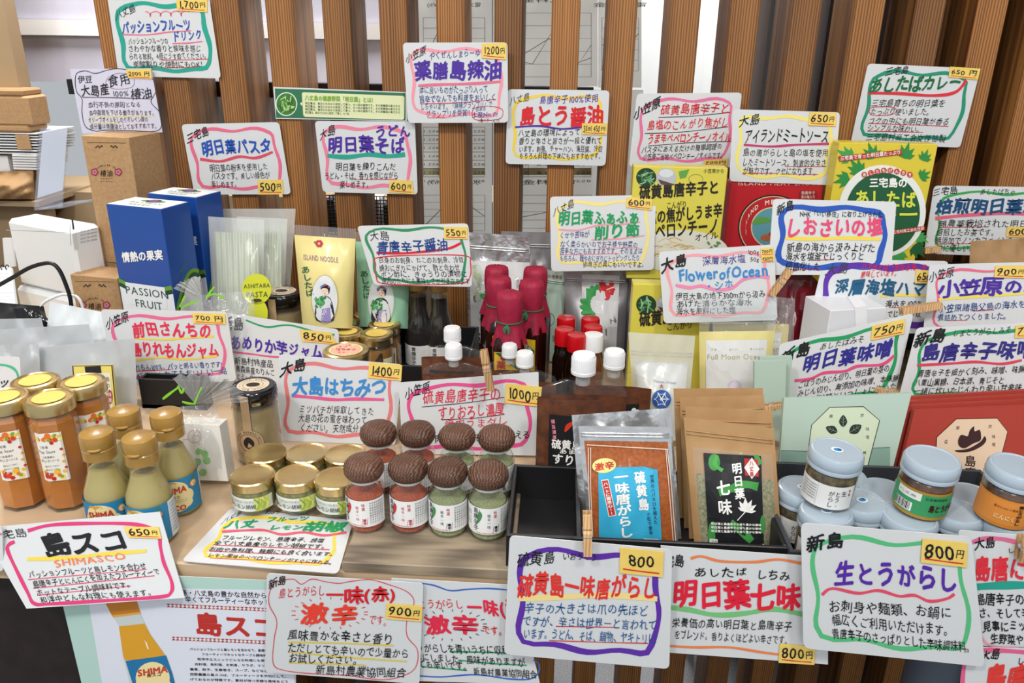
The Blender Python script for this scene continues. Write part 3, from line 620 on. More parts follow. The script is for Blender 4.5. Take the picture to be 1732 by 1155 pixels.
card('miso_b', L, [(1105, -20), (1980, -60), (1900, 400), (990, 420)], up_plane(1640, 680, 0.945, 10), 'green-framed card with dark purple title behind the rust red sleeves',
  [('新島', 1092, 55, 1280, 10, 88, K, .03), ('しまとうがらしみそ', 1315, 12, 1660, -8, 46, K), ('島唐辛子味噌', 1130, 130, 1800, 105, 112, hx('302a80'), .045), ('青唐辛子を細かく刻み、味噌、味醂', 1108, 250, 1740, 222, 50, K, .006), ('八重山黒糖、日本酒、青じそと', 1090, 302, 1620, 285, 48, K, .006), ('一緒に炊いたじんわり辛い甘辛味', 1085, 352, 1720, 330, 48, K, .006)],
  [(hx('d84058'), 15, [(1105, 200), (1300, 190), (1450, 180), (1600, 192), (1720, 170)])],
  B=GR, bw=18, P=([(1685, -32), (1860, -42), (1850, 38), (1678, 40)], '750円'), ph=0.4)
card('lemon_jam', E, [(588, 842), (1330, 855), (1385, 1262), (680, 1292)], up_plane(290, 645, 1.02, 8), 'pink-framed 700 yen card with two red title lines below the blue carton',
  [('小笠原', 620, 935, 752, 875, 66, K, .012), ('前田さんちの', 772, 960, 1240, 965, 96, hx('e03050'), .045), ('島りれもんジャム', 765, 1075, 1280, 1078, 90, hx('e03050'), .045), ('れもん100%、パッと明るい香りです!', 790, 1185, 1300, 1165, 42, NV, .006), ('紅茶に入れてもおいしい一品', 800, 1235, 1330, 1200, 42, NV, .006)],
  [(YE, 11, [(790, 1012), (950, 1020), (1100, 1010), (1255, 1000)]), (YE, 12, [(788, 1140), (950, 1125), (1100, 1135), (1270, 1115)]), (RD, 5, [(790, 1205), (1000, 1195)])],
  B=hx('e26a94'), bw=18, P=([(1128, 862), (1318, 870), (1322, 932), (1132, 925)], '700 円', 1), ph=0.8)
card('potato_jam', E, [(1318, 862), (1985, 960), (1985, 1320), (1385, 1290)], up_plane(460, 650, 1.045, 10), '850 yen card with green top line and purple title below the pasta bags',
  [('新島', 1305, 930, 1425, 915, 84, K, .025), ('あめりか芋ジャム', 1345, 1035, 1890, 1095, 88, PU, .04), ('新島村特産品', 1372, 1140, 1600, 1165, 46, K, .005), ('青森県産のりんご', 1380, 1190, 1610, 1215, 44, K, .005), ('とミックスした', 1385, 1235, 1560, 1255, 40, K, .005)],
  [(GR, 10, [(1440, 905), (1560, 945), (1700, 935), (1880, 985), (1960, 990)]), (hx('d85a88'), 10, [(1345, 1090), (1480, 1105), (1600, 1120), (1820, 1125)])],
  P=([(1755, 960), (1940, 978), (1970, 1048), (1770, 1030)], '850円'))
card('blue_shoyu', Fq, [(705, 215), (1358, 200), (1382, 572), (805, 560)], up_plane(710, 485, 1.12, 6), 'white card with green frame and navy title behind the soy bottles, 550 yen',
  [('大島', 778, 275, 895, 268, 62, K), ('青唐辛子醤油', 820, 345, 1240, 325, 78, NV, .02), ('白身のお刺身、たこのお刺身、冷奴', 832, 415, 1332, 415, 42, K), ('焼おにぎりにかけて、酢と合わせ', 835, 462, 1308, 458, 42, K), ('ポン酢に、きゅうりの漬物に', 842, 500, 1352, 495, 42, K), ('焼肉のたれにも美味しさが引き立ちます', 850, 535, 1368, 540, 40, K)],
  [(RD, 14, [(820, 372), (980, 375), (1150, 360), (1250, 345), (1315, 315)]), (RD, 6, [(830, 400), (815, 440), (820, 520), (850, 550), (1000, 560), (1300, 552), (1365, 520), (1370, 430), (1340, 390), (1100, 385)], True)],
  B=hx('2f8c5c'), bw=15, P=([(1215, 222), (1352, 222), (1355, 292), (1215, 292)], '550円'), ph=1.5, inset=(0.06, 0.07))
card('honey', J, [(248, 65), (972, 125), (925, 648), (232, 590)], up_plane(570, 752, 0.905, 12), 'coral-framed 1400 yen card with bright blue title behind the small jars',
  [('大島', 255, 165, 408, 120, 82, K, .025), ('大島はちみつ', 325, 250, 880, 262, 112, LB, .035), ('ミツバチが採取してきた', 365, 385, 808, 400, 54, K), ('大島の花の蜜を味わって', 362, 440, 765, 450, 54, K), ('ください。天然成分100%', 370, 495, 800, 508, 54, K)],
  [(hx('e05a92'), 18, [(325, 308), (450, 320), (580, 332), (700, 328), (865, 332)])],
  B=hx('de7a7c'), bw=20, P=([(778, 112), (970, 130), (965, 222), (768, 205)], '1400円'), ph=0.9)
card('suriorosi', J, [(950, 232), (1770, 170), (1772, 660), (975, 690)], up_plane(800, 768, 0.885, 10), 'white card with magenta frame clipped by a peg behind the wooden-capped bottles, 1000 yen',
  [('小笠原', 985, 300, 1135, 250, 72, K, .01), ('硫黄島唐辛子の', 1090, 320, 1550, 298, 84, hx('d83048'), .008), ('すりおろし濃厚', 1180, 412, 1570, 390, 84, hx('d83048'), .01), ('焼肉うまダレ', 1215, 475, 1590, 460, 66, hx('d83048')), ('肉にも魚にも万能に使える', 1160, 560, 1722, 535, 52, K, .01)],
  [(K, 4, [(1085, 375), (1350, 350), (1568, 318)]), (K, 4, [(1200, 450), (1400, 440), (1570, 418)])],
  B=hx('e0508c'), bw=22, P=([(1580, 238), (1790, 258), (1778, 375), (1570, 352)], '1000円'), ph=0.3, r=8)
# front cards
def front(off, lean=0.0): return up_plane(900, 1000, YE0-off, lean)
card('kosho', M, [(1351, 128), (2070, 200), (1982, 512), (1062, 438)], flat_plane(T+0.006, 1.2), 'yellow-framed card with green title lying flat under the small jars',
  [('八丈島', 1305, 205, 1420, 150, 50, K), ('850円', 1560, 148, 1640, 150, 40, K), ('八丈', 1318, 225, 1510, 215, 62, GR, .045), ('フルーツ', 1560, 195, 1810, 190, 36, GR, .03), ('レモン', 1580, 240, 1780, 240, 36, GR, .03), ('胡椒', 1780, 232, 2030, 238, 72, GR, .045),
   ('フルーツレモン、島唐辛子、焼塩', 1300, 300, 1900, 318, 34, K, .01), ('全て八丈島産のレモン胡椒です。', 1255, 330, 1930, 355, 32, K, .01), ('お肉や魚料理、麺類にも良く合います。', 1225, 368, 1975, 400, 32, K, .01), ('レモン風味のペペロンチーノがすぐに作れる。', 1220, 402, 1965, 450, 30, K, .008)],
  [(hx('e0586c'), 13, [(1300, 266), (1450, 258), (1550, 258), (1650, 282), (1780, 270), (1900, 288), (2030, 270)]), (hx('d8405c'), 4, [(1255, 345), (1930, 372)]), (hx('d8405c'), 4, [(1225, 380), (1700, 400)]), (hx('d8405c'), 4, [(1230, 420), (1940, 455)])],
  B=YE, bw=20, ph=0.6, r=30, inset=(0.09, 0.12))
card('shimasco', M, [(-115, 246), (935, 150), (1082, 655), (155, 718)], up_plane(190, 1025, YE0-0.022, 24), 'magenta-framed 650 yen card with big black title at the lower left',
  [('三宅島', -60, 300, 155, 268, 62, K), ('島スコ', 235, 345, 750, 320, 150, K, .045), ('SHIMASCO', 315, 452, 738, 408, 62, OR, .015), ('パッションフルーツと島レモンを合わせ', 165, 520, 855, 465, 46, K, .004), ('島唐辛子とにんにくを加えたフルーティーで', 190, 575, 935, 500, 46, K, .006), ('ホットなテーブル調味料です。', 210, 625, 780, 575, 46, K, .004), ('和洋中どんな料理にも使えます。', 232, 668, 905, 620, 46, K, .006)],
  [(YE, 22, [(158, 428), (400, 420), (650, 395), (858, 380)]), (hx('d84868'), 5, [(165, 548), (858, 488)]), (hx('d84868'), 5, [(195, 600), (905, 525)]), (hx('d84868'), 5, [(218, 640), (765, 585)]), (MG, 20, [(162, 262), (300, 228), (550, 218), (800, 225), (920, 270), (940, 360), (960, 450), (1005, 560), (1000, 625), (930, 650), (600, 672), (300, 690), (200, 688), (160, 620), (90, 480), (45, 380), (50, 345), (85, 325)])],
  P=([(722, 238), (928, 240), (945, 308), (755, 302)], '650円'), r=0)
card('ichimi_red', Nq, [(178, 512), (1095, 570), (1072, 1160), (168, 1090)], front(0.016), 'white card with thin red scalloped frame hanging from the counter edge, 900 yen',
  [('新島', 188, 580, 292, 545, 58, K, .015), ('島とうがらし', 245, 628, 520, 615, 66, RD), ('一味(赤)', 520, 640, 935, 638, 92, RD, .045), ('激辛', 370, 745, 720, 745, 130, hx('e8402c'), .05), ('です。', 775, 780, 905, 795, 58, RD), ('風味豊かな辛さと香り', 298, 870, 920, 895, 68, K, .004), ('ただしとても辛いので少量から', 300, 945, 1012, 985, 60, K, .004), ('お試しください。', 305, 1008, 735, 1020, 60, K, .004), ('新島村農業協同組合', 462, 1072, 995, 1098, 62, K, .004)],
  [(hx('d8505c'), 5, [(240, 560), (330, 545), (380, 575), (440, 545), (520, 560), (600, 570), (660, 560), (780, 548), (900, 580), (1000, 620), (1040, 680), (1000, 780), (1000, 880), (1060, 960), (1050, 1060), (980, 1110), (850, 1135), (650, 1110), (450, 1100), (280, 1080), (215, 1040), (220, 900), (235, 790), (190, 690), (200, 600)], True),
   (hx('dcc850'), 9, [(302, 915), (600, 920), (918, 935)]), (hx('dcc850'), 9, [(305, 970), (600, 1000), (998, 1028)]), (hx('dcc850'), 9, [(305, 1035), (500, 1040), (758, 1050)])]
   + [(RD, 4, [(545+130*math.cos(a)*1.55, 745+82*math.sin(a)), (545+150*math.cos(a)*1.5, 745+96*math.sin(a))]) for a in np.linspace(0.1, 6.2, 22)],
  P=([(878, 688), (1090, 705), (1085, 795), (872, 778)], '900円'), ph=0, r=22)
card('ichimi_green', Nq, [(905, 540), (1640, 582), (1780, 1165), (1000, 1140)], front(0.011), 'white card with thin blue wavy frame tucked behind two hanging cards under the counter edge',
  [('島とうがらし', 1000, 690, 1330, 690, 62, RD), ('一味(青)', 1345, 705, 1700, 720, 104, hx('e02848'), .045), ('激辛', 1095, 815, 1420, 815, 120, hx('e02848'), .05), ('です。', 1440, 845, 1580, 850, 56, RD, .01), ('島とうがらしを青いうちに収穫して', 960, 945, 1690, 965, 58, K, .006), ('一味にしました。風味がありますが', 1000, 995, 1690, 1035, 54, K, .006), ('とても辛いです。', 1020, 1040, 1370, 1058, 52, K, .006), ('新島村農業協同組合', 1385, 1085, 1760, 1105, 54, K, .006)],
  [(GR, 9, [(1250, 970), (1500, 975), (1700, 985)]), (GR, 8, [(1300, 1020), (1500, 1040), (1700, 1050)]), (GR, 8, [(1090, 1058), (1350, 1080)]), (hx('3468c0'), 8, [(1040, 565), (1150, 580), (1250, 612), (1350, 605), (1480, 600), (1620, 612)]), (hx('3468c0'), 8, [(1040, 1110), (1200, 1118), (1400, 1105), (1600, 1130), (1720, 1130), (1770, 1090), (1770, 1040), (1740, 1020)])]
   + [(K, 4, [(1258+120*math.cos(a)*1.55, 815+80*math.sin(a)), (1258+140*math.cos(a)*1.5, 815+94*math.sin(a))]) for a in np.linspace(0.1, 6.2, 22)], r=10)
card('iou', O, [(215, 290), (1168, 372), (1150, 1072), (182, 985)], front(0.024), 'card with thick purple frame pegged to the black tray front',
  [('硫黄島', 258, 435, 485, 415, 88, K, .008), ('いおうとう', 525, 408, 728, 418, 46, K, .008), ('硫黄島一味唐がらし', 262, 580, 1080, 600, 138, hx('e0342c'), .03), ('辛子の大きさは爪の先ほど', 300, 712, 1030, 728, 68, hx('1c5a96'), .004), ('ですが、辛さは世界一と言われて', 290, 790, 1078, 815, 66, hx('1c5a96'), .006), ('います。うどん、そば、鍋物、ヤキトリに!', 295, 862, 1078, 895, 66, hx('1c5a96'), .006)],
  [(hx('f0da90'), 34, [(270, 660), (500, 650), (800, 640), (1080, 662)], False), (RD, 5, [(485, 822), (840, 828)]), (RD, 5, [(445, 905), (750, 915), (1028, 922)])],
  B=hx('5c2ca4'), bw=32, P=([(862, 362), (1118, 385), (1112, 535), (858, 510)], ' 800 ', 1), ph=0.9, inset=(0.085, 0.1), r=34)
card('shichimi', O, [(1100, 350), (2080, 420), (2080, 1045), (1100, 972)], front(0.012), 'paper card with orange lines and red title over a green stroke',
  [('三宅島', 1060, 450, 1240, 430, 76, K, .02), ('あしたば', 1292, 505, 1612, 505, 60, K, .012), ('しちみ', 1660, 515, 1860, 528, 60, K, .012), ('明日葉七味', 1168, 625, 1925, 655, 165, hx('e01c38'), .05), ('栄養価の高い明日葉と島唐辛子', 1165, 800, 1870, 822, 62, K, .004), ('をブレンド。香りよくほどよい辛さです。', 1180, 868, 1862, 905, 58, K, .002)],
  [(OR, 15, [(1275, 425), (1340, 412), (1450, 440), (1650, 445), (1790, 430), (1940, 455), (2060, 460)]), (hx('74c07a'), 28, [(1100, 708), (1250, 722), (1420, 755), (1600, 745), (1750, 720), (1900, 745), (2040, 772)]), (OR, 14, [(1120, 935), (1300, 945), (1500, 945), (1700, 975), (1900, 1000)])],
  P=([(1798, 925), (2005, 945), (2000, 1048), (1790, 1035)], '800円'), r=0)
card('nama', Q, [(425, 215), (1425, 298), (1505, 1060), (440, 950)], front(0.028), 'green-framed 800 yen card with purple title hanging at lower right',
  [('新島', 455, 345, 680, 310, 100, K, .03), ('生とうがらし', 622, 510, 1345, 545, 150, hx('5426a4'), .045), ('お刺身や麺類、お鍋に', 585, 700, 1312, 740, 76, K, .003), ('幅広くご利用いただけます。', 605, 780, 1315, 850, 76, K, .003), ('青唐辛子のさっぱりとした辛味調味料。', 605, 860, 1440, 950, 68, K, .003)],
  [(hx('e04a66'), 17, [(548, 638), (610, 600), (760, 628), (880, 612), (1000, 645), (1090, 640), (1180, 675), (1280, 660), (1325, 632)])],
  B=hx('54bc7c'), bw=25, P=([(1138, 308), (1402, 335), (1398, 478), (1128, 448)], '800円'), ph=0.6, r=44)
card('niniku', Q, [(1345, 258), (2120, 320), (2120, 960), (1450, 935)], front(0.016), 'card with red title over a teal band at the right edge',
  [('大島', 1440, 340, 1565, 322, 74, K, .02), ('しまとう', 1635, 375, 1800, 392, 36, K, .01), ('島唐にんにく', 1435, 480, 2060, 490, 150, hx('e02c3c'), .05), ('島唐辛子の辛み', 1450, 665, 1850, 660, 74, K, .015), ('さ、そして辛くて', 1465, 745, 1870, 745, 66, K, .015), ('見事にミックス', 1490, 825, 1850, 810, 66, K, .02), ('生野菜やお肉', 1535, 895, 1830, 900, 64, K, .02)],
  [(hx('de6a94'), 26, [(1400, 345), (1480, 312), (1600, 310), (1760, 345), (1900, 360)]), (TE, 44, [(1440, 592), (1600, 582), (1800, 580)], False), (hx('e8a0b0'), 12, [(1480, 880), (1540, 935), (1700, 950)])], r=30)
card('niniku2', Q, [(1420, 945), (2120, 962), (2120, 1500), (1290, 1460)], front(0.020), 'white card with pink frame at the lower right corner, below the teal band card',
  [('大島', 1480, 1000, 1595, 975, 70, K, .02), ('しま', 1690, 1025, 1790, 1020, 50, K, .01), ('島唐辛子', 1500, 1130, 2020, 1130, 170, hx('e03a34'), .05)],
  [(hx('e0608c'), 26, [(1365, 1300), (1375, 1100), (1400, 1010), (1480, 965), (1620, 965), (1800, 980)])], r=10)
card('leftcard', I, [(-160, 140), (118, 152), (128, 560), (-170, 560)], up_plane(10, 700, 0.90, 12), 'edge of a white card with a green curve behind the tall jars',
  [('ッ', -10, 300, 60, 300, 60, K, .02)], [(hx('46b48a'), 14, [(-60, 195), (30, 200), (85, 225), (108, 280), (105, 400)])])
card('pinkcard', M, [(-120, 235), (12, 232), (20, 500), (-110, 490)], up_plane(0, 930, YE0-0.004, 10), 'pink-edged paper card half out of the frame at the left counter edge', [], [(hx('e07a9a'), 12, [(-60, 290), (10, 280)])])
# -------- the green banner on the slats
def banner(sh):
    sh.poly([(225, 518), (990, 545), (990, 705), (232, 690)], hx('2e7050'), lift=0.0003)
    sh.disc(292, 610, 64, 70, hx('dfe9d8'), lift=0.0005); sh.disc(292, 610, 58, 64, hx('3c7a34'), lift=0.0006)
    for i in range(30):
        a, x, y = rnd.random()*3.1, 292+rnd.uniform(-34, 34), 612+rnd.uniform(-38, 38)
        sh.line([(x-18*math.cos(a), y-18*math.sin(a)), (x+18*math.cos(a), y+18*math.sin(a))], 6, rnd.choice([hx('8fc46a'), hx('b6da8a'), hx('2c5c28')]), lift=0.0008)
    sh.poly(round_poly([(382, 540), (985, 562), (982, 702), (392, 684)], 14), hx('dde3b4'), lift=0.0005)
    sh.poly([(384, 596), (372, 608), (386, 622)], hx('dde3b4'), lift=0.0005)
    sh.text('八丈島の健康野菜「明日葉」とは?', 400, 572, 800, 586, 32, hx('7fae3c'), .04, 0.2, lift=0.0009)
    for i, y in enumerate((604, 622, 640, 658)):
        sh.text('明日葉は、毎日とれるから安定して育つ、セリ科の植物です。その栄養価の高さから'[:38-(i == 3)*16], 402, y, 960-(i == 3)*300, y+18-(i == 3)*9, 16, hx('4a5a3c'), 0.01, 0.2, lift=0.0009)
card('banner', Bq, [(215, 508), (1002, 540), (1000, 710), (230, 695)], W(0.001), 'long green printed banner with a round herb photo taped across the slats', D=banner, r=0, name='banner', cat='banner')
# -------- product poster under the counter edge
def poster(sh):
    sh.poly([(330, 500), (1720, 560), (1730, 1500), (560, 1500), (330, 540)], hx('b5d6cc'), lift=0.0002)
    sh.poly([(480, 590), (1720, 610), (1730, 1500), (655, 1500), (520, 690)], hx('dfe3ee'), lift=0.0004)
    k = dict(jit=0.1)
    sh.text('新島・八丈島の豊かな自然から生まれた', 1018, 622, 1720, 648, 38, K, .015, 0.1); sh.text('辛くてフルーティーなホットソース', 1082, 662, 1700, 686, 38, K, .015, 0.1)
    for y0, x0 in ((700, 975), (893, 1005)):
        for i in range(26):
            x = x0+i*24; y = y0+i*1.0; c = [hx('b02824'), hx('c8642c')][i % 3 == 2]
            sh.poly([(x, y-10), (x+12, y), (x, y+10), (x+22, y+10), (x+12, y), (x+22, y-10)], c, lift=0.0007)
    sh.text('島スコ', 1135, 805, 1640, 835, 140, hx('c03028'), .06, 0.1)
    for i, (s, x) in enumerate([('パッションフルーツと島レモンを合わせて、島唐辛子とにんにく', 1110), ('フルーティーでホットなテーブル調味料を作りました', 1180), ('和洋中エスニックどんなお料理にも使える万能調味', 1155), ('肉料理、魚料理、お刺身、サラダ、マリネ、炒め物、', 1140), ('蕎麦、餃子、生春巻き、スープ、などなど様々なお料', 1112), ('西野農園の島スコは、フルーティーさを大切にして、', 1112), ('げておるのが特徴です、素材が持つ芳醇な風味をどう', 1112)]):
        sh.text(s, x, 955+i*29.5, 1690, 966+i*30, 17, hx('202024'), .02, 0.1)
    # printed bottle picture
    sh.poly([(615, 680), (800, 670), (822, 738), (655, 758)], hx('c88028'), lift=0.0006); sh.poly([(655, 758), (822, 738), (826, 750), (662, 770)], hx('e0a850'), lift=0.0007)
    sh.poly([(665, 770), (822, 750), (850, 806), (880, 870), (945, 960), (975, 1010), (1000, 1090), (1060, 1500), (830, 1500), (745, 1090), (722, 1010), (712, 930), (700, 850), (697, 820)], hx('c9d2d0'), lift=0.0006)
    sh.poly([(697, 822), (846, 806), (880, 870), (945, 960), (972, 1000), (735, 1022), (722, 1000), (712, 930)], hx('dca02a'), lift=0.0008)
    sh.poly([(735, 1025), (972, 992), (1010, 1100), (1035, 1200), (1060, 1500), (850, 1500), (790, 1200)], hx('1f74a8'), lift=0.0009)
    sh.disc(895, 1125, 100, 95, hx('f2dfa4'), lift=0.0010); sh.disc(840, 1200, 60, 70, hx('f2dfa4'), lift=0.0010); sh.disc(950, 1190, 60, 70, hx('f2dfa4'), lift=0.0010)
    sh.text('SHIMA', 805, 1095, 985, 1070, 52, hx('c84030'), .04, 0.3, lift=0.0013); sh.text('島スコ', 858, 1110, 945, 1100, 26, K, .01, 0.2, lift=0.0013)
    sh.poly([(845, 900), (862, 920), (875, 960), (862, 950)], hx('f6e8c0'), lift=0.0011)
card('poster', M, [(330, 495), (1730, 560), (1735, 1500), (560, 1500)], front(0.006), 'large printed poster with a sauce bottle picture and red title under the counter edge', D=poster, r=0, name='poster', cat='poster')
# -------- sheets on the glass behind the slats
def gsheet(key, q, lab, D):
    Pn = up_plane(900, 200, 1.612); card(key, (0, 0), [(a*3.464, b*3.464) for a, b in q], Pn, lab, D=D, r=0, name='paper_sheet', cat='paper', thick=0.0004, m='sheet_paper')
def graph(x0, y0, x1, y1, ttl, pts):
    def D(sh):
        g = hx('6c6e70'); sh.k = 1.0; sh.o = (0, 0)
        for t in np.linspace(0, 1, 6): sh.line([(x0, y0+(y1-y0)*t), (x1, y0+(y1-y0)*t)], 0.7, hx('a8aaac'), smooth=False)
        for a, b in (((x0, y0), (x0, y1)), ((x1, y0), (x1, y1))): sh.line([a, b], 0.8, g, smooth=False)
        for p in pts: sh.line([(x0+(x1-x0)*a, y1+(y0-y1)*b) for a, b in p], 1.2, g, smooth=False)
        sh.text(ttl, (x0+x1)/2+46, y0-22, (x0+x1)/2-46, y0-22, 9, g, 0.01, 0.1)
        for i in range(5):
            y = y1+28+i*14
            if y < sh.ymax: sh.line([(x0, y), (x1, y)], 0.8, g, smooth=False); sh.text('852.7  968.8  452.1', x1, y+7, x0, y+7, 6, g, 0, 0)
    return D
import types
for i, (q, lab, a) in enumerate([
    ([(702, -60), (832, -60), (832, 150), (702, 150)], 'graph sheet on the glass behind the slats, seen from the back, upper left one', (716, 30, 820, 118, '電力使用量(kWh)', [[(0, .1), (.3, .9), (.5, .95), (.8, .4), (1, .3)]])),
    ([(834, -60), (1011, -60), (1011, 146), (834, 146)], 'graph sheet on the glass behind the slats, seen from the back, upper centre one', (858, 22, 1000, 130, '電気料金', [[(0, .3), (.3, .2), (.6, .85), (.8, .1), (1, .5)], [(0, .2), (.5, .6), (.8, .2), (1, .3)]])),
    ([(1012, -60), (1085, -60), (1085, 148), (1012, 148)], 'graph sheet on the glass behind the slats beside the bright gap', (1018, 30, 1080, 120, '電気料金', [[(0, .5), (.5, .3), (1, .7)]])),
    ([(702, 156), (832, 156), (832, 400), (702, 400)], 'table sheet on the glass behind the slats, lower left one', (716, 330, 820, 390, '水使用量(m3)', [[(0, .1), (.4, .8), (.6, .9), (1, .4)]])),
    ([(834, 152), (1088, 152), (1088, 560), (834, 560)], 'table sheet on the glass behind the slats, lower centre one', (858, 330, 1000, 400, '電気料金', [[(0, .4), (.5, .6), (1, .2)]]))]):
    def DD(sh, a=a, q=q):
        sh.ymax = q[2][1]-12; graph(*a)(sh)
        if i >= 3:
            g = hx('6c6e70')
            for y in range(215, 300, 14): sh.line([(a[0], y), (a[2], y)], 0.8, g, smooth=False); sh.text('852.7  968.8  452.1', a[2], y+7, a[0], y+7, 6, g, 0, 0)
            sh.poly([(a[0], 284), (a[2], 284), (a[2], 296), (a[0], 296)], hx('ccd2a8'))
            for x in np.linspace(a[0], a[2], 5): sh.line([(x, 215), (x, 298)], 0.7, g, smooth=False)
    gsheet('sheet%d' % i, q, lab, DD)
# ================================================================== bottles and jars (built once, then copied)
def wrapfn(Rr, th0=0.0, octo=False, prof=None):
    def fn(u, v, off=0.0):
        u = np.atleast_1d(np.asarray(u, float)); v = np.atleast_1d(np.asarray(v, float)); th = th0+u/Rr
        rr = (np.array([prof(z) for z in v]) if prof else Rr)+off+0*u
        if octo: d = (th+math.pi/8) % (math.pi/4)-math.pi/8; rr = rr*math.cos(math.pi/8)/np.cos(d)
        return np.stack([rr*np.sin(th), -rr*np.cos(th), v], 1)
    return fn
def wsheet(Rr, th0=0.0, octo=False, prof=None):
    s = Sheet(wrapfn(Rr, th0, octo, prof), (0, 0), 1.0, (0, 1)); s.lift = 0.0004; return s
def patch(sh, x0, x1, y0, y1, col, n=14, lift=0.0002):
    u = np.linspace(x0, x1, n+1); P = np.array([(a, y0) for a in u]+[(a, y1) for a in u])
    sh.put(P, [(i, i+1, n+2+i, n+1+i) for i in range(n)], col, lift)
def lathe_part(name, prof, m, root, n=32, **k):
    sm = k.pop('smooth', True); auto = k.pop('auto', 38); par = k.pop('par', None); lab = k.pop('label', None)
    mb = MB(); mb.lathe(prof, n, **k); return mb.build(name, m, par or root, (0, 0, 0), smooth=sm, auto=auto, label=lab)
def fblob(sh, x, y, r, col, lift=0.0006): sh.disc(x, y, r, r*0.9, col, 12, lift)

# ---- tall fruit sauce jar
def fruit_jar():
    t = local('fruit_sauce_jar', 'tall jar', 'jar', 'tall mango sauce jars with gold lids')
    o8 = dict(n=8, a0=math.pi/8, a1=2*math.pi+math.pi/8, smooth=False)
    lathe_part('sauce', [(0.0, 0.003), (0.0245, 0.004), (0.0252, 0.02), (0.0250, 0.106), (0.021, 0.113), (0.0, 0.113)], 'fruit_sauce', t, **o8)
    lathe_part('glass_jar', [(0.0, 0.0), (0.0255, 0.0), (0.0268, 0.004), (0.0265, 0.11), (0.0235, 0.118), (0.0228, 0.124)], 'glass', t, **o8)
    lid = lathe_part('lid', [(0.0262, 0.116), (0.0272, 0.1165), (0.0272, 0.127), (0.0262, 0.1295), (0.0235, 0.1305), (0.0225, 0.1290), (0.019, 0.1290), (0.0, 0.1292)], 'gold_lid', t)
    mb = MB(); mb.lathe([(0.0, 0.1297), (0.0175, 0.1297)], 32); mb.build('lid_sticker', 'sticker_paper', lid, (0, 0, 0))
    sh = wsheet(0.0266, 0.0, True); x0, x1, y0, y1 = -0.019, 0.013, 0.040, 0.098
    patch(sh, x0, x1, y0, y1, hx('f1eee6'), 24)
    for i in range(34):
        top = i % 2; x = rnd.uniform(x0+.003, x1-.003); y = rnd.uniform(y1-.012, y1-.003) if top else rnd.uniform(y0+.003, y0+.013)
        fblob(sh, x, y, rnd.uniform(.0015, .0036), rnd.choice([hx('d8452c'), hx('f0c23c'), hx('e87a30'), hx('f3dc6c'), hx('8aa83c'), hx('c02838')]), 0.0005+i*1e-5)
    for i in range(4): fblob(sh, x1-.0035+(i % 2)*.0012, y1-.020-i*.0075, .0018, rnd.choice([hx('c83828'), hx('e8b030')]))
    k = dict(jit=0.1); sh.text('三宅島', -.014, .0815, -.004, .0815, .0036, K, 0, 0.1); sh.text('Fruit Sauce', -.017, .076, .003, .076, .0048, K, 0, 0.6)
    sh.text('三宅島産の', -.013, .0695, .001, .0695, .003, K, 0, .1); sh.text('島マンゴーソース', -.016, .0650, .005, .0650, .0034, K, .01, .1)
    for i in range(3): sh.text('果実まるごと味わう', -.012, .0585-i*.0042, .004, .0585-i*.0042, .0023, hx('555555'), 0, .1)
    sh.build('label', t, 'ink'); return t
fj = fruit_jar()
for i, (u, v, rz, lab) in enumerate([(4, 670, .5, 'tall orange sauce jar cut by the left picture edge, front row'), (82, 671, .32, 'tall orange sauce jar with its whole fruit label facing front'), (59, 642, .7, 'tall orange sauce jar in the back row, farther left one'), (137, 644, .9, 'tall orange sauce jar in the back row beside the flip-cap bottles')]):
    p = onz(u, v, T+0.130)
    if i == 0: fj.location = (p[0], p[1], T); fj.rotation_euler = (0, 0, rz); fj['label'] = lab; fj.scale = (.93, .93, 1)
    else: dup(fj, (p[0], p[1], T), rz, lab)

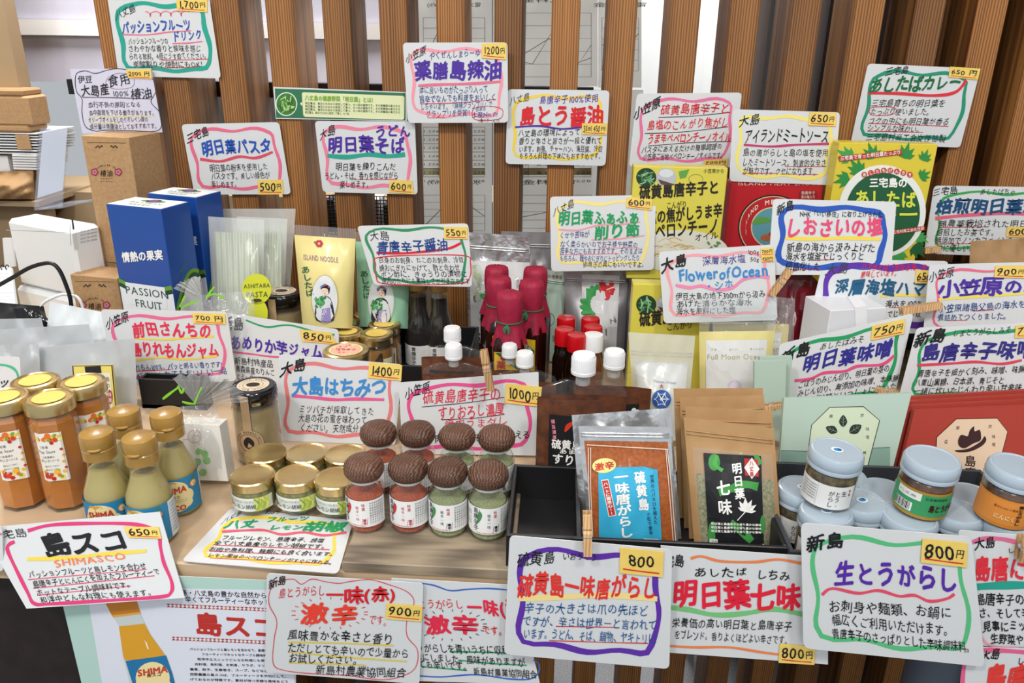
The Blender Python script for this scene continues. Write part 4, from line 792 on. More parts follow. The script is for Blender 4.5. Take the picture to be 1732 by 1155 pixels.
# ---- flip-cap sauce bottle
def flip_bottle():
    t = local('sauce_bottle', 'bottle', 'bottle', 'flip-cap passion fruit hot sauce bottles')
    prof = [(0.0, 0.0), (0.0215, 0.0), (0.0232, 0.003), (0.0235, 0.010), (0.0235, 0.046), (0.0225, 0.054), (0.0185, 0.064), (0.0150, 0.074), (0.0137, 0.084), (0.0135, 0.094)]
    lathe_part('glass_bottle', prof, 'glass', t, 36)
    lathe_part('sauce', [(0, 0.002)]+[(r-0.0014, z+0.001) for r, z in prof[1:8]]+[(0.0128, 0.0785), (0, 0.0785)], 'hot_sauce', t, 32)
    c = MB(); c.lathe([(0.0150, 0.090), (0.0162, 0.0905), (0.0165, 0.101), (0.0166, 0.1015), (0.0158, 0.1025), (0.0166, 0.104), (0.0168, 0.114), (0.0160, 0.1175), (0.0130, 0.1195), (0.0, 0.1205)], 36, squash=1.0, cap=False)
    cap = c.build('flip_cap', 'gold_plastic', t, (0, 0, 0), smooth=True, auto=40)
    b = MB(); b.lathe([(0.0, -0.0012), (0.0062, -0.0012), (0.0072, 0.0), (0.0062, 0.0014), (0.0, 0.0014)], 20, c=(0, -0.0152, 0.1045), squash=0.55); b.build('thumb_tab', 'gold_plastic', cap, (0, 0, 0), smooth=True)
    sh = wsheet(0.0236); patch(sh, -.052, .030, .006, .048, hx('2a86b4'), 40)
    for x, y, rx, ry in ((-.004, .033, .015, .013), (-.013, .027, .009, .009), (.006, .026, .010, .009), (-.003, .017, .013, .009), (-.012, .018, .007, .007), (.007, .018, .007, .006)): sh.disc(x, y, rx, ry, hx('f0dfa6'), 24, .0005+x*1e-4)
    for a in (-1.1, -.5, 0.0, .5, 1.1): sh.line([(-.008, .0415), (-.008+.005*math.sin(a), .0445+.001*math.cos(a)), (-.008+.008*math.sin(a), .0425)], .0009, hx('e0a040'), lift=.0008)
    sh.line([(-.0085, .038), (-.008, .0415)], .0008, hx('e0a040'), lift=.0008)
    sh.text('SHIMA', -.017, .0335, .009, .0365, .0105, hx('c8402c'), .04, .3, lift=.0009); sh.text('島スコ', -.010, .0265, .001, .0268, .0040, K, .01, .1, lift=.0009)
    for i in range(2): sh.text('フルーティーなホットソース', -.013, .0228-i*.0022, .008, .0228-i*.0022, .0018, hx('605030'), 0, 0, lift=.0009)
    sh.text('SCO', -.011, .0135, .006, .0135, .0085, hx('c8402c'), .03, .2, lift=.0009)
    sh.disc(.017, .038, .0042, .0042, hx('d88a3c'), 20, .0008); sh.disc(.017, .038, .0032, .0032, hx('f2d9b0'), 20, .0010); sh.disc(.018, .0375, .0018, .0018, hx('e8b040'), 14, .0012)
    sh.poly([(.0165, .0425), (.0185, .0475), (.0205, .0440)], hx('3c8c4c'), lift=.0009)
    patch(sh, .0285, .050, .006, .048, hx('dfe6ea'), 12, .0003)
    for i in range(9): sh.text('三宅島産果汁使用', .030, .044-i*.004, .048, .044-i*.004, .0024, hx('446080'), 0, 0)
    sh.build('label', t); return t
fb = flip_bottle()
for i, (u, v, rz, lab) in enumerate([(162, 730, .30, 'flip-cap sauce bottle nearest the tall orange jars, front row'), (234, 738, .05, 'flip-cap sauce bottle right behind the yellow price note, showing blue label'), (208, 693, .3, 'flip-cap sauce bottle in the back row, mostly hidden by the front pair'), (280, 697, .50, 'flip-cap sauce bottle with its red SCO lettering showing at the right')]):
    p = onz(u, v, T+0.118)
    if i == 0: fb.location = (p[0], p[1], T); fb.rotation_euler = (0, 0, rz); fb['label'] = lab
    else: dup(fb, (p[0], p[1], T), rz, lab)

# ---- small lemon pepper jar
def kosho_jar():
    t = local('lemon_pepper_jar', 'jar', 'jar', 'small lemon pepper jars with gold lids')
    prof = [(0.0, 0.0), (0.019, 0.0), (0.0225, 0.003), (0.0240, 0.009), (0.0240, 0.020), (0.0225, 0.027), (0.0215, 0.031)]
    lathe_part('glass_jar', prof, 'glass', t, 36)
    lathe_part('paste', [(0, 0.0015)]+[(r-0.001, z+0.001) for r, z in prof[1:-1]]+[(0, 0.028)], 'lemon_paste', t, 30)
    lathe_part('lid', [(0.0225, 0.0275), (0.0236, 0.028), (0.0238, 0.0355), (0.0243, 0.036), (0.0243, 0.0375), (0.0230, 0.039), (0.0215, 0.0385), (0.0190, 0.0378), (0.0, 0.0382)], 'gold_lid', t)
    sh = wsheet(0.0242, prof=lambda z: 0.0242 if 0.008 < z < 0.021 else 0.0237)
    patch(sh, -.026, .030, .0065, .0225, hx('e9ecea'), 30); patch(sh, .008, .026, .0065, .0225, hx('ccd884'), 12, .0004)
    for i in range(9): x = rnd.uniform(.010, .024); sh.line([(x, .008), (x+.003, .015), (x+rnd.uniform(-.003, .006), .022)], .0012, rnd.choice([hx('a8bc3c'), hx('e6e27c'), hx('7c9a34')]), lift=.0006)
    sh.text('八丈フルーツレモン', -.016, .0185, .008, .0185, .0030, hx('566040'), 0, .1); sh.text('レモン胡椒', -.018, .0125, .010, .0125, .0058, K, 0, .1)
    sh.line([(-.0235, .017), (-.021, .014), (-.020, .0105)], .0016, hx('203020')); sh.build('label', t); return t
kj = kosho_jar()
kl = ['small gold-lidded jar, front row, leftmost of six', 'small gold-lidded jar, front row, middle', 'small gold-lidded jar, front row, half behind a wooden-capped bottle', 'small gold-lidded jar, back row, leftmost with dark lid reflection', 'small gold-lidded jar, back row, middle', 'small gold-lidded jar, back row, beside the wooden caps']
for i, (u, v, z0) in enumerate([(427, 803, .0085), (502, 803, .0085), (569, 808, .0085), (450, 766, 0.0), (519, 766, 0.0), (584, 768, 0.0)]):
    p = onz(u, v, T+0.038+z0)
    if i == 0: kj.location = (p[0], p[1], T+z0); kj['label'] = kl[i]
    else: dup(kj, (p[0], p[1], T+z0), rnd.uniform(-.12, .12), kl[i])

# ---- spice bottles with turned wooden caps, standing on a weathered board
a, b = onz(588, 925, T+.012), onz(872, 925, T+.012)
mb = MB(); mb.box(((a[0]+b[0])/2, .745, T+.006), (b[0]-a[0], .20, .012), bev=.001)
bd = mb.build('display_board', 'weathered_wood', None, ((a[0]+b[0])/2, .745, T), label='weathered grey wooden board under the wooden-capped spice bottles', cat='board')
def spice(name, fill, red):
    t = local(name, 'bottle', 'bottle', 'spice bottles with round wooden caps')
    prof = [(0.0, 0.0), (0.0185, 0.0), (0.0195, 0.002), (0.0185, 0.0045), (0.0198, 0.007), (0.0202, 0.010), (0.0202, 0.040), (0.0195, 0.046), (0.0165, 0.053), (0.0150, 0.056), (0.0150, 0.060)]
    lathe_part('glass_bottle', prof, 'glass', t, 36)
    lathe_part('spice', [(0, 0.002)]+[(r-0.0016, min(z+0.001, .0385)) for r, z in prof[1:7]]+[(0.0184, 0.040), (0.010, 0.0412), (0, 0.0408)], fill, t, 28)
    lathe_part('inner_cap', [(0.0140, 0.055), (0.0150, 0.0555), (0.0150, 0.062), (0, 0.062)], 'white_plastic', t, 28)
    lathe_part('wooden_cap', [(0.0, 0.0575), (0.0140, 0.0575), (0.0182, 0.0600), (0.0206, 0.0645), (0.0210, 0.0690), (0.0200, 0.0735), (0.0168, 0.0775), (0.0105, 0.0800), (0.0, 0.0808)], 'cap_wood', t, 36)
    sh = wsheet(0.0203); patch(sh, -.030, .034, .0095, .0405, hx('eceeee'), 34)
    pc = hx('c83a34') if red else hx('4c8c58'); tc = hx('c84050')
    sh.text('島唐辛子', -.0125, .040, -.0125, .0125, .0062, K, .012, .2, True)
    sh.poly([(-.010, .034), (-.0068, .036), (-.0055, .031), (-.009, .023), (-.0150, .0165), (-.0110, .024)], pc, True, lift=.00035); sh.line([(-.008, .035), (-.0085, .0385)], .0008, hx('3c7a40'))
    sh.text('極辛一味', .0015, .0345, .0015, .0165, .0036, tc if red else K, 0, .1, True); sh.text('特選', .0078, .0375, .0078, .0290, .0036, tc, .01, .1, True)
    sh.line([(.0065, .0190), (.0120, .0200), (.0110, .0122), (.0055, .0115)], .0005, tc if red else K, True, False); sh.text('唐辛', .0088, .0195, .0088, .0122, .0036, tc if red else K, .03, .1, True)
    for i in range(7): sh.text('伊豆諸島産唐辛子を', .0150+i*.0024, .0385, .0150+i*.0024, .013, .0020, hx('444444'), 0, 0, True)
    for i in range(3): sh.text('乾燥した辛味', -.0200-i*.0030, .035, -.0200-i*.0030, .018, .0022, hx('444444'), 0, 0, True)
    sh.text('新島村農業協同組合', -.012, .0112, .010, .0112, .0016, tc, 0, 0); sh.build('label', t); return t
sr, sg = spice('spice_bottle', 'chili_red', True), spice('spice_bottle', 'chili_green', False)
used = {id(sr): False, id(sg): False}
lb = [(615, 788, sr, 'front row, leftmost, red chili'), (690, 789, sr, 'front row, second from left, red chili'), (757, 795, sg, 'front row, third from left, green chili'), (826, 800, sg, 'front row, nearest the black tray, green chili'),
      (640, 730, sr, 'back row, leftmost, red chili'), (705, 731, sr, 'back row, second from left, red chili'), (773, 736, sg, 'back row, third from left, green chili'), (840, 738, sg, 'back row, nearest the spout pouches, green chili')]
for i, (u, v, proto, lab) in enumerate(lb):
    p = onz(u, v, T+.012+.070); lab = 'wooden-capped spice bottle, '+lab; rz = (-.28, -.22, -.25, .05)[i % 4]
    if not used[id(proto)]: used[id(proto)] = True; proto.location = (p[0], p[1], T+.012); proto.rotation_euler = (0, 0, rz); proto['label'] = lab
    else: dup(proto, (p[0], p[1], T+.012), rz, lab)

# ---- round honey jars
def honey_jar(name, r, h, stick, lab, grp):
    t = local(name, lab, 'jar', grp)
    prof = [(0, 0), (r*.86, 0), (r*.97, .004), (r, .010), (r, h*.72), (r*.95, h*.80), (r*.86, h*.84)]
    lathe_part('glass_jar', prof, 'glass', t, 36)
    lathe_part('honey', [(0, .002)]+[(a-.0012, b+.001) for a, b in prof[1:5]]+[(0, h*.74)], 'honey', t, 30)
    lid = lathe_part('lid', [(r*.93, h*.82), (r*.99, h*.825), (r*1.0, h*.93), (r*1.02, h*.94), (r*.99, h*.985), (r*.88, h), (r*.82, h*.985), (0, h*.985)], 'gold_lid', t)
    if stick == 'plain': mb = MB(); mb.lathe([(0, h*.985+.0006), (r*.66, h*.985+.0006)], 32); mb.build('lid_sticker', 'sticker_paper', lid, (0, 0, 0))
    else:
        fn = lambda u, v, off=0: np.stack([np.atleast_1d(u)+0., np.atleast_1d(v)+0., h*.985+off+0*np.atleast_1d(u)], 1)
        s2 = Sheet(fn, (0, 0), 1.0, (0, 1)); s2.disc(0, 0, r*.74, r*.74, hx('f2dca0'), 28, .0005); s2.disc(0, 0, r*.66, r*.66, hx('f0b8a0'), 28, .0006)
        for i in range(26): a, q = rnd.random()*6.3, rnd.random()*r*.6; s2.disc(q*math.cos(a), q*math.sin(a), r*.06, r*.06, rnd.choice([hx('f6e4a8'), hx('e0708a'), hx('f4cfc0'), hx('d84a6a')]), 8, .0008)
        s2.text('はちみつ', -r*.45, 0, r*.45, 0, r*.22, hx('c83a5a'), .02, .3, lift=.0011); s2.build('lid_sticker', lid)
    sh = wsheet(r+.0001); patch(sh, r*.55, r*1.2, h*.15, h*.6, hx('e8dcb0'), 10); patch(sh, r*.7, r*1.1, h*.25, h*.5, hx('3a2c1c'), 8, .0004); sh.build('label', t)
    return t
hj = honey_jar('honey_jar', .0245, .085, 'plain', '', 'honey jars with yellow lid stickers')
for i, (u, v, lab) in enumerate([(637, 563, 'front right of the five, touching the soy bottle side'), (586, 560, 'front left of the five'), (575, 543, 'leftmost, just above the 850 yen note'), (625, 530, 'farthest back of the five'), (650, 547, 'rear right of the five')]):
    p = onz(u, v, T+.084); lab = 'honey jar with yellow lid sticker, '+lab
    if i == 0: hj.location = (p[0], p[1], T); hj['label'] = lab
    else: dup(hj, (p[0], p[1], T), rnd.uniform(-.3, .5), lab)
bh = honey_jar('honey_jar', .0310, .098, 'pink', 'larger honey jar with pink and yellow printed lid, front of the honey jars', None)
del_ = None
p = onz(585, 591, T+.097); bh.location = (p[0], p[1], T)

# ---- sweet potato jam jars
def jam(scale, u, v, lab, rz, grp=None):
    s = scale; t = local('jam_jar', lab, 'jar', grp)
    prof = [(0, 0), (.023*s, 0), (.0265*s, .003*s), (.0275*s, .010*s), (.0272*s, .070*s), (.0255*s, .078*s), (.0245*s, .084*s)]
    lathe_part('glass_jar', prof, 'glass', t, 36)
    lathe_part('jam', [(0, .002*s)]+[(a-.0013*s, b+.001*s) for a, b in prof[1:5]]+[(0, .073*s)], 'potato_jam', t, 30)
    lid = lathe_part('lid', [(.0260*s, .079*s), (.0268*s, .080*s), (.0270*s, .092*s), (.0262*s, .0945*s), (.0245*s, .096*s), (0, .0958*s)], 'black_lid', t)
    fn = lambda u, v, off=0: np.stack([np.atleast_1d(u)+0., np.atleast_1d(v)+0., .0962*s+off+0*np.atleast_1d(u)], 1)
    s2 = Sheet(fn, (0, 0), 1.0, (0, 1)); s2.disc(0, 0, .0185*s, .0185*s, hx('dccbb0'), 32, .0002); s2.ring(0, 0, .0115*s, .0115*s, .0005*s, hx('40342c'))
    s2.disc(0, 0, .008*s, .006*s, hx('241c18'), 20, .0005)
    for i, ch in enumerate('SWEET POTATO JAM NIIJIMA '):
        a = 1.57-i*2*math.pi/25; s2.text(ch, *(np.array([math.cos(a+.1), math.sin(a+.1)])*.0150*s), *(np.array([math.cos(a-.1), math.sin(a-.1)])*.0150*s), .004*s, hx('40342c'), .01, 0)
    s2.build('lid_label', lid)
    sh = wsheet(.0277*s); patch(sh, -.009*s, .001*s, .045*s, .0935*s, hx('b99a76'), 4, .0006)
    sh.disc(-.004*s, .034*s, .0170*s, .0170*s, hx('b99a76'), 36, .0007); sh.ring(-.004*s, .034*s, .0115*s, .0115*s, .0005*s, hx('40342c'), lift=.0010)
    sh.poly([(-.004*s, .042*s), (.002*s, .036*s), (.001*s, .029*s), (-.004*s, .026*s), (-.009*s, .029*s), (-.010*s, .036*s)], hx('241c18'), True, lift=.0010)
    for i, ch in enumerate('SWEET POTATO JAM'):
        a = 3.0-i*.19; c = np.array([-.004*s, .034*s]); s_ = .0143*s
        sh.text(ch, *(c+s_*np.array([math.cos(a+.08), math.sin(a+.08)])), *(c+s_*np.array([math.cos(a-.08), math.sin(a-.08)])), .0034*s, hx('2c221c'), .012, 0, lift=.0011)
    sh.text('さつまいもジャム', -.012*s, .0235*s, .004*s, .0235*s, .0024*s, hx('2c221c'), .01, 0, lift=.0011)
    sh.build('label', t); p = onz(u, v, T+.096*s); t.location = (p[0], p[1], T); t.rotation_euler = (0, 0, rz); return t
jam(1.03, 428, 651, 'black-lidded jam jar with round kraft label beside the coral-framed card', .1)
jam(1.22, 476, 492, 'black-lidded jam jar standing in front of the yellow noodle pack', -.0)

# ---- soy bottles
def soy(u, v, lab, h=.165):
    t = local('soy_sauce_bottle', lab, 'bottle', 'gold-capped soy sauce bottles'); s = h/.165
    prof = [(0, 0), (.0215, 0), (.0230, .004), (.0232, .050), (.0215, .066), (.0165, .082), (.0138, .094), (.0132, .130)]
    lathe_part('glass_bottle', [(a, b*s) for a, b in prof], 'glass', t, 32)
    lathe_part('soy_sauce', [(0, .001)]+[(a-.0010, b*s+.0005) for a, b in prof[1:7]]+[(.0122, .118*s), (0, .118*s)], 'soy', t, 30)
    cap = lathe_part('cap', [(.0140, .128*s), (.0150, .129*s), (.0152, .142*s), (.0146, .143*s), (.0152, .144*s), (.0152, .160*s), (.0140, .164*s), (0, .165*s)], 'gold_plastic', t, 30)
    b = MB(); b.lathe([(0, -.001), (.0052, -.001), (.006, 0), (.0052, .0012), (0, .0012)], 16, c=(0, -.0135, .1465*s), squash=.55); b.build('thumb_tab', 'gold_plastic', cap, (0, 0, 0), smooth=True)
    sh = wsheet(.0234); patch(sh, -.03, .03, .008, .042, hx('e4e4e2'), 26); sh.text('青唐辛子', -.006, .040, -.006, .010, .008, K, .02, .2, True); sh.build('label', t)
    p = onz(u, v, T+h); t.location = (p[0], p[1], T); return t
soy(706, 450, 'gold-capped dark soy bottle in front, in the black tray'); soy(691, 422, 'gold-capped soy bottle half hidden behind the front one')
s3 = soy(742, 452, 'dark soy bottle behind, its cap hidden by the green-framed card')

# ---- red paper wrapped chili oil bottles
def wrapped():
    t = local('chili_oil_bottle', '', 'bottle', 'chili oil bottles topped with red paper')
    mb = MB(); mb.lathe([(.019, 0), (.0215, .002), (.0220, .006), (.0220, .100), (.0195, .112), (.0130, .122), (.0125, .150)], 24, sq=.85, cap=True); mb.build('glass_bottle', 'chili_oil', t, (0, 0, 0), smooth=True, auto=50)
    V = []; n = 32; prof = [(.0001, .1775), (.0100, .1778), (.0165, .1755), (.0178, .170), (.0182, .156), (.0172, .143), (.0160, .136), (.0180, .128), (.0208, .116), (.0238, .104)]
    for j, (r, z) in enumerate(prof):
        for i in range(n):
            a = 2*math.pi*i/n; k = (.02 if j < 7 else .035*(j-6))*math.sin(a*7+j*.3); zz = z-(.016*max(0, math.cos(2*a+.5))*(j-7)/2 if j > 7 else 0)+.0006*math.sin(a*11)
            V.append((r*(1+k)*math.sin(a), -r*(1+k)*math.cos(a), zz))
    mb = MB(); mb.add(V, [(j*n+i, (j+1)*n+i, (j+1)*n+(i+1) % n, j*n+(i+1) % n) for j in range(len(prof)-1) for i in range(n)]); mb.build('paper_wrap', 'red_paper', t, (0, 0, 0), smooth=True)
    mb = MB(); mb.tube([(.0172*math.sin(a), -.0172*math.cos(a), .1365) for a in np.linspace(0, 6.3, 30)], .0011, 6)
    for s in (-1, 1): mb.tube([(0, -.0180, .136), (s*.004, -.022, .131), (s*.003, -.0235, .125), (s*.0012, -.021, .131), (0, -.0190, .135)], .0014, 6)
    mb.build('string_bow', 'green_string', t, (0, 0, 0), smooth=True)
    sh = Sheet(lambda u, v, off=0: np.stack([np.atleast_1d(u)+0., -.0226-off+0*np.atleast_1d(u), np.atleast_1d(v)+0.], 1), (0, 0), 1.0, (0, 1)); sh.lift = .0003
    sh.poly([(-.017, .020), (.017, .020), (.017, .098), (-.017, .098)], hx('e8bc2c'), lift=.0001); sh.line([(-.016, .021), (.016, .021), (.016, .097), (-.016, .097)], .0005, hx('8a3a1c'), True, False, lift=.0002)
    sh.poly([(-.016, .097), (-.006, .097), (.016, .082), (.016, .074)], hx('1f6a50'), lift=.0003); sh.text('小笠原', -.006, .0935, .012, .0810, .006, WH, .01, .1, lift=.0005)
    sh.text('薬膳島辣油', -.007, .086, -.007, .024, .013, hx('b8281c'), .03, .3, True, lift=.0005); sh.text('島の恵みをたっぷり', .009, .070, .009, .024, .0040, K, .01, .1, True, lift=.0005)
    sh.build('label', t, 'ink'); return t
wr = wrapped()
for i, (u, v, rz, lab) in enumerate([(862, 488, -.1, 'foremost, in the middle'), (844, 463, .4, 'second row, left'), (840, 445, .5, 'farthest back on the left'), (899, 469, -.35, 'second row, right'), (906, 447, -.5, 'farthest back on the right')]):
    p = onz(u, v+5, T+.1775); lab = 'red paper topped bottle, '+lab
    if i == 0: wr.location = (p[0], p[1], T); wr.rotation_euler = (0, 0, rz); wr['label'] = lab
    else: dup(wr, (p[0], p[1], T), rz, lab)

# ---- red capped little bottles
def redcap(m, capm):
    t = local('chili_sauce_bottle', '', 'bottle', 'small bottles with screw caps')
    lathe_part('bottle', [(0, 0), (.0145, 0), (.0160, .003), (.0160, .070), (.0125, .084), (.0105, .090), (.0105, .096)], m, t, 28)
    lathe_part('cap', [(.0128, .092), (.0135, .0925), (.0137, .112), (.0128, .1155), (0, .1165)], capm, t, 32)
    return t
rc = redcap('soy', 'red_plastic')
for i, (u, v, lab) in enumerate([(958, 543, 'rear left of the group'), (955, 562, 'front left of the group'), (999, 544, 'rear right of the group'), (1003, 558, 'second on the right, behind the white cap'), (976, 572, 'middle front of the group')]):
    p = onz(u, v-7, T+.116); lab = 'small dark bottle with red cap, '+lab
    if i == 0: rc.location = (p[0], p[1], T); rc['label'] = lab
    else: dup(rc, (p[0], p[1], T), 0, lab)
wc = redcap('brown_sauce', 'white_plastic'); p = onz(1004, 563, T+.116); wc.location = (p[0], p[1]-.004, T); wc['label'] = 'small bottle with white cap among the red-capped bottles'

# ---- pale blue lidded jars in the right-hand tray
def blue_jar(kind, lab, tr=0.0):
    t = local('seasoning_jar', lab, 'jar', 'glass jars with pale blue lids')
    r = .0245; prof = [(0, 0), (r*.88, 0), (r*.98, .003), (r, .008), (r, .036), (r*.93, .041), (r*.90, .045)]
    lathe_part('glass_jar', prof, 'glass', t, 36)
    lathe_part('contents', [(0, .001)]+[(a-.0009, b+.001) for a, b in prof[1:5]]+[(r*.9, .039), (0, .039)], 'miso_paste' if kind == 'white' else 'paste_dark', t, 30)
    lid = lathe_part('lid', [(r*.98, .0415), (r*1.05, .042), (r*1.06, .0445), (r*1.03, .0460), (r*1.06, .048), (r*1.05, .0545), (r*.98, .0575), (r*.90, .0580), (r*.86, .0572), (0, .0575)], 'pale_blue_lid', t, 40)
    sh = wsheet(r+.0001)
    if kind == 'white':
        patch(sh, -.040, .022, .005, .031, hx('e9ebea'), 34)
        for i, s in enumerate(('生', 'とう', 'がらし')): sh.text(s, .0100-i*.0058, .026-(i == 0)*-.001, .0100-i*.0058, .026-.0062*len(s), .0056, K, .008, .4, True)
        sh.poly([(.004, .009), (.013, .013), (.0165, .021), (.010, .0165)], hx('3a8c44'), True); sh.text('新島', .0160, .028, .0160, .020, .0028, hx('a03040'), .01, .1, True)
        for i in range(6): sh.text('名称香辛料調味料', -.034, .027-i*.003, -.016, .027-i*.003, .002, hx('666666'), 0, 0)
        sh.line([(-.015, .029), (-.015, .007)], .0003, hx('888888'), smooth=False)
    elif kind == 'green':
        patch(sh, -.046, .034, .003, .0325, hx('b08a34'), 40); patch(sh, -.044, .032, .0065, .030, hx('3c9c64'), 36, .0004)
        patch(sh, -.030, -.006, .022, .030, hx('e8ece8'), 10, .0006); patch(sh, -.030, -.012, .008, .0175, hx('eef0ee'), 8, .0006)
        for i in range(12): x = -.029+i*.00135; sh.line([(x, .009), (x, .0172)], .0005+.0004*(i % 3 == 0), K, smooth=False, lift=.0008)
        sh.text('島とうがらし', .002, .0165, .034, .0165, .0085, hx('3c1c10'), .03, .1, lift=.0009); sh.text('三宅島特産品', -.003, .0265, .018, .0265, .003, hx('184a30'), .01, .1, lift=.0009); sh.text('八丈島', -.028, .026, -.010, .026, .0026, hx('777777'), 0, .1, lift=.0009)
    elif kind == 'orange':
        patch(sh, -.046, .034, .003, .0325, hx('d88a34'), 40); patch(sh, -.044, .032, .006, .0305, hx('e09040'), 36, .0004)
        sh.text('熟とうがらし', .002, .030, .002, .008, .0050, hx('2a1810'), .03, .1, True, lift=.0009); sh.text('にんにく', -.018, .014, .000, .014, .0058, hx('f6e4b0'), .02, .1, lift=.0009); sh.text('島のにんにく熟成', -.020, .024, .000, .024, .0026, hx('7a3410'), .01, .1, lift=.0009)
    if kind == 'white':
        fn = lambda u, v, off=0: np.stack([np.atleast_1d(u)+0., np.atleast_1d(v)+0., .0576+off+0*np.atleast_1d(u)], 1)
        s2 = Sheet(fn, (0, 0), 1.0, (0, 1)); s2.disc(0, 0, .0058, .0050, hx('e4f0f8'), 24, .0003); s2.disc(.0005, 0, .0040, .0030, hx('3a8cc8'), 20, .0005); s2.disc(.0018, .0008, .0018, .0014, hx('184878'), 14, .0007); s2.build('lid_sticker', lid)
    sh.build('label', t) if kind != 'plain' else None; return t
jw, jg, jo = blue_jar('white', ''), blue_jar('green', ''), blue_jar('orange', '')
jp = blue_jar('plain', '')
LZ = T+.012
low = [(1398, 864, jw, 'with blue swirl sticker, front left of the tray'), (1458, 846, jw, 'with blue swirl sticker, under the white-labelled jar'), (1358, 824, jw, 'in the rear left corner of the tray'), (1496, 828, jp, 'with a plain lid, behind the front middle one'), (1540, 873, jp, 'with a plain lid, front middle of the tray'),
       (1618, 862, jp, 'with a plain lid, right below the green-labelled jar'), (1641, 836, jp, 'with a plain lid, between the green and orange jars'), (1704, 876, jp, 'with a plain lid, front right of the tray'), (1425, 803, jp, 'with a plain lid, hidden far behind the white-labelled jar'), (1560, 820, jp, 'with a plain lid, far behind the green-labelled jar'), (1710, 836, jp, 'with a plain lid, under the orange-labelled jar')]
us = set()
def put(proto, x, y, z, rz, lab, tilt=(0, 0)):
    if id(proto) not in us: us.add(id(proto)); r = proto; r.location = (x, y, z)
    else: r = dup(proto, (x, y, z))
    r.rotation_euler = (tilt[0], tilt[1], rz); r['label'] = lab; return r
for u, v, pr, lab in low: p = onz(u, v, LZ+.0575); put(pr, p[0], p[1], LZ, rnd.uniform(-.6, .6), 'pale blue lidded jar '+lab)
for u, v, pr, rz, lab in ((1411, 758, jw, -.15, 'white-labelled jar with pale blue lid standing on other jars'), (1573, 771, jg, -.25, 'green-labelled jar with pale blue lid standing on other jars'), (1716, 785, jo, -.1, 'orange-labelled jar with pale blue lid standing on other jars')):
    p = onz(u, v, LZ+.0585+.0575); put(pr, p[0], p[1], LZ+.0585, rz, lab, (0.05, 0.04))
# trays: black one in the middle, grey one at the right, small black ones behind
def tray(name, u0, u1, Y0, Y1, h, m, lab, div=(), z0=0.0, t=.004, vref=900):
    a, b = at(u0, vref, Y0)[0], at(u1, vref, Y0)[0]; r = thing(name, ((a+b)/2, Y0, T+z0), lab, 'tray'); z = T+z0
    mb = MB(); mb.box(((a+b)/2, (Y0+Y1)/2, z+.003), (b-a, Y1-Y0, .006)); mb.build('base', m, r)
    for y in (Y0+t/2, Y1-t/2): mb = MB(); mb.box(((a+b)/2, y, z+h/2), (b-a, t, h), bev=.0008); mb.build('wall', m, r)
    for x in (a+t/2, b-t/2): mb = MB(); mb.box((x, (Y0+Y1)/2, z+h/2), (t, Y1-Y0-2*t-.0004, h), bev=.0008); mb.build('wall', m, r)
    for f in div: mb = MB(); mb.box((a+(b-a)*f, (Y0+Y1)/2, z+h/2), (t, Y1-Y0-2*t-.0004, h-.002)); mb.build('divider', m, r)
    return r
tray('display_tray', 856, 1338, YE0+.004, .788, .048, 'black_plastic', 'black divided tray at the counter edge holding the chili and herb pouches', (.262,))
tray('jar_tray', 1342, 1830, YE0-.004, .815, .050, 'dark_grey', 'dark grey tray packed with pale blue lidded jars at the right', (), 0, .004)
tray('small_tray', 630, 790, 1.03, 1.20, .06, 'black_plastic', 'small black tray around the soy bottles', (), 0, .004, 600)
# ================================================================== cartons
def carton(name, tl, tr, Y, h, d, mt, lab, cat='box', a=0.0, draw=None, zb=None, group=None, top=None, bev=.0008):
    """upright box: top front corners in the photograph, turned by a degrees; the prints lie on its faces"""
    a = R(a); ex = np.array([math.cos(a), -math.sin(a), 0.0]); ey = np.array([math.sin(a), math.cos(a), 0.0])
    P = at(tl[0], tl[1], Y); F_ = Plane(P, -ey); Q2 = F_.p(tr[0], tr[1])[0]; w_ = float(np.dot(Q2-P, ex)); zt = float(P[2])
    if zb is None: zb = T
    h = zt-zb if h is None else h; zb = zt-h; base = P+ex*w_/2+ey*d/2; base = np.array([base[0], base[1], zb])
    r = thing(name, base, lab, cat, group); mb = MB(); mb.box((base[0], base[1], zb+h/2), (w_, d, h), rz=-a, bev=bev); mb.build('carton', mt, r)
    if draw:
        fr = Sheet(F_.p, (0, 0), 1.0); rt = Sheet(Plane(P+ex*w_, ex).p, (0, 0), 1.0); tp = Sheet(Plane(P, (0, 0, 1)).p, (0, 0), 1.0)
        fr.face = (P, ex, np.array([0, 0, -1.0]), w_, h); draw(fr, rt, tp); fr.build('front_print', r); rt.build('side_print', r); tp.build('top_print', r)
    return r
def facefn(P, ex, ez, n): return lambda u, v, off=0.0: P+np.atleast_1d(u)[:, None]*ex+np.atleast_1d(v)[:, None]*ez+(np.zeros(len(np.atleast_1d(u)))+off)[:, None]*n
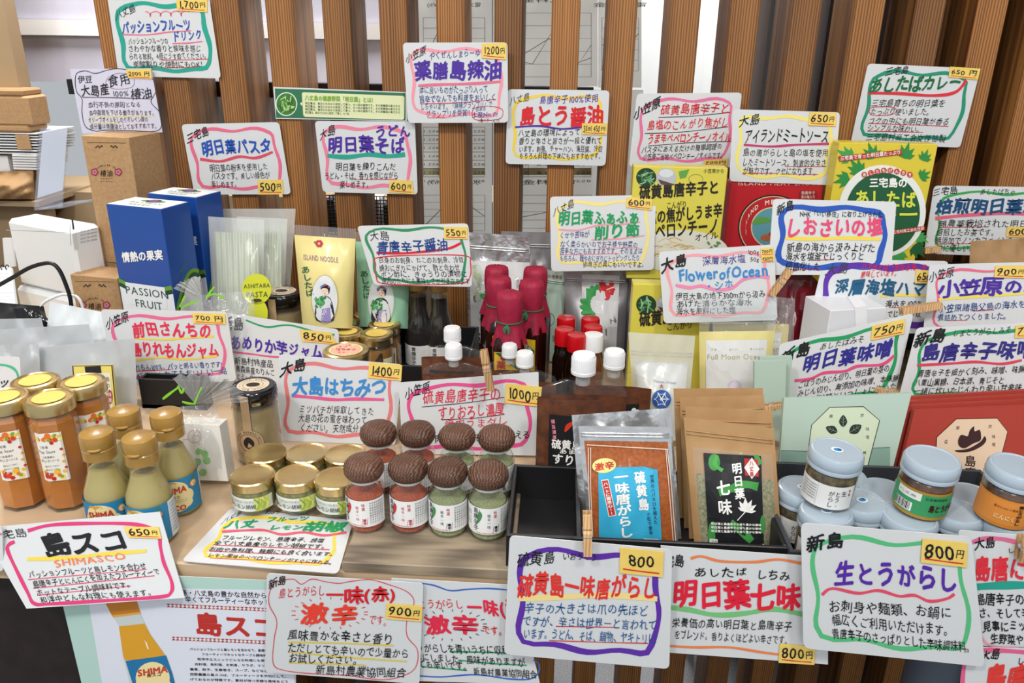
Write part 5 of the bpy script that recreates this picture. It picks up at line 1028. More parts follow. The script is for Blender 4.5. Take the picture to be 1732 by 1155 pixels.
# blue fruit drink cartons: the lower third is white behind a green wave
def passion(front=True):
    def D(f, r, t):
        P, ex, dn, w_, h = f.face; n = np.cross(ex, dn); n = n/np.linalg.norm(n); n = -n if n[1] > 0 else n
        ey = -n
        for k_, (O_, e_, L_, nn) in enumerate(((P, ex, w_, n), (P+ex*w_, ey, .058, ex))):
            s = Sheet(facefn(O_, e_, dn, nn), (0, 0), 1.0, (0, -1)); W_ = L_
            xs = np.linspace(0, 1, 13); wav = (.118+.010*np.sin(xs*3.1)) if k_ == 0 else (.150-.040*np.clip((xs-.2)*2.2, 0, 1))
            wav = wav if k_ == 0 else .160-.055*np.sin(np.clip(xs, 0, 1)*2.0)
            V = np.array([(x*W_, y) for x, y in zip(xs, wav)]+[(x*W_, h) for x in xs]); N_ = 13
            s.put(V, [(i, i+1, N_+i+1, N_+i) for i in range(N_-1)], hx('e6e9ec'), .0003)
            for dy, c_, ww in ((.002, hx('1c4a34'), .007), (-.004, hx('6a9a30'), .006)): s.line([(x*W_, y+dy) for x, y in zip(xs, wav)], ww, c_, smooth=False, lift=.0005+(dy < 0)*.0001, vary=0)
            if k_ == 0:
                s.poly([(W_*.12, .116), (W_*.86, .116), (W_*.86, .150), (W_*.12, .150)], hx('e6e9ec'), lift=.0007)
                s.text('情熱の果実', W_*.14, .078, W_*.92, .066, .016, WH, .045, .1, lift=.0006)
                s.text('PASSION', W_*.10, .127, W_*.92, .127, .017, hx('244a3c'), 0, .1, lift=.0010); s.text('FRUIT', W_*.25, .146, W_*.78, .146, .017, hx('244a3c'), 0, .1, lift=.0010)
                s.line([(W_*.5, .172), (W_*.65, .166), (W_*.78, .170), (W_*.74, .162), (W_*.82, .158), (W_*.80, .168), (W_*.98, .176)], .0006, hx('6a7a3c'), lift=.0008)
            else:
                s.text('PASSION', W_*.30, .096, W_*.62, .088, .010, hx('3f7f8c'), 0, .1, lift=.0006); s.text('FRUIT', W_*.36, .108, W_*.60, .102, .010, hx('3f7f8c'), 0, .1, lift=.0006)
            s.build('print', passion.root)
        s = Sheet(facefn(P+np.array([0, 0, 0]), ex, ey, np.array([0, 0, 1.0])), (0, 0), 1.0, (0, 1))
        s.poly([(.001, .001), (w_-.001, .001), (w_-.001, .056), (.001, .056)], hx('e9ebee'), lift=.0004)
        for x in (-.012, .012): s.disc(w_*.5+x, .040, .010, .006, hx('6c9a3c'), 14, .0006)
        s.disc(w_*.5, .041, .012, .010, hx('4a2c58'), 20, .0008); s.disc(w_*.5, .041, .008, .006, hx('7a5c80'), 20, .0009)
        s.text('PASSION', w_*.2, .026, w_*.8, .026, .011, hx('7a9a4c'), .01, .1, lift=.0006); s.text('FRUIT', w_*.3, .013, w_*.7, .013, .011, hx('7a9a4c'), .01, .1, lift=.0006)
        s.build('print', passion.root)
    return D
_thing = thing
def carton_blue(tl, tr, Y, lab):
    hold = {}
    def D(f, r, t): passion.root = bpy.data.objects[hold['n']]; passion()(f, r, t)
    n0 = set(o.name for o in bpy.data.objects)
    global thing
    def th(*a, **k): o = _thing(*a, **k); hold['n'] = o.name; return o
    thing = th
    try: o = carton('drink_carton', tl, tr, Y, None, .058, 'board_blue', lab, 'carton', 16, D, group='blue passion fruit drink cartons')
    finally: thing = _thing
    return o
mat('board_blue', hx('184a9c'), rough=0.35, coat=0.2)
mat('board_yellow', hx('dcc83c'), rough=0.4, coat=0.2); mat('board_lime', hx('d8cc50'), rough=0.4, coat=0.2); mat('board_red', hx('b81c28'), rough=0.4, coat=0.2)
mat('board_white', hx('e2e4e8'), rough=0.45); mat('pack_yellow', hx('e6d890'), rough=0.35, coat=0.3, bump=(16, 0.3)); mat('pack_mint', hx('9ccfae'), rough=0.35, coat=0.3, bump=(16, 0.3))
mat('mint_card', hx('b4cabc'), rough=0.5, coat=0.1); mat('rust_card', hx('a8382a'), rough=0.5, coat=0.1); mat('dark_red_pack', hx('6c1020'), rough=0.2, coat=0.6, bump=(25, 0.8)); mat('white_pack', hx('d8dadc'), rough=0.35, coat=0.3, bump=(12, 0.4))
carton_blue((179, 345), (271, 348), 1.11, 'blue and white passion fruit drink carton, the nearer one with white Japanese title')
carton_blue((249, 327), (330, 327), 1.195, 'blue passion fruit drink carton, the farther one behind its twin')
# kraft camellia oil cartons
def camellia(y0, cx, yb):
    def D(f, r, t):
        f.line([(cx-33, y0+12), (cx+33, y0+13)], .9, hx('6a4c30'), smooth=False)
        for s in (-1, 1):
            for i in range(4): f.disc(cx+s*(8+i*3.2), y0+18+(i % 2)*2, 2.2, 1.1, hx('2c2018'), 8, .0006, rot=s*.6*(1 if i % 2 else -1))
        if yb:
            for s in (-1, 1):
                x = cx+s*20
                for q in range(5): f.disc(x+3.4*math.cos(q*1.257), yb+3.4*math.sin(q*1.257), 3.4, 3.4, hx('8c2c48'), 10, .0006+q*1e-5)
                for q in range(5): f.disc(x+3.0*math.cos(q*1.257), yb+3.0*math.sin(q*1.257), 1.9, 1.9, hx('c4788a'), 10, .0008+q*1e-5)
            f.text('椿油', cx-11, yb+2, cx+11, yb+2, 12, hx('2c2018'), .01, .1)
            for i, ch in enumerate('CAMELLIA OIL'):
                a = math.pi*(1.0-(i+.5)/12*.9-.05)*.8+math.pi*.1; f.text(ch, cx+19*math.cos(a+.08), yb+2-14*math.sin(a+.08), cx+19*math.cos(a-.08), yb+2-14*math.sin(a-.08), 4, hx('2c2018'), .01, 0)
            f.text('.....', cx-11, yb+9, cx+11, yb+9, 6, hx('2c2018'), .02, 0); f.text('.....', cx-11, yb+14, cx+11, yb+14, 6, hx('2c2018'), .02, 0)
    return D
zr = float(zat(180, 443, 1.26))
mb = MB(); q = at(190, 450, 1.26); mb.box((q[0]+.025, 1.295, T+(zr-T)/2), (.085, .07, zr-T)); mb.build('box_riser', 'kraft', None, (q[0]+.02, 1.30, T), label='plain kraft block under the tall camellia oil box', cat='riser')
carton('oil_box', (137, 229), (216, 227), 1.26, zat(137, 229, 1.26)-zr, .078, 'kraft', 'tall kraft camellia oil box standing highest at the left, above the blue cartons', 'box', 10, camellia(229, 180, 291), group='kraft camellia oil boxes')
carton('oil_box', (118, 464), (197, 464), 1.19, None, .055, 'kraft', 'kraft camellia oil box lower down, left of the blue carton', 'box', 10, camellia(464, 160, 516), group='kraft camellia oil boxes')
# riser and retail boxes at the back right
RZ = T+.155
riser(1070, 1800, 470, 1.13, 1.325, RZ, 'black_plastic', 'black stepped riser hidden behind the goods on the right')
def curry(f, r, t):
    k = .3; 
    def leaf(x, y, s, a, c_):
        for da, L_ in ((-1.0, .7), (-.5, .9), (0, 1.1), (.5, .9), (1.0, .7)):
            A_ = a+da; d = np.array([math.cos(A_), math.sin(A_)]); nn = np.array([-d[1], d[0]]); b = np.array([x, y])
            f.poly([b, b+d*s*L_*.5+nn*s*.16, b+d*s*L_, b+d*s*L_*.5-nn*s*.16], c_, lift=.0006+rnd.random()*2e-4)
    for x, y, a in ((1455, 292, -2.2), (1440, 268, -2.6), (1530, 268, -1.3), (1556, 300, -.5), (1478, 268, -1.9), (1562, 272, -1.2), (1437, 302, 2.9), (1545, 415, .8), (1552, 400, .5), (1520, 425, 1.6)): leaf(x, y, 20 if x > 1550 or y < 266 else 27, a, rnd.choice([hx('2e8c40'), hx('1c5c34'), hx('3fa050')]))
    f.disc(1492, 357, 74, 78, hx('e9ece6'), 44, .0012); f.disc(1493, 360, 63, 68, hx('1f5a38'), 44, .0016)
    f.poly([(1418, 264), (1525, 253), (1527, 261), (1420, 273)], hx('b83c28'), lift=.0017); f.text('三宅島で育った明日葉たっぷり', 1421, 268, 1524, 257, 8, WH, .02, .1, lift=.0020)
    for i, ch in enumerate('あしたもげんき!'): x = 1462+i*11; y = 296-abs(3.5-i)**1.6*-1.0-8; f.disc(x, y, 5, 5, hx('c84438'), 12, .0018); f.text(ch, x-3.5, y, x+3.5, y, 7, WH, .02, .1, lift=.0021)
    f.text('三宅島の', 1470, 309, 1535, 309, 17, WH, .04, .2, lift=.0021); f.text('あしたば', 1445, 335, 1550, 338, 30, hx('d8e04c'), .03, .2, lift=.0021); f.text('カレー', 1445, 365, 1555, 362, 30, hx('d8e04c'), .03, .2, lift=.0021)
    f.poly([(1508, 390), (1564, 382), (1565, 389), (1509, 397)], hx('b83c28'), lift=.0022)
    f.text('三宅村商工会女性部', 1510, 393, 1563, 386, 6, WH, .01, 0, lift=.0025)
carton('curry_box', (1420, 241), (1587, 243), 1.185, zat(1420, 241, 1.185)-RZ, .03, 'board_yellow', 'yellow curry box with green oval and leaves at the upper right', 'box', 0, curry)
def pepe(full, dy, ysc=1.0):
    def D(f, r, t):
        for cx, c_ in ((1093, 'g'), (1127, 's')):
            f.disc(cx, 300+dy, 17, 16, hx('1e3c24') if c_ == 'g' else hx('b8bcc0'), 28, .0004)
            if c_ == 'g':
                for i in range(16): a, x, y = rnd.random()*3.1, cx+rnd.uniform(-9, 9), 300+dy+rnd.uniform(-9, 9); f.line([(x-6*math.cos(a), y-6*math.sin(a)), (x, y+1), (x+6*math.cos(a), y+6*math.sin(a))], 2.2, rnd.choice([hx('5c9a64'), hx('8cbc8c'), hx('3c7a48')]), lift=.0006+i*1e-5)
            else: f.poly([(1113, 303+dy), (1142, 312+dy), (1134, 314+dy), (1118, 312+dy)], hx('5c4438'), lift=.0006); f.disc(cx, 293+dy, 12, 7, hx('d4d8dc'), 18, .0005)
        if full: 
            f.poly([(1148, 290), (1166, 286), (1160, 300), (1150, 302)], hx('5aa04a'), lift=.0006); f.ring(1177, 303, 12, 8, .8, hx('5a8a3c')); f.text('小笠原から', 1190, 289, 1225, 289, 8, hx('4c5a2c'), .01, .2)
        f.text('硫黄島唐辛子と', 1081, (326 if full else 540), 1217, (316 if full else 528), 25 if full else 27, hx('26241c'), .045, .1)
        if full:
            f.text('こんがり', 1127, 348, 1162, 345, 13, hx('26241c'), .01, .1); f.text('島塩の焦がしうま辛', 1079, 370, 1222, 355, 25, hx('26241c'), .035, .1); f.text('ペペロンチーノ', 1090, 393, 1216, 381, 29, hx('26241c'), .03, .1); f.text('オイル', 1175, 402, 1215, 397, 14, hx('26241c'), .02, .1)
            f.disc(1150, 425, 82, 36, hx('d8d8cc'), 34, .0005)
            for i in range(46): a = rnd.random()*6.28; q = rnd.uniform(.2, 1); x, y = 1150+48*q*math.cos(a), 424+20*q*math.sin(a); f.line([(x-12, y+rnd.uniform(-3, 3)), (x, y-4), (x+12, y+rnd.uniform(-3, 3))], 1.6, rnd.choice([hx('d6c49a'), hx('c0a874'), hx('e4d6b0')]), lift=.0006+i*4e-6)
            for i in range(14): f.disc(1205+rnd.uniform(-10, 12), 418+rnd.uniform(-8, 12), 4, 2, rnd.choice([hx('3c6a34'), hx('5c8a4c')]), 8, .0009, rot=rnd.random()*3)
        else: f.text('こんがり', 1127, 553, 1172, 548, 16, hx('26241c'), .01, .1)
    return D
carton('pepper_oil_box', (1072, 281), (1232, 280), 1.175, zat(1072, 281, 1.175)-RZ, .028, 'board_lime', 'yellow pepper oil box under the pink-framed card, upper one of two', 'box', 0, pepe(True, 0), group='yellow pepper oil boxes')
carton('pepper_oil_box', (1071, 480), (1208, 480), 1.06, None, .026, 'board_lime', 'yellow pepper oil box low behind the white salt bag, lower one of two', 'box', 0, pepe(False, 215), group='yellow pepper oil boxes')
def meat(f, r, t):
    f.disc(1308, 385, 60, 56, hx('2c1414'), 40, .0003); f.disc(1308, 385, 57.5, 53.5, hx('d8c8a0'), 40, .0004); f.disc(1308, 385, 56, 52, hx('b81c28'), 40, .0005); f.disc(1308, 385, 38, 35, hx('d8c8a0'), 40, .0007); f.disc(1308, 385, 36, 33, hx('5c98a8'), 40, .0008)
    f.poly([(1275, 372), (1288, 366), (1306, 374), (1275, 380)], hx('5c9a4c'), True, .0010); f.disc(1300, 402, 14, 6, hx('b06038'), 18, .0010); f.disc(1306, 396, 6, 4, hx('a03020'), 14, .0012)
    for i, ch in enumerate('ISLAND MEAT SAUCE'):
        a = 3.3-i*.215; f.text(ch, 1308+47*math.cos(a+.09), 385-44*math.sin(a+.09), 1308+47*math.cos(a-.09), 385-44*math.sin(a-.09), 11, hx('ece4d4'), .02, 0, lift=.0008)
    f.text('ISLAND MEAT SAUCE', 1248, 310, 1388, 310, 9, hx('e0c8c0'), .0, 0); f.poly(round_poly([(1352, 322), (1382, 322), (1384, 338), (1350, 338)], 4), hx('8c1420'), lift=.0004); f.text('島唐辛子', 1355, 326, 1379, 326, 6, hx('e8dcd0'), 0, 0); f.text('島の塩入り', 1355, 333, 1379, 333, 6, hx('e8dcd0'), 0, 0)
carton('meat_sauce_box', (1236, 308), (1394, 311), 1.222, zat(1236, 308, 1.222)-RZ, .03, 'board_red', 'red meat sauce box with round sea picture beside the yellow curry box', 'box', 0, meat)
def ribbonbox(f, r, t):
    f.poly([(1446, 520), (1466, 517), (1468, 600), (1448, 604)], hx('f2f3f5'), lift=.0006); t.poly([(1424, 490), (1442, 489), (1466, 517), (1446, 520)], hx('f2f3f5'), lift=.0006); t.text('島の塩', 1438, 502, 1450, 502, 5, hx('bbbbbb'), 0, 0)
carton('gift_box', (1405, 525), (1502, 512), .99, None, .062, 'board_white', 'white gift box with a wide white ribbon in front of the purple-framed card', 'box', -14, ribbonbox)

# ================================================================== soft packs
class Pack:
    def __init__(s, name, q, plane, lab, cat='bag', group=None, bulge=.012, back=.3, t0=.12, nu=16, nv=20, bot=.75, wr=.0007, seed=1, zf=T+.0006):
        s.Q = stand_on(np.array(q, float), plane, zf); s.pl = plane; s.b = bulge; s.t0 = t0; s.nu, s.nv = nu, nv; s.bot = bot; s.wr = wr; s.back = back; s.seed = seed
        u = (s.Q[2]+s.Q[3])/2; base = plane.p(u[0], u[1])[0]; s.root = thing(name, base, lab, cat, group)
        A_ = np.array([s.Q[1]-s.Q[0]+s.Q[2]-s.Q[3], s.Q[3]-s.Q[0]+s.Q[2]-s.Q[1]]).T/2; s.inv = np.linalg.inv(A_); s.c = s.Q.mean(0)
    def prof(s, a, t):
        a = np.clip(a, 0, 1); t = np.clip(t, 0, 1)
        x = np.sin(math.pi*a)**.55; y = np.clip((t-s.t0)/(.55-s.t0*.5), 0, 1); y = y*y*(3-2*y); y = y*(1-(1-s.bot)*np.clip((t-.7)/.3, 0, 1)**2)
        return s.b*x*y
    def wrk(s, a, t): k = s.seed*1.7; return s.wr*(np.sin(a*17+t*5+k)*np.sin(t*13+a*6+k*2)+.6*np.sin(a*31-t*9+k)*np.sin(t*3+k))
    def pts(s, a, t, extra=0.0, side=1, wr=1.0):
        P = bil(s.Q, a, t); off = s.prof(a, t)*side*(1 if side > 0 else s.back)+wr*s.wrk(a, t)*np.minimum(1, 8*np.minimum(a, 1-a))+extra
        return s.pl.p(P[..., 0].ravel(), P[..., 1].ravel(), off.ravel())
    def skin(s, name, m, t_a=0.0, t_b=1.0, a_a=0.0, a_b=1.0, extra=0.0, both=True, parent=None, col=(.8,)*3, zig=0.0):
        nu, nv = s.nu, max(2, int(s.nv*(t_b-t_a)+1)); A_, T_ = np.meshgrid(np.linspace(a_a, a_b, nu+1), np.linspace(t_a, t_b, nv+1)); mb = MB()
        for side in ((1, -1) if both else (1,)):
            V = s.pts(A_, T_, extra if side > 0 else -.0006-abs(extra), side)
            k = nu+1; F_ = [(j*k+i, (j+1)*k+i, (j+1)*k+i+1, j*k+i+1) for j in range(nv) for i in range(nu)]
            if side < 0: F_ = [tuple(reversed(f)) for f in F_]
            mb.add(V, F_, col)
        return mb.build(name, m, parent or s.root, smooth=True)
    def sheet(s, o=(0, 0), k=1.0, extra=.0006):
        def fn(u, v, off=0.0):
            d = (np.stack([np.atleast_1d(u), np.atleast_1d(v)], 1)-s.c) @ s.inv.T+.5
            return s.pl.p(u, v, s.prof(d[:, 0], d[:, 1])+s.wrk(d[:, 0], d[:, 1])*np.minimum(1, 8*np.clip(np.minimum(d[:, 0], 1-d[:, 0]), 0, 1))+extra+off)
        up = (s.Q[0]-s.Q[3])+(s.Q[1]-s.Q[2]); return Sheet(fn, o, k, up/np.linalg.norm(up))
    def panel(s, sh, q, col, n=8, lift=.0002):
        q = sh.X(q); A_, T_ = np.meshgrid(np.linspace(0, 1, n+1), np.linspace(0, 1, n+1)); P = bil(q, A_.ravel(), T_.ravel()); k = n+1
        sh.put(P, [(j*k+i, (j+1)*k+i, (j+1)*k+i+1, j*k+i+1) for j in range(n) for i in range(n)], col, lift)

# noodle packs
def noodle(q, Y, m, lab, full, seed):
    P = Pack('noodle_pack', q, up_plane(*( (np.array(q[2])+np.array(q[3]))/2), Y, 6), lab, 'noodle pack', 'island noodle packs', .022, t0=.02, bot=.9, seed=seed, wr=.0006)
    P.skin('wrapper', m, .10, 1.0); P.skin('clear_top', 'clear_film', 0.0, .10)
    s = P.sheet(); s.lift = .0005; c = 1.0; Q_ = P.Q; X = lambda a, t: tuple(bil(Q_, [a], [t])[0])
    if full:
        x, y = X(.40, .17)
        for i in range(6): s.disc(x+3.6*math.cos(i*1.05), y+3.2*math.sin(i*1.05), 3.2, 3.2, hx('b82840'), 10, .0006+i*1e-5)
        s.disc(x, y, 2, 2, hx('f0c860'), 8, .0009); s.disc(x-6, y-2, 3, 2, hx('3c7a44'), 8, .0006)
        s.text('ISLAND NOODLE', *X(.12, .31), *X(.72, .32), 13, hx('9a7a8c'), .008, .1)
    s.text('あしたば', *X(.13, .40), *X(.20, .70), 15, hx('2c6a44'), .02, .3, True)
    cx, cy = X(.46, .72); s.disc(cx, cy, 23, 42, hx('c8bc88') if full else hx('b8d0c0'), 32, .0004); s.disc(cx, cy, 21.5, 40, hx('dfe4e6'), 32, .0006)
    # woman in a patterned kimono with an armful of leaves
    s.poly([(cx-14, cy+36), (cx-15, cy+10), (cx-8, cy-4), (cx+5, cy-5), (cx+13, cy+6), (cx+15, cy+36)], hx('2a2a34'), True, .0008)
    for i in range(90):
        x, y = cx+rnd.uniform(-12, 12), cy+rnd.uniform(0, 34); s.poly([(x-1, y), (x, y-1), (x+1, y), (x, y+1)], hx('e8e8ee'), lift=.0010)
    s.poly([(cx-4, cy+16), (cx+9, cy+14), (cx+11, cy+38), (cx-6, cy+38)], hx('9a8cc4'), lift=.0011)
    s.disc(cx+1, cy-14, 6.2, 7.5, hx('f0d4c0'), 20, .0011); s.poly([(cx-7, cy-17), (cx-4, cy-24), (cx+3, cy-25), (cx+9, cy-20), (cx+7, cy-9), (cx+5, cy-17), (cx-2, cy-19)], hx('201c20'), True, .0012); s.line([(cx-7, cy-20), (cx, cy-24), (cx+8, cy-20)], 3.4, hx('7080b0'), lift=.0013); s.disc(cx+1, cy-24, 2.2, 2, hx('c83040'), 8, .0015)
    for dx in (-2, 2.5): s.disc(cx+dx, cy-14, .8, .6, hx('202020'), 6, .0014)
    s.disc(cx+.5, cy-9.8, 1.3, .7, hx('c83040'), 6, .0014)
    for i in range(30): s.disc(cx-8+rnd.uniform(-8, 9), cy+6+rnd.uniform(-9, 8), 3.2, 1.6, rnd.choice([hx('3c9a50'), hx('5cb46c'), hx('2a7a40')]), 7, .0014+i*5e-6, rot=rnd.random()*3)
    s.build('print', P.root); return P
noodle([(601, 392), (694, 400), (690, 556), (606, 552)], 1.16, 'pack_mint', 'mint green noodle pack, partly behind the green-framed card', False, 5)
noodle([(496, 380), (602, 387), (596, 556), (512, 552)], 1.105, 'pack_yellow', 'pale yellow noodle pack with a kimono lady in an oval', True, 2)
# pasta bags: green strands seen through milky film
def pasta(q, Y, lab, seed, sticker=False):
    P = Pack('pasta_bag', q, up_plane(*((np.array(q[2])+np.array(q[3]))/2), Y, 5), lab, 'pasta bag', 'bags of green pasta', .020, t0=.05, seed=seed, wr=.0016)
    mb = MB(); n = 44
    for i in range(n):
        a = .12+.76*i/(n-1); pts = [P.pts(np.array([a+.01*math.sin(j+i)]), np.array([t]), -.004+.001*math.sin(i*2.1))[0] for j, t in enumerate((.13, .35, .6, .8, .97))]; mb.tube([tuple(p) for p in pts], .0021, 5, hx('ccd4bc') if i % 3 else hx('a2b08c'))
    mb.build('pasta', 'paper', P.root, kind='stuff'); P.skin('bag', 'wrap_film'); return P
pasta([(377, 353), (500, 353), (486, 560), (385, 560)], 1.235, 'milky bag of green pasta, farthest back of three', 4)
pasta([(400, 366), (486, 370), (480, 560), (412, 560)], 1.20, 'milky bag of green pasta, middle of three', 8)
pasta([(352, 366), (447, 372), (446, 560), (362, 560)], 1.165, 'milky bag of green pasta in front, beside the blue cartons', 3)
p = up_plane(434, 540, 1.125, 8); t = thing('pasta_sticker_card', p.p(434, 540)[0], 'round yellow pasta label card hanging on the milky pasta bags', 'label'); mb = MB()
a = np.arange(28)*2*math.pi/28; mb.slab(p.p(434+25*np.cos(a), 489+26*np.sin(a)), p.n, .0008, hx('d8dc3c')); mb.slab(p.p(436+17*np.cos(a), 530+24*np.sin(a)), p.n, .0008, hx('d8dc3c')); mb.build('disc', 'gloss_print', t)
s = Sheet(p.p, (0, 0), 1.0); s.text('ASHITABA', 412, 484, 457, 482, 10, hx('4c5a2c'), .01, .2); s.text('PASTA', 416, 498, 454, 497, 13, hx('4c5a2c'), .01, .2); s.disc(434, 508, 9, 3, hx('3c3c28'), 12); s.build('lettering', t)
# foil pouches at the back (plain panels where the photograph shows a mascot)
def foil(q, Y, m, lab, seed, lean=4, draw=None, bulge=.018, group='foil stand-up pouches'):
    P = Pack('foil_pouch', q, up_plane(*((np.array(q[2])+np.array(q[3]))/2), Y, lean), lab, 'pouch', group, bulge, t0=.16, seed=seed, wr=.0016); P.skin('pouch', m)
    mb = MB()
    for t in (.115, .135): mb.tube([tuple(x) for x in P.pts(np.linspace(.02, .98, 12), np.full(12, t), .0012)], .0011, 5)
    mb.build('zip_seal', m, P.root, smooth=True)
    if draw: s = P.sheet(); draw(P, s); s.build('label', P.root)
    return P
foil([(848, 391), (938, 393), (935, 640), (858, 640)], 1.285, 'grey_foil', 'grey foil pouch behind the red-topped bottles', 2)
def dA(P, s):
    P.panel(s, [(794, 440), (896, 444), (893, 640), (798, 640)], hx('d9dadb')); s.text('明日葉ふりかけ', 806, 447, 810, 510, 15, hx('b8cc98'), .05, .3, True)
    for i in range(40): s.disc(790+rnd.uniform(5, 26), 585+rnd.uniform(-32, 22), 3.4, 2.4, hx('2a2c2a'), 7, .0006+i*6e-6, rot=rnd.random()*3)
    for i in range(7): a = i*.9; s.disc(835+16*math.cos(a), 520+40*math.sin(a), 10, 5, hx('4a9a58'), 12, .0006+i*1e-5, rot=a)
foil([(786, 392), (897, 400), (893, 640), (796, 640)], 1.24, 'silver_foil', 'silver foil pouch with white printed front, behind the red-topped bottles', 3, draw=dA)
def dC(P, s): s.text('島の新食感', 921, 466, 951, 469, 7, hx('a04a5c'), .01, .1); s.ring(928, 540, 10, 11, 1, hx('4a7a70')); s.text('うま', 920, 570, 944, 572, 13, hx('4a7a70'), 0, .3)
foil([(898, 452), (957, 460), (950, 640), (902, 640)], 1.205, 'mint_card', 'mint green pouch between the red-topped bottles and red caps', 6, draw=dC, bulge=.010)
def dD(P, s):
    P.panel(s, [(984, 463), (1048, 466), (1040, 640), (984, 640)], hx('d5d6d8'))
    for i in range(5): a = i*1.257+.3; s.disc(1026+9*math.cos(a), 490+9*math.sin(a), 9, 6.5, hx('c8202c'), 14, .0006+i*2e-5, rot=a)
    s.line([(1026, 490), (1042, 484)], 2, hx('e8c8b0'), lift=.0009)
    for i in range(9): a = 2.2+i*.35; s.disc(1008+18*math.cos(a), 515+24*math.sin(a), 11, 5, hx('2f9648'), 12, .0006+i*1e-5, rot=a+.5)
foil([(953, 452), (1070, 456), (1064, 640), (962, 640)], 1.19, 'grey_foil', 'grey foil pouch with white panel and a red flower, behind the red caps', 9, draw=dD)
# spout pouches
def spout():
    t = local('spout_pouch', '', 'spout pouch', 'clear spout pouches of dark chili sauce')
    Wd, H_ = .052, .128; nu, nv = 18, 22
    def surf(a, z, side, k=1.0):
        x = (a-.5)*2; zz = z/H_; wd = Wd*(1 if zz < .86 else 1-.60*((zz-.86)/.14)**2.2); th = .020*math.sin(math.pi*a)**.6*(1-.75*zz)*k+.0012
        return (x*wd, side*th+.0006*math.sin(x*9+z*90)*(1-abs(x)), z)
    def sk(name, m, z0, z1, k=1.0, parent=None):
        mb = MB()
        for side in (-1, 1):
            V = [surf(i/nu, z0+(z1-z0)*j/nv, side, k) for j in range(nv+1) for i in range(nu+1)]; F_ = [(j*(nu+1)+i, j*(nu+1)+i+1, (j+1)*(nu+1)+i+1, (j+1)*(nu+1)+i) for j in range(nv) for i in range(nu)]
            mb.add(V, F_ if side < 0 else [tuple(reversed(f)) for f in F_])
        return mb.build(name, m, t, (0, 0, 0), smooth=True)
    sk('pouch', 'pouch_film', 0, H_); sk('sauce', 'brown_sauce', .002, .104, .9)
    lathe_part('spout', [(.0085, .122), (.0085, .134), (.0105, .1345), (.0105, .136), (.0085, .137)], 'milky_film', t, 24)
    cap = MB(); cap.lathe([(.0138, .135), (.0142, .1355), (.0144, .139), (.0138, .1395), (.0136, .156), (.0124, .1585), (0, .159)], 40)
    for i in range(40): a = i*.157; cap.box((.0138*math.cos(a), .0138*math.sin(a), .1475), (.0007, .0007, .015), rz=a)
    cap.build('cap', 'white_plastic', t, (0, 0, 0), smooth=True, auto=35)
    def fn(u, v, off=0.0): return np.array([(lambda p: (p[0], p[1]-.0008-o_, p[2]))(surf(min(max(a/(2*Wd)+.5, 0), 1), b, -1)) for a, b, o_ in zip(np.atleast_1d(u), np.atleast_1d(v), np.zeros(len(np.atleast_1d(u)))+off)])
    s = Sheet(fn, (0, 0), 1.0, (0, 1)); n = 12
    A_, B_ = np.meshgrid(np.linspace(-.038, .036, n+1), np.linspace(.004, .086, n+1)); s.put(np.stack([A_.ravel(), B_.ravel()], 1), [(j*(n+1)+i, j*(n+1)+i+1, (j+1)*(n+1)+i+1, (j+1)*(n+1)+i) for j in range(n) for i in range(n)], hx('16161a'), .0002)
    s.poly([(-.020, .066), (-.016, .069), (-.010, .078), (-.013, .079), (-.019, .074)], hx('d83828'), True, lift=.0006); s.line([(-.010, .078), (-.007, .083)], .0009, hx('5a9a3c'), lift=.0006)
    s.disc(.014, .072, .0055, .0055, hx('e8a040'), 16, .0006); s.line([(.014, .078), (.017, .083)], .0014, hx('4a9a4c'), lift=.0007)
    for i in range(3): a = i*2.1; s.disc(.031+.0032*math.cos(a), .075+.0030*math.sin(a), .0034, .0034, hx('e8e8e8'), 12, .0006+i*1e-5)
    s.line([(.031, .075), (.036, .068)], .0007, hx('e8e8e8'), lift=.0007)
    s.text('極旨濃厚', -.034, .081, -.031, .055, .0048, hx('e890a0'), .02, .1, True, lift=.0007)
    s.text('硫黄島唐辛子', -.035, .050, .035, .050, .0125, WH, .03, .2, lift=.0007); s.text('あま〜い', -.026, .0415, .014, .0415, .006, WH, .02, .2, lift=.0007); s.text('すりおろし', -.034, .032, .034, .029, .014, WH, .03, .5, lift=.0007)
    s.disc(-.026, .013, .0095, .0095, hx('cfe4dc'), 24, .0006); s.text('小笠原', -.033, .0145, -.019, .0145, .005, hx('2c4a44'), .01, .1, lift=.0009); s.text('から', -.030, .0095, -.022, .0095, .004, hx('2c4a44'), .01, .1, lift=.0009)
    s.build('label', t); return t
sp = spout()
for i, (u, v, Y, lab, rz) in enumerate([(988, 598, .850, 'spout pouch with its black label in full view behind the orange chili pouch', .08), (1040, 592, .900, 'spout pouch behind on the right, beside the milky salt bag', .0), (888, 595, .935, 'spout pouch right of the wooden peg, front one of the pair', .05), (862, 582, .985, 'spout pouch right of the wooden peg, rear one of the pair', .05), (767, 582, .950, 'spout pouch left of the wooden peg, front one', .05), (765, 553, 1.0, 'spout pouch left of the wooden peg, rear one', .0)]):
    q = at(u, v, Y); k_ = (q[2]-T)/.159; r = sp if i == 0 else dup(sp, (0, 0, 0)); r.location = (q[0], q[1], T); r.rotation_euler = (0, 0, rz); r.scale = (k_, k_, k_); r['label'] = lab
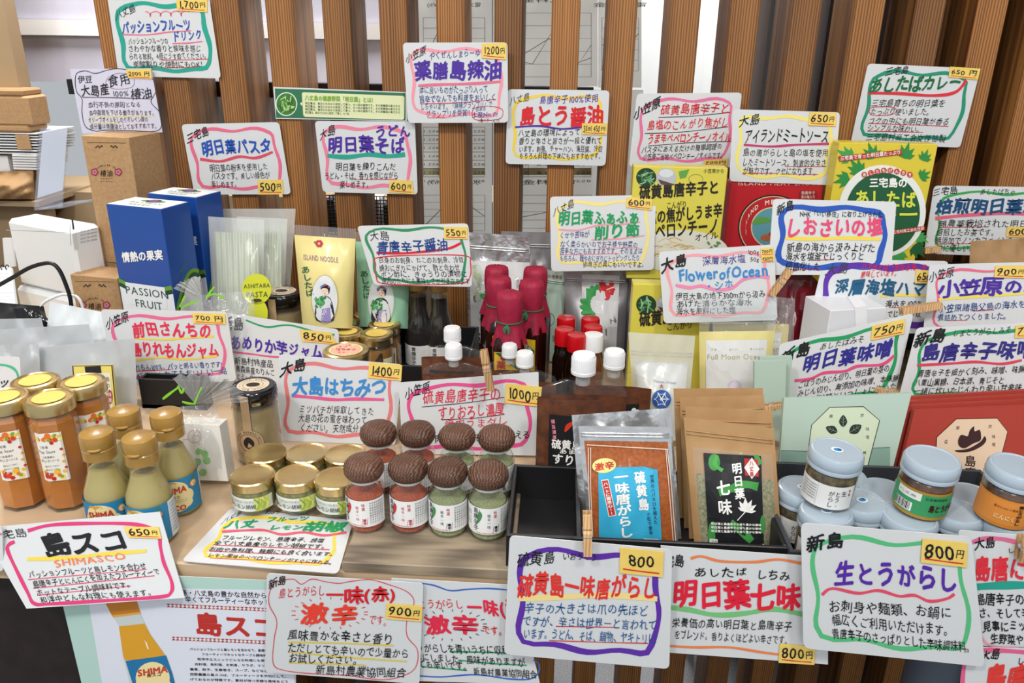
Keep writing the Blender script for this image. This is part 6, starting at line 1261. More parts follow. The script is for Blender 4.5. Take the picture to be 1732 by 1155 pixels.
# milky zip bag of salt with a blue snowflake
P = Pack('salt_bag', [(1063, 562), (1176, 568), (1160, 745), (1075, 745)], up_plane(1118, 735, .93, 8), 'milky zip bag of white salt with a round blue emblem', 'bag', None, .016, t0=.2, seed=3, wr=.0012)
P.skin('bag', 'milky_film'); P.skin('salt', 'salt', .26, 1.0, .08, .92, -.002)
s = P.sheet(); s.disc(1119, 675, 16, 16, hx('2c5ca8'), 30, .0008)
for i in range(6):
    a = i*math.pi/3; s.line([(1119, 675), (1119+13*math.cos(a), 675+13*math.sin(a))], 1.4, WH, smooth=False, lift=.0011); s.line([(1119+8*math.cos(a-.5), 675+8*math.sin(a-.5)), (1119+11*math.cos(a), 675+11*math.sin(a)), (1119+8*math.cos(a+.5), 675+8*math.sin(a+.5))], 1, WH, smooth=False, lift=.0011)
s.text('大', 1115, 653, 1123, 653, 8, hx('b03040'), .02, 0); s.text('Oshima Ocean', 1104, 644, 1144, 647, 6, hx('6a7a9a'), 0, .1); s.build('print', P.root)
mb = MB()
for t_ in (.17, .20): mb.tube([tuple(x) for x in P.pts(np.linspace(.02, .98, 10), np.full(10, t_), .001)], .0009, 5)
mb.build('zip_seal', 'clear_film', P.root, smooth=True)
# full moon salt bags
def moon(q, Y, lab, seed, top):
    P = Pack('sea_salt_bag', q, up_plane(*((np.array(q[2])+np.array(q[3]))/2), Y, 7), lab, 'bag', 'yellow-edged sea salt bags', .012, t0=.02, seed=seed, wr=.0007)
    X = lambda a, t: tuple(bil(P.Q, [a], [t])[0]); P.skin('pouch', 'pack_cream', top, 1.0)
    if top > .05: P.skin('clear_header', 'clear_film', 0.0, top); 
    s = P.sheet(); f0 = top+.10*(1-top); P.panel(s, [X(.09, f0), X(.91, f0), X(.91, 1), X(.09, 1)], hx('dcdedd'))
    g = top+.20*(1-top); s.text('フル', *X(.15, g), *X(.24, g), 5, hx('777766'), 0, 0); s.text('ムーン', *X(.40, g), *X(.52, g), 5, hx('777766'), 0, 0); s.text('オーシャン', *X(.68, g), *X(.88, g), 5, hx('777766'), 0, 0)
    g = top+.28*(1-top); s.text('Full Moon Ocean', *X(.10, g), *X(.90, g), 13, hx('b4ac88'), .008, .1); x, y = X(.5, top+.62*(1-top)); s.disc(x, y, 12, 12, hx('cfc4d6'), 24, .0006); s.disc(x, y, 8, 8, hx('d8cedc'), 24, .0007); s.build('print', P.root)
    if top > .05:
        mb = MB()
        for t_ in (top*.55, top*.75): mb.tube([tuple(v_) for v_ in P.pts(np.linspace(.01, .99, 10), np.full(10, t_), .001)], .0009, 5)
        mb.build('zip_seal', 'clear_film', P.root, smooth=True)
mat('pack_cream', hx('e2d795'), rough=0.4, coat=0.2, noise=(30, hx('d8cc80'), 0.5))
moon([(1205, 540), (1335, 545), (1322, 700), (1210, 700)], 1.045, 'yellow-edged sea salt bag, rear one peeking out at the right', 7, .02)
moon([(1182, 505), (1316, 503), (1296, 712), (1184, 712)], 1.0, 'yellow-edged sea salt bag in front with its whole title showing', 3, .27)
# dark red glossy pack
P = Pack('red_pouch', [(1312, 472), (1386, 476), (1372, 640), (1300, 640)], up_plane(1338, 620, 1.07, 6), 'glossy dark red pouch right of the sea salt bags', 'pouch', None, .012, t0=.05, seed=4, wr=.002); P.skin('pouch', 'dark_red_pack')
s = P.sheet(); s.poly([(1350, 478), (1360, 473), (1366, 476), (1354, 484)], hx('4c8a5c')); s.text('AUGUST', 1352, 520, 1384, 520, 11, hx('8c3040'), .01, .1); s.build('print', P.root)
P = Pack('red_pouch', [(1290, 500), (1345, 505), (1340, 640), (1292, 640)], up_plane(1318, 620, 1.055, 6), 'crinkled clear sleeve in front of the dark red pouch', 'sleeve', None, .010, t0=.05, seed=11, wr=.0025); P.skin('sleeve', 'cello')
# kraft pouches of herb mix
def kraft(q, Y, lab, seed, full=False):
    P = Pack('herb_pouch', q, up_plane(*((np.array(q[2])+np.array(q[3]))/2), Y, 12), lab, 'pouch', 'kraft pouches of herb seasoning', .012, t0=.12, seed=seed, wr=.0008, zf=T+.0066)
    P.skin('pouch', 'kraft_foil'); mb = MB()
    for t_ in (.10, .125): mb.tube([tuple(v_) for v_ in P.pts(np.linspace(.02, .98, 12), np.full(12, t_), .0008)], .0007, 5)
    mb.build('zip_seal', 'kraft_foil', P.root, smooth=True)
    if full:
        P.skin('seasoning', 'herb_mix', .42, 1.0, .09, .95, .0008, both=False); P.skin('window', 'clear_film', .22, 1.0, .07, .96, .0014, both=False)
        s = P.sheet((960, 640), 3.85, .0022); L_ = [(885, 485), (1260, 505), (1280, 1110), (920, 1085)]; P.panel(s, L_, hx('1b1c20'), 10)
        G = hx('3f9444')
        s.disc(955, 545, 38, 55, G, 20, .0004); s.line([(975, 500), (960, 560), (1010, 600)], 26, hx('4fa64e'), lift=.0005); s.line([(985, 740), (1060, 720), (1150, 690), (1240, 705)], 52, G, lift=.0004); s.line([(1060, 940), (1120, 980), (1200, 1060)], 50, G, lift=.0004); s.disc(945, 1010, 30, 80, G, 20, .0004); s.line([(1225, 500), (1255, 560)], 30, G, lift=.0004); s.disc(1270, 950, 16, 60, G, 14, .0004)
        s.text('明日葉', 1098, 545, 1125, 790, 66, WH, .03, .1, True, lift=.0008); s.text('七味', 1010, 650, 1030, 900, 92, WH, .03, .1, True, lift=.0008)
        for a_, L2 in ((-2.6, 60), (-2.1, 85), (-1.6, 95), (-1.1, 90), (-.6, 85), (-.1, 70)): b = np.array([1160, 870]); d = np.array([math.cos(a_), math.sin(a_)]); nn = np.array([-d[1], d[0]]); s.poly([b, b+d*L2*.55+nn*L2*.17, b+d*L2, b+d*L2*.55-nn*L2*.17], WH, lift=.0008)
        s.line([(1165, 860), (1105, 925)], 6, WH, lift=.0008)
        P.panel(s, [(1150, 520), (1240, 528), (1245, 640), (1155, 632)], hx('b82c30'), 5, .0008); P.panel(s, [(1200, 515), (1250, 590), (1200, 655), (1150, 580)], hx('e8e4e0'), 5, .0011); s.text('八丈島', 1197, 535, 1200, 640, 30, hx('b82c30'), .02, .1, True, lift=.0015)
        for i in range(3): s.text('明日葉と島唐辛子の香り豊かな薬味', 935, 945+i*24, 1262, 955+i*24, 17, WH, .03, .3, lift=.0009)
        s.poly([(925, 1042), (1278, 1078), (1280, 1108), (922, 1085)], hx('e4e4e0'), lift=.0006); s.text('名称:明日葉七味唐辛子', 935, 1058, 1150, 1078, 12, K, 0, .1, lift=.0009); s.text('原材料:明日葉', 935, 1072, 1240, 1098, 11, K, 0, .1, lift=.0009)
        s.build('label', P.root)
    return P
kraft([(1139, 657), (1290, 656), (1305, 915), (1150, 915)], .752, 'plain kraft pouch, rearmost of the four', 2)
kraft([(1150, 672), (1292, 668), (1308, 918), (1158, 918)], .735, 'plain kraft pouch, second from the rear', 5)
kraft([(1159, 687), (1306, 694), (1315, 922), (1166, 922)], .718, 'plain kraft pouch, right behind the labelled one', 7)
kraft([(1156, 705), (1309, 724), (1323, 934), (1175, 930)], .700, 'kraft pouch in front with black label and green herb mix window', 3, True)
# chili pouch
P = Pack('foil_pouch', [(967, 702), (1134, 690), (1153, 915), (985, 915)], up_plane(1070, 910, .718, 12), 'silver foil pouch tight behind the orange chili pouch', 'pouch', None, .008, t0=.1, seed=5, wr=.0040, zf=T+.0066); P.skin('pouch', 'silver_foil')
P = Pack('chili_pouch', [(978, 720), (1134, 722), (1148, 930), (998, 926)], up_plane(1070, 922, .698, 12), 'orange chili powder pouch with sky blue label in the black tray', 'pouch', None, .012, t0=.14, seed=2, wr=.0008, zf=T+.0066)
P.skin('foil_back', 'silver_foil', 0, 1.0); P.skin('chili_powder', 'chili_orange', .125, 1.0, .05, .96, .0008, both=False)
mb = MB()
for t_ in (.06, .085): mb.tube([tuple(v_) for v_ in P.pts(np.linspace(.02, .98, 12), np.full(12, t_), .001)], .0009, 5)
mb.build('zip_seal', 'silver_foil', P.root, smooth=True)
s = P.sheet((960, 640), 3.85, .0022); WL = hx('e8d8c8')
for dx in (0, 16): s.line([(640+dx*.6, 462), (660+dx, 700), (688+dx, 1060)], 5, WL, smooth=False, vary=0); s.line([(150-dx, 450), (150-dx*.8, 700), (165-dx*.8, 1040)], 5, WL, smooth=False, vary=0)
s.line([(125, 432), (400, 448), (655, 462)], 6, WL)
for q_ in ([(200, 600), (585, 592), (600, 820), (203, 830)], [(203, 828), (600, 818), (614, 1066), (204, 1046)]): P.panel(s, q_, hx('35acd4'), 12, .0003)
P.panel(s, [(300, 578), (500, 574), (585, 594), (200, 602)], hx('35acd4'), 8, .0003)
s.disc(238, 567, 78, 48, hx('eadf90'), 28, .0006, rot=-.1); s.text('激辛', 175, 578, 305, 560, 52, hx('c83c1c'), .03, .3, lift=.0010)
s.text('一味唐がらし', 345, 605, 385, 1040, 96, WH, .035, .6, True, lift=.0007); s.text('硫黄島', 465, 600, 500, 865, 72, WH, .035, .3, True, lift=.0007)
s.text('世界のハバネロを越えた', 548, 625, 575, 950, 26, hx('1c3a58'), .01, .2, True, lift=.0007); s.text('小粒で激辛', 525, 870, 545, 1020, 26, hx('1c3a58'), .01, .2, True, lift=.0007)
P.panel(s, [(218, 662), (265, 656), (318, 892), (268, 902)], WH, 6, .0009); P.panel(s, [(223, 667), (262, 661), (312, 888), (272, 896)], hx('c03028'), 6, .0012); s.text('ハートに御用心!!', 245, 675, 290, 890, 30, WH, .03, .1, True, lift=.0016)
s.poly([(495, 1042), (590, 1046), (592, 1062), (496, 1058)], hx('d8e4e8'), lift=.0007); s.text('純小粒唐辛子', 500, 1051, 588, 1054, 12, K, 0, .1, lift=.0009); s.build('label', P.root)
# miso envelopes
def envelope(q, Y, m, lab, grp, draw=None, lean=14, th=.007):
    Q_ = np.array(q, float); pl2 = up_plane(*((Q_[2]+Q_[3])/2), Y, lean); Q_ = stand_on(Q_, pl2, T+.0065); base = pl2.p(*((Q_[2]+Q_[3])/2))[0]; r = thing('miso_sleeve', base, lab, 'packet', grp)
    mb = MB(); mb.slab(pl2.p(Q_[:, 0], Q_[:, 1]), pl2.n, th); mb.build('sleeve', m, r)
    if draw: up = (Q_[0]-Q_[3])+(Q_[1]-Q_[2]); s = Sheet(pl2.p, (1320, 640), 4.2, up/np.linalg.norm(up)); s.lift = .0006; draw(s); s.build('print', r)
    return r
def dgreen(s):
    s.poly([(3, 512), (190, 517), (185, 1000), (0, 1000)], hx('86a698'), lift=.0002); s.poly([(185, 517), (780, 488), (770, 1000), (185, 1000)], hx('86a698'), lift=.0002); s.line([(3, 512), (190, 517)], 3, K, smooth=False); s.line([(655, 495), (780, 488)], 3, K, smooth=False)
    O = [(350, 205), (590, 200), (705, 298), (600, 700), (480, 800), (160, 800), (222, 330)]; s.poly(O, hx('cfdcc0'), lift=.0004); s.line(O, 5, hx('2c3430'), True, False, lift=.0006)
    for x, y, a_, L2 in ((445, 345, -1.55, 85), (405, 380, -2.75, 88), (490, 385, -.55, 100)):
        d = np.array([math.cos(a_), math.sin(a_)]); nn = np.array([-d[1], d[0]]); b = np.array([x, y]); s.poly([b, b+d*L2*.35+nn*L2*.32, b+d*L2*.7+nn*L2*.26, b+d*L2, b+d*L2*.7-nn*L2*.26, b+d*L2*.35-nn*L2*.32], hx('24302a'), True, .0007); s.line([b, b+d*L2*.9], 3, hx('8a9a88'), lift=.0010)
        for k_ in (.35, .6): s.line([b+d*L2*k_, b+d*L2*(k_+.15)+nn*L2*.2], 2, hx('8a9a88'), smooth=False, lift=.0010); s.line([b+d*L2*k_, b+d*L2*(k_+.15)-nn*L2*.2], 2, hx('8a9a88'), smooth=False, lift=.0010)
    s.line([(445, 340), (448, 430)], 5, hx('24302a')); s.text('東', 345, 268, 375, 268, 28, K, 0, 0); s.text('京', 565, 262, 595, 262, 28, K, 0, 0)
    s.ring(622, 388, 28, 75, 2, hx('4a5a4c')); s.text('味噌', 618, 330, 620, 445, 26, hx('4a5a4c'), 0, 0, True)
    for i, ch in enumerate('MISO'): s.text(ch, 588-i*11, 528+i*42, 608-i*11, 528+i*42, 34, K, .03, 0)
def dred(s):
    O = [(1250, 288), (1540, 282), (1615, 378), (1520, 740), (1100, 740), (1110, 418)]; s.poly(O, hx('e0c4a8'), lift=.0004); s.line(O, 5, hx('3c1c18'), True, False, lift=.0006)
    D_ = hx('38181a'); s.poly([(1240, 510), (1330, 500), (1420, 450), (1450, 410), (1462, 440), (1430, 480), (1350, 518), (1270, 524)], D_, True, .0007); s.line([(1448, 415), (1485, 378)], 7, D_)
    s.poly([(1270, 480), (1262, 440), (1285, 400), (1330, 410), (1345, 370), (1375, 340), (1380, 375), (1415, 365), (1425, 400), (1420, 440), (1370, 462), (1310, 495)], D_, True, .0007)
    s.text('東', 1245, 352, 1275, 350, 28, D_, 0, 0); s.text('京', 1475, 342, 1505, 340, 28, D_, 0, 0); s.ring(1518, 440, 28, 75, 2, D_); s.text('味噌', 1514, 385, 1516, 498, 26, D_, 0, 0, True)
    s.text('島唐辛子', 1350, 545, 1340, 880, 84, D_, .02, 0, True); s.line([(1437, 565), (1400, 740)], 3, D_, smooth=False)
    for i, ch in enumerate('MISO'): s.text(ch, 1450-i*8, 610+i*42, 1472-i*8, 610+i*42, 34, D_, .03, 0)
    s.text('G', 1165, 448, 1188, 448, 38, D_, .02, 0)
envelope([(1285, 604), (1340, 603), (1335, 745), (1280, 745)], .93, 'mint_card', 'narrow pale mint packet left of the green-framed card, rear one', 'pale mint packets', lean=6)
envelope([(1276, 612), (1330, 610), (1326, 745), (1276, 745)], .915, 'mint_card', 'narrow pale mint packet left of the green-framed card, front one', 'pale mint packets', lean=6)
envelope([(1326, 674), (1542, 665), (1488, 880), (1312, 880)], .800, 'mint_card', 'mint green miso sleeve printed with a leaf sprig in an octagon', None, dgreen)
for i, (q, Y, lab) in enumerate([([(1519, 672), (1810, 655), (1770, 880), (1480, 880)], .838, 'rust red miso sleeve, rearmost of four'), ([(1526, 679), (1810, 663), (1775, 884), (1485, 884)], .826, 'rust red miso sleeve, second from the rear'), ([(1536, 686), (1812, 672), (1780, 888), (1492, 888)], .814, 'rust red miso sleeve, third from the rear'), ([(1547, 694), (1815, 682), (1785, 892), (1500, 892)], .802, 'rust red miso sleeve in front with the flame and chili octagon')]):
    envelope(q, Y, 'rust_card', lab, 'rust red miso sleeves', dred if i == 3 else None)
# brown paper bag at the right edge
P = Pack('paper_bag', [(1642, 408), (1800, 398), (1800, 560), (1632, 560)], up_plane(1720, 545, 1.10, 4), 'crumpled brown paper bag between the two right-edge cards', 'bag', None, .03, t0=.0, seed=8, wr=.004); P.skin('bag', 'brown_wrap')
# ================================================================== clothes pegs
def peg(x0, y0, x1, y1, Y, lab, wpx=15):
    pl3 = up_plane((x0+x1)/2, (y0+y1)/2, Y, 8); a, b = pl3.p([x0, x1], [y0, y1]); d = b-a; L_ = np.linalg.norm(d); d = d/L_; n = pl3.n; sd = np.cross(d, n); wd = wpx/F_PX*np.linalg.norm(a-EYE)*.5
    t = thing('clothes_peg', a, lab, 'peg', 'wooden clothes pegs')
    for k_, o in (('jaw', .0025), ('jaw', -.0035)):
        mb = MB(); prof = [(0, .0035), (.30, .0045), (.36, .003), (.42, .0045), (.60, .004), (1, .0018)]; V = []
        for s_, th in prof:
            for q in (-1, 1):
                for z in (0, 1): V.append(a+d*L_*s_+sd*q*wd+n*(o+(z*th if o > 0 else z*-th)))
        F_ = []
        for i in range(len(prof)-1):
            k = i*4; F_ += [(k, k+1, k+5, k+4), (k+2, k+6, k+7, k+3), (k+1, k+3, k+7, k+5), (k, k+4, k+6, k+2)]
        F_ += [(0, 2, 3, 1), (len(V)-4, len(V)-3, len(V)-1, len(V)-2)]; mb.add(V, F_); mb.build('jaw', 'peg_wood', t)
    mb = MB(); c = a+d*L_*.38; mb.tube([tuple(c-sd*wd*1.12+n*.0), tuple(c+sd*wd*1.12+n*.0)], .0024, 8); mb.tube([tuple(c+sd*wd+n*.003), tuple(c+d*L_*.12+sd*wd*.9+n*.0072), tuple(c+d*L_*.12-sd*wd*.9+n*.0072), tuple(c-sd*wd+n*.003)], .0006, 6); mb.build('spring', 'aluminium', t, smooth=True)
peg(818, 592, 830, 660, .874, 'wooden peg clipping the magenta-framed 1000 yen card', 12)
peg(993, 868, 994, 938, YE0-.030, 'wooden peg holding the purple-framed card on the black tray', 14)
peg(1336, 456, 1304, 500, 1.035, 'wooden peg at the lower right corner of the ocean salt card', 9)
peg(1524, 526, 1592, 516, 1.012, 'wooden peg lying across the purple-framed card beside the gift box', 10)
peg(1562, 424, 1590, 421, 1.19, 'small wooden peg at the lower left of the roasted tea card', 8)
peg(1484, 661, 1522, 665, .957, 'wooden peg poking out above the mint green miso sleeve', 8)
peg(1292, 690, 1324, 685, .885, 'wooden peg between the kraft pouches and the mint miso sleeve', 8)
peg(1732, 908, 1729, 948, YE0-.022, 'wooden peg cut by the right picture edge', 12)
# ================================================================== left background: printer, sign holder, shelf stock
a_ = 24
def pr(f, r, t):
    r.line([(118, 378), (120, 415)], .8, hx('9a9ea0'), smooth=False); r.poly([(121, 372), (124, 372), (126, 388), (123, 388)], hx('333333'))
    for i in range(4): r.text('CE 5V 24V MODEL', 136, 392+i*6, 165, 386+i*6, 4, hx('444448'), 0, 0)
    r.poly([(122, 396), (129, 394), (133, 420), (126, 423)], hx('d8dbd4')); f.line([(10, 389), (60, 391), (116, 393)], .8, hx('b4b8ba'), smooth=False)
q = zat(60, 486, 1.26)
t = thing('receipt_printer', at(60, 500, 1.26), 'white receipt printer under the clear sign holder at the left', 'printer')
tl, tr = at(10, 371, 1.27), None; ex = np.array([math.cos(R(a_)), -math.sin(R(a_)), 0]); ey = np.array([math.sin(R(a_)), math.cos(R(a_)), 0]); fp = Plane(tl, -ey); wq = float(np.dot(fp.p(115, 375)[0]-tl, ex)); zt = float(tl[2])
c = tl+ex*wq/2+ey*.0275; mb = MB(); mb.box((c[0], c[1], (zt+q)/2+.001), (wq, .055, zt-q), rz=-R(a_), bev=.006); mb.build('body', 'white_shell', t, smooth=False)
c2 = tl+ex*wq/2+ey*.03; mb = MB(); mb.box((c2[0], c2[1], (q+T)/2), (wq*1.06, .075, q-T-.001), rz=-R(a_), bev=.006); mb.build('cash_base', 'white_shell', t)
fr = Sheet(fp.p, (0, 0), 1.0); rt_ = Sheet(Plane(tl+ex*wq, ex).p, (0, 0), 1.0); pr(fr, rt_, None); fr.build('front_seam', t); rt_.build('rating_label', t)
mb = MB(); lp = fp.p(np.array([8, 22, 28, 12]), np.array([402, 402, 450, 452])); mb.slab(lp+(-ey)*.004, -ey, .004); mb.build('paper_door', 'white_shell', t)
zp = zt+.0015
hp = up_plane(80, 355, float(onz(80, 355, zp)[1])); t = thing('sign_holder', hp.p(80, 357)[0], 'clear acrylic sign holder with a blank sheet, standing on the white printer', 'sign holder')
mb = MB(); hq = stand_on([(67, 217), (115, 211), (105, 350), (57, 361)], hp, zp+.001); mb.slab(hp.p(hq[:, 0], hq[:, 1]), hp.n, .003); mb.build('panel', 'acrylic', t)
mb = MB(); hq2 = np.array([(70, 224), (112, 218), (104, 322), (61, 336)], float); mb.slab(hp.p(hq2[:, 0], hq2[:, 1])-hp.n*.0035, hp.n, .0004); mb.build('insert_sheet', 'white_shell', t)
b0, b1 = hp.p(hq[3][0], hq[3][1])[0], hp.p(hq[2][0], hq[2][1])[0]; mb = MB(); mb.slab([b0, b1, b1+np.array([.02, .075, 0]), b0+np.array([.02, .075, 0])], (0, 0, 1), .0024); mb.build('foot', 'acrylic', t)
def cable(name, pts, Y, r, m, lab):
    P_ = smooth_line(pts, k=8); W_ = [at(u, v, Y) for u, v in P_]; t = thing(name, W_[0], lab, 'cable'); mb = MB(); mb.tube([tuple(x) for x in W_], r, 8); mb.build('cord', m, t, smooth=True)
cable('black_cable', [(-12, 488), (20, 470), (52, 452), (83, 445), (99, 455), (112, 483), (120, 512), (122, 560), (118, 640)], 1.10, .0030, 'cable', 'black cable arching over in front of the white printer')
cable('white_cable', [(60, 640), (66, 540), (70, 517), (86, 505), (114, 498), (140, 520), (150, 640)], 1.115, .0022, 'white_plastic', 'thin white cable looping beside the black cable')
# shelf and stock at the far left
YL = 1.68
t = thing('stock_shelf', at(0, 352, YL), 'tan-topped dark shelf at the far left edge', 'shelf')
wbox('top', -140, 66, 336, 350, YL, .30, 'tan_wall', t); wbox('drawer_front', -140, 62, 351, 900, YL+.004, .28, 'black_plastic', t)
def stackbox(name, u0, u1, v0, v1, m, lab, cat, Y=YL+.01, d=.07, grp=None):
    a, b = at(u0, v1, Y), at(u1, v0, Y); t = thing(name, ((a[0]+b[0])/2, Y, a[2]), lab, cat, grp); mb = MB(); mb.box(((a[0]+b[0])/2, Y+d/2, (a[2]+b[2])/2), (b[0]-a[0], d, b[2]-a[2]), bev=.004); mb.build('carton', m, t); return t
P = Pack('wrapped_parcel', [(-60, 292), (56, 288), (60, 337), (-60, 337)], up_plane(0, 337, YL+.02), 'crumpled brown paper parcel lowest on the far left shelf', 'parcel', None, .05, t0=0, seed=5, wr=.006, zf=0); P.skin('wrapping', 'brown_wrap')
t = thing('leaflet_stack', at(40, 288, YL+.02), 'stack of green and cream leaflets on the far left shelf', 'leaflets')
for i in range(6): wbox('leaflet', 20+i*.5, 62, 261+i*4.4, 265.1+i*4.4, YL+.01+i*.001, .12, ('leaf_green', 'white_shell')[i % 2] if 'leaf_green' in MATS else 'white_shell', t)
t = thing('booklet_stack', at(20, 262, YL+.02), 'tall stack of white booklets with a kraft tag on the far left shelf', 'booklets')
for i in range(8): wbox('booklet', -60, 63+(i % 3), 223+i*4.8, 227.5+i*4.8, YL+.012+(i % 2)*.003, .14, 'white_shell', t)
wbox('kraft_tag', 25, 53, 228, 253, YL+.008, .002, 'kraft', t); wbox('booklet', -60, 18, 262, 291, YL+.03, .1, 'white_shell', t)
stackbox('shipping_box', -60, 47, 212, 222, 'kraft', 'flat kraft box directly on the booklet stack', 'box'); stackbox('shipping_box', -60, 45, 163, 211, 'kraft', 'kraft shipping box above the booklets at the far left', 'box'); stackbox('soft_parcel', -60, 36, 151, 162, 'brown_wrap', 'soft pale parcel topmost on the far left pile', 'parcel')
# wire rack seen between the left slats
t = thing('wire_rack', at(640, 380, 1.50), 'black wire rack with pale goods seen between the slats', 'rack'); mb = MB(); A0, A1 = at(545, 330, 1.50), at(700, 400, 1.50)
for i in range(26): x = A0[0]+(A1[0]-A0[0])*i/25; mb.box((x, 1.50, (A0[2]+A1[2])/2), (.0016, .0016, A0[2]-A1[2]))
for i in range(12): z = A1[2]+(A0[2]-A1[2])*i/11; mb.box(((A0[0]+A1[0])/2, 1.50, z), (A1[0]-A0[0], .0016, .0016))
mb.build('wire_grid', 'black_metal', t)
for i in range(6): wbox('parcel', 548+i*25, 568+i*25, 338+(i % 3)*9, 392, 1.54, .06, 'white_shell' if i % 2 else 'dark_grey', t)
# ================================================================== milky bags, notebook, black pouch at the left
def flatbag(name, q, Y, m, lab, seed, cat='bag', b=.010, wr=.003, lean=14, grp='empty carrier bags piled at the left'):
    P = Pack(name, q, up_plane(*((np.array(q[2])+np.array(q[3]))/2), Y, lean), lab, cat, grp, b, t0=.0, seed=seed, wr=wr); P.skin('bag' if cat == 'bag' else 'body', m); return P
mat('leaf_green', hx('7fb98a'), rough=.6)
mb = MB(); nq = np.array([(-60, 452), (18, 452), (30, 540), (-60, 545)], float); npn = up_plane(0, 545, 1.18, 35); W_ = npn.p(nq[:, 0], nq[:, 1]); t = thing('notebook', W_[2], 'lined spiral notebook at the far left edge', 'notebook'); mb.slab(W_, npn.n, .006); mb.build('pages', 'white_shell', t)
s = Sheet(npn.p, (0, 0), 1.0)
for i in range(12): s.line([(-60, 462+i*6.5), (19+i*.9, 462+i*6.5)], .5, hx('9aa4b4'), smooth=False)
s.build('ruled_lines', t)
for u in (-4, 4, 12): mb = MB(); c = npn.p(u, 452)[0]; mb.tube([tuple(c+np.array([0, .004*math.sin(a), .004*math.cos(a)])) for a in np.linspace(0, 6.28, 14)], .0008, 6); mb.build('ring', 'black_metal', t)
flatbag('black_pouch', [(-40, 508), (74, 518), (88, 575), (-40, 575)], 1.10, 'black_plastic', 'black soft pouch behind the pale carrier bags at the left', 3, 'pouch', .012, .001, 14, None)
flatbag('black_pouch', [(22, 522), (60, 520), (96, 552), (40, 575)], 1.075, 'black_lid', 'small black flap lying against the black soft pouch', 6, 'pouch', .004, .0008, 14, None)
flatbag('carrier_bag', [(84, 510), (186, 530), (196, 650), (70, 650)], 1.05, 'tissue', 'bluish white tissue bag beside the kraft box', 4)
flatbag('carrier_bag', [(-40, 540), (70, 538), (100, 660), (-40, 660)], 1.03, 'frosted', 'grey frosted carrier bag, rearmost at the far left', 7)
flatbag('carrier_bag', [(-40, 560), (150, 548), (186, 680), (-40, 680)], 1.00, 'frosted', 'long frosted carrier bag in the middle of the pile', 9)
Pb = flatbag('carrier_bag', [(62, 588), (228, 572), (234, 735), (70, 745)], .955, 'frosted', 'frosted carrier bag in front with a yellow and black label inside', 2, wr=.0012)
flatbag('carrier_bag', [(-40, 585), (66, 582), (72, 740), (-40, 750)], .94, 'frosted', 'frosted carrier bag behind the tall jars at the left edge', 12)
pl3 = up_plane(158, 690, .93, 14); t = thing('printed_packet', pl3.p(160, 690)[0], 'cream packet with black and yellow border behind the tall jars', 'packet'); q_ = np.array([(122, 618), (190, 617), (199, 715), (130, 722)], float); mb = MB(); mb.slab(pl3.p(q_[:, 0], q_[:, 1]), pl3.n, .003, hx('dccf6c')); mb.build('packet', 'paper', t)
s = Sheet(pl3.p, (0, 0), 1.0); s.line([(123, 619), (189, 618), (198, 714), (131, 721)], 2, K, True, False); s.poly([(143, 620), (170, 619), (172, 632), (145, 634)], K); s.poly([(150, 632), (186, 630), (193, 712), (150, 716)], hx('e0ddc8'), lift=.0003); s.text('島の味', 181, 636, 184, 668, 8, K, 0, 0, True); s.disc(186, 672, 4.5, 12, hx('a83a3a'), lift=.0006); s.text('特産', 184.5, 663, 187, 681, 7, WH, 0, 0, True, lift=.001); s.build('print', t)
# ================================================================== cellophane gift bags with lime ties
def cello(name, lab, q, Y, neck, a0, a1, Rr, seed, tie, content):
    P = Pack(name, q, up_plane(*((np.array(q[2])+np.array(q[3]))/2), Y, 6), lab, 'gift bag', 'cellophane gift bags with lime ties', .026, back=.8, t0=0.0, seed=seed, wr=.0028, nu=22, nv=24); P.skin('wrapper', 'cello')
    mb = MB(); nr, na = 7, 46; V = []
    for j in range(nr+1):
        rr = Rr*(j/nr); 
        for i in range(na+1):
            a = R(a0+(a1-a0)*i/na); u = neck[0]+rr*math.cos(a)*(1+.08*math.sin(i*1.9)); v = neck[1]-rr*math.sin(a)*(.62+.05*math.sin(i*1.1)); V.append(P.pl.p(u, v, (.009*math.sin(i*1.55+seed)+.004*math.sin(i*3.3))*(j/nr)+.012)[0])
    mb.add(V, [(j*(na+1)+i, j*(na+1)+i+1, (j+1)*(na+1)+i+1, (j+1)*(na+1)+i) for j in range(nr) for i in range(na)]); mb.build('gathered_top', 'cello_top', P.root, smooth=True)
    s = Sheet(lambda u, v, off=0.0: P.pl.p(u, v, .020+off), (0, 0), 1.0)
    for k_, (pp, w_) in enumerate(tie): V, F_ = ribbon(smooth_line(pp, k=5), w_, vary=.2); s.put(V, F_, hx('86cc3c'), .0004*(k_+1))
    s.build('tie', P.root, 'gloss_print'); content(P)
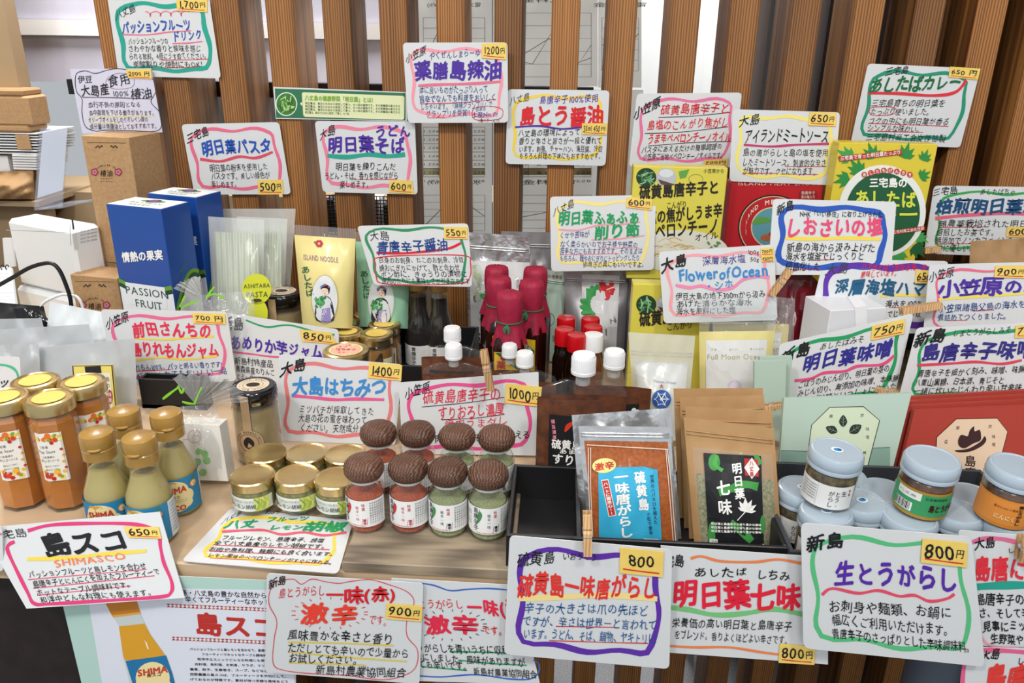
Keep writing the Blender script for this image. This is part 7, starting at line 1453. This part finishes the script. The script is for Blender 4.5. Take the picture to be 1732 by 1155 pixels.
def soap(P):
    q_ = stand_on([(306, 716), (371, 720), (387, 820), (318, 822)], P.pl, T+.001); mb = MB(); mb.slab(P.pl.p(q_[:, 0], q_[:, 1], .012), P.pl.n, .022, hx('e6e4dc')); mb.build('packet', 'paper', P.root)
    s = Sheet(lambda u, v, off=0.0: P.pl.p(u, v, .0125+off), (0, 0), 1.0)
    for x, y in ((337, 764), (350, 779), (334, 781), (343, 799), (346, 768)): s.disc(x, y, 6.2, 6.4, hx('6ab83c'), 16, .0003+x*1e-6); s.disc(x-1.5, y-2, 2.2, 2, hx('b4e08a'), 10, .0006)
    for x, y in ((341, 756), (348, 790), (338, 772)): 
        for i in range(5): s.disc(x+3*math.cos(i*1.257), y+3*math.sin(i*1.257), 1.7, 1.7, WH, 8, .0008)
    s.ring(329, 738, 11, 11, .9, hx('d89aa0')); s.ring(332, 742, 6, 7, .7, hx('d89aa0')); s.line([(318, 742), (308, 744)], .8, hx('d89aa0')); s.line([(336, 749), (340, 757)], .8, hx('d89aa0')); s.build('packet_print', P.root)
    mb = MB(); V = [P.pl.p(u, v, .0)[0] for u, v in ((262, 824), (320, 823), (392, 821))]; 
cello('gift_bag', 'cellophane gift bag with lime tie and lime-printed packet beside the flip-cap bottles', [(258, 692), (366, 682), (392, 824), (262, 828)], .80, (331, 684), 4, 120, 84, 3, [([(308, 679), (318, 682), (331, 683)], 3.5), ([(329, 682), (335, 668), (341, 655)], 3), ([(275, 675), (288, 665), (303, 654)], 4), ([(301, 652), (307, 664), (311, 656)], 4)], soap)
def disc_(P):
    mb = MB(); V = []; c = P.pl.p(378, 520, -.005)[0]; mb.lathe([(.0, .012), (.018, .013), (.030, .010), (.034, .004), (.030, 0), (0, 0)], 30, c=(c[0], c[1], T+.075)); mb.build('tin', 'silver_foil', P.root, smooth=True); mb = MB(); mb.lathe([(.030, 0), (.030, .074), (.0, .074)], 24, c=(c[0], c[1], T+.0006)); mb.build('box', 'white_shell', P.root, smooth=True, auto=40)
cello('gift_bag', 'cellophane gift bag with lime tie in front of the blue carton and pasta bags', [(322, 500), (428, 492), (438, 600), (318, 600)], 1.07, (346, 506), 96, 150, 60, 8, [([(304, 519), (308, 510), (313, 500)], 3), ([(306, 521), (320, 514), (336, 508)], 3.5), ([(350, 502), (357, 492), (362, 485)], 3.5), ([(348, 503), (362, 497), (378, 504)], 3.5)], disc_)
tray('small_tray', 236, 345, .985, 1.008, .045, 'black_plastic', 'low black tray edge behind the big cellophane gift bag', (), 0, .004, 660)
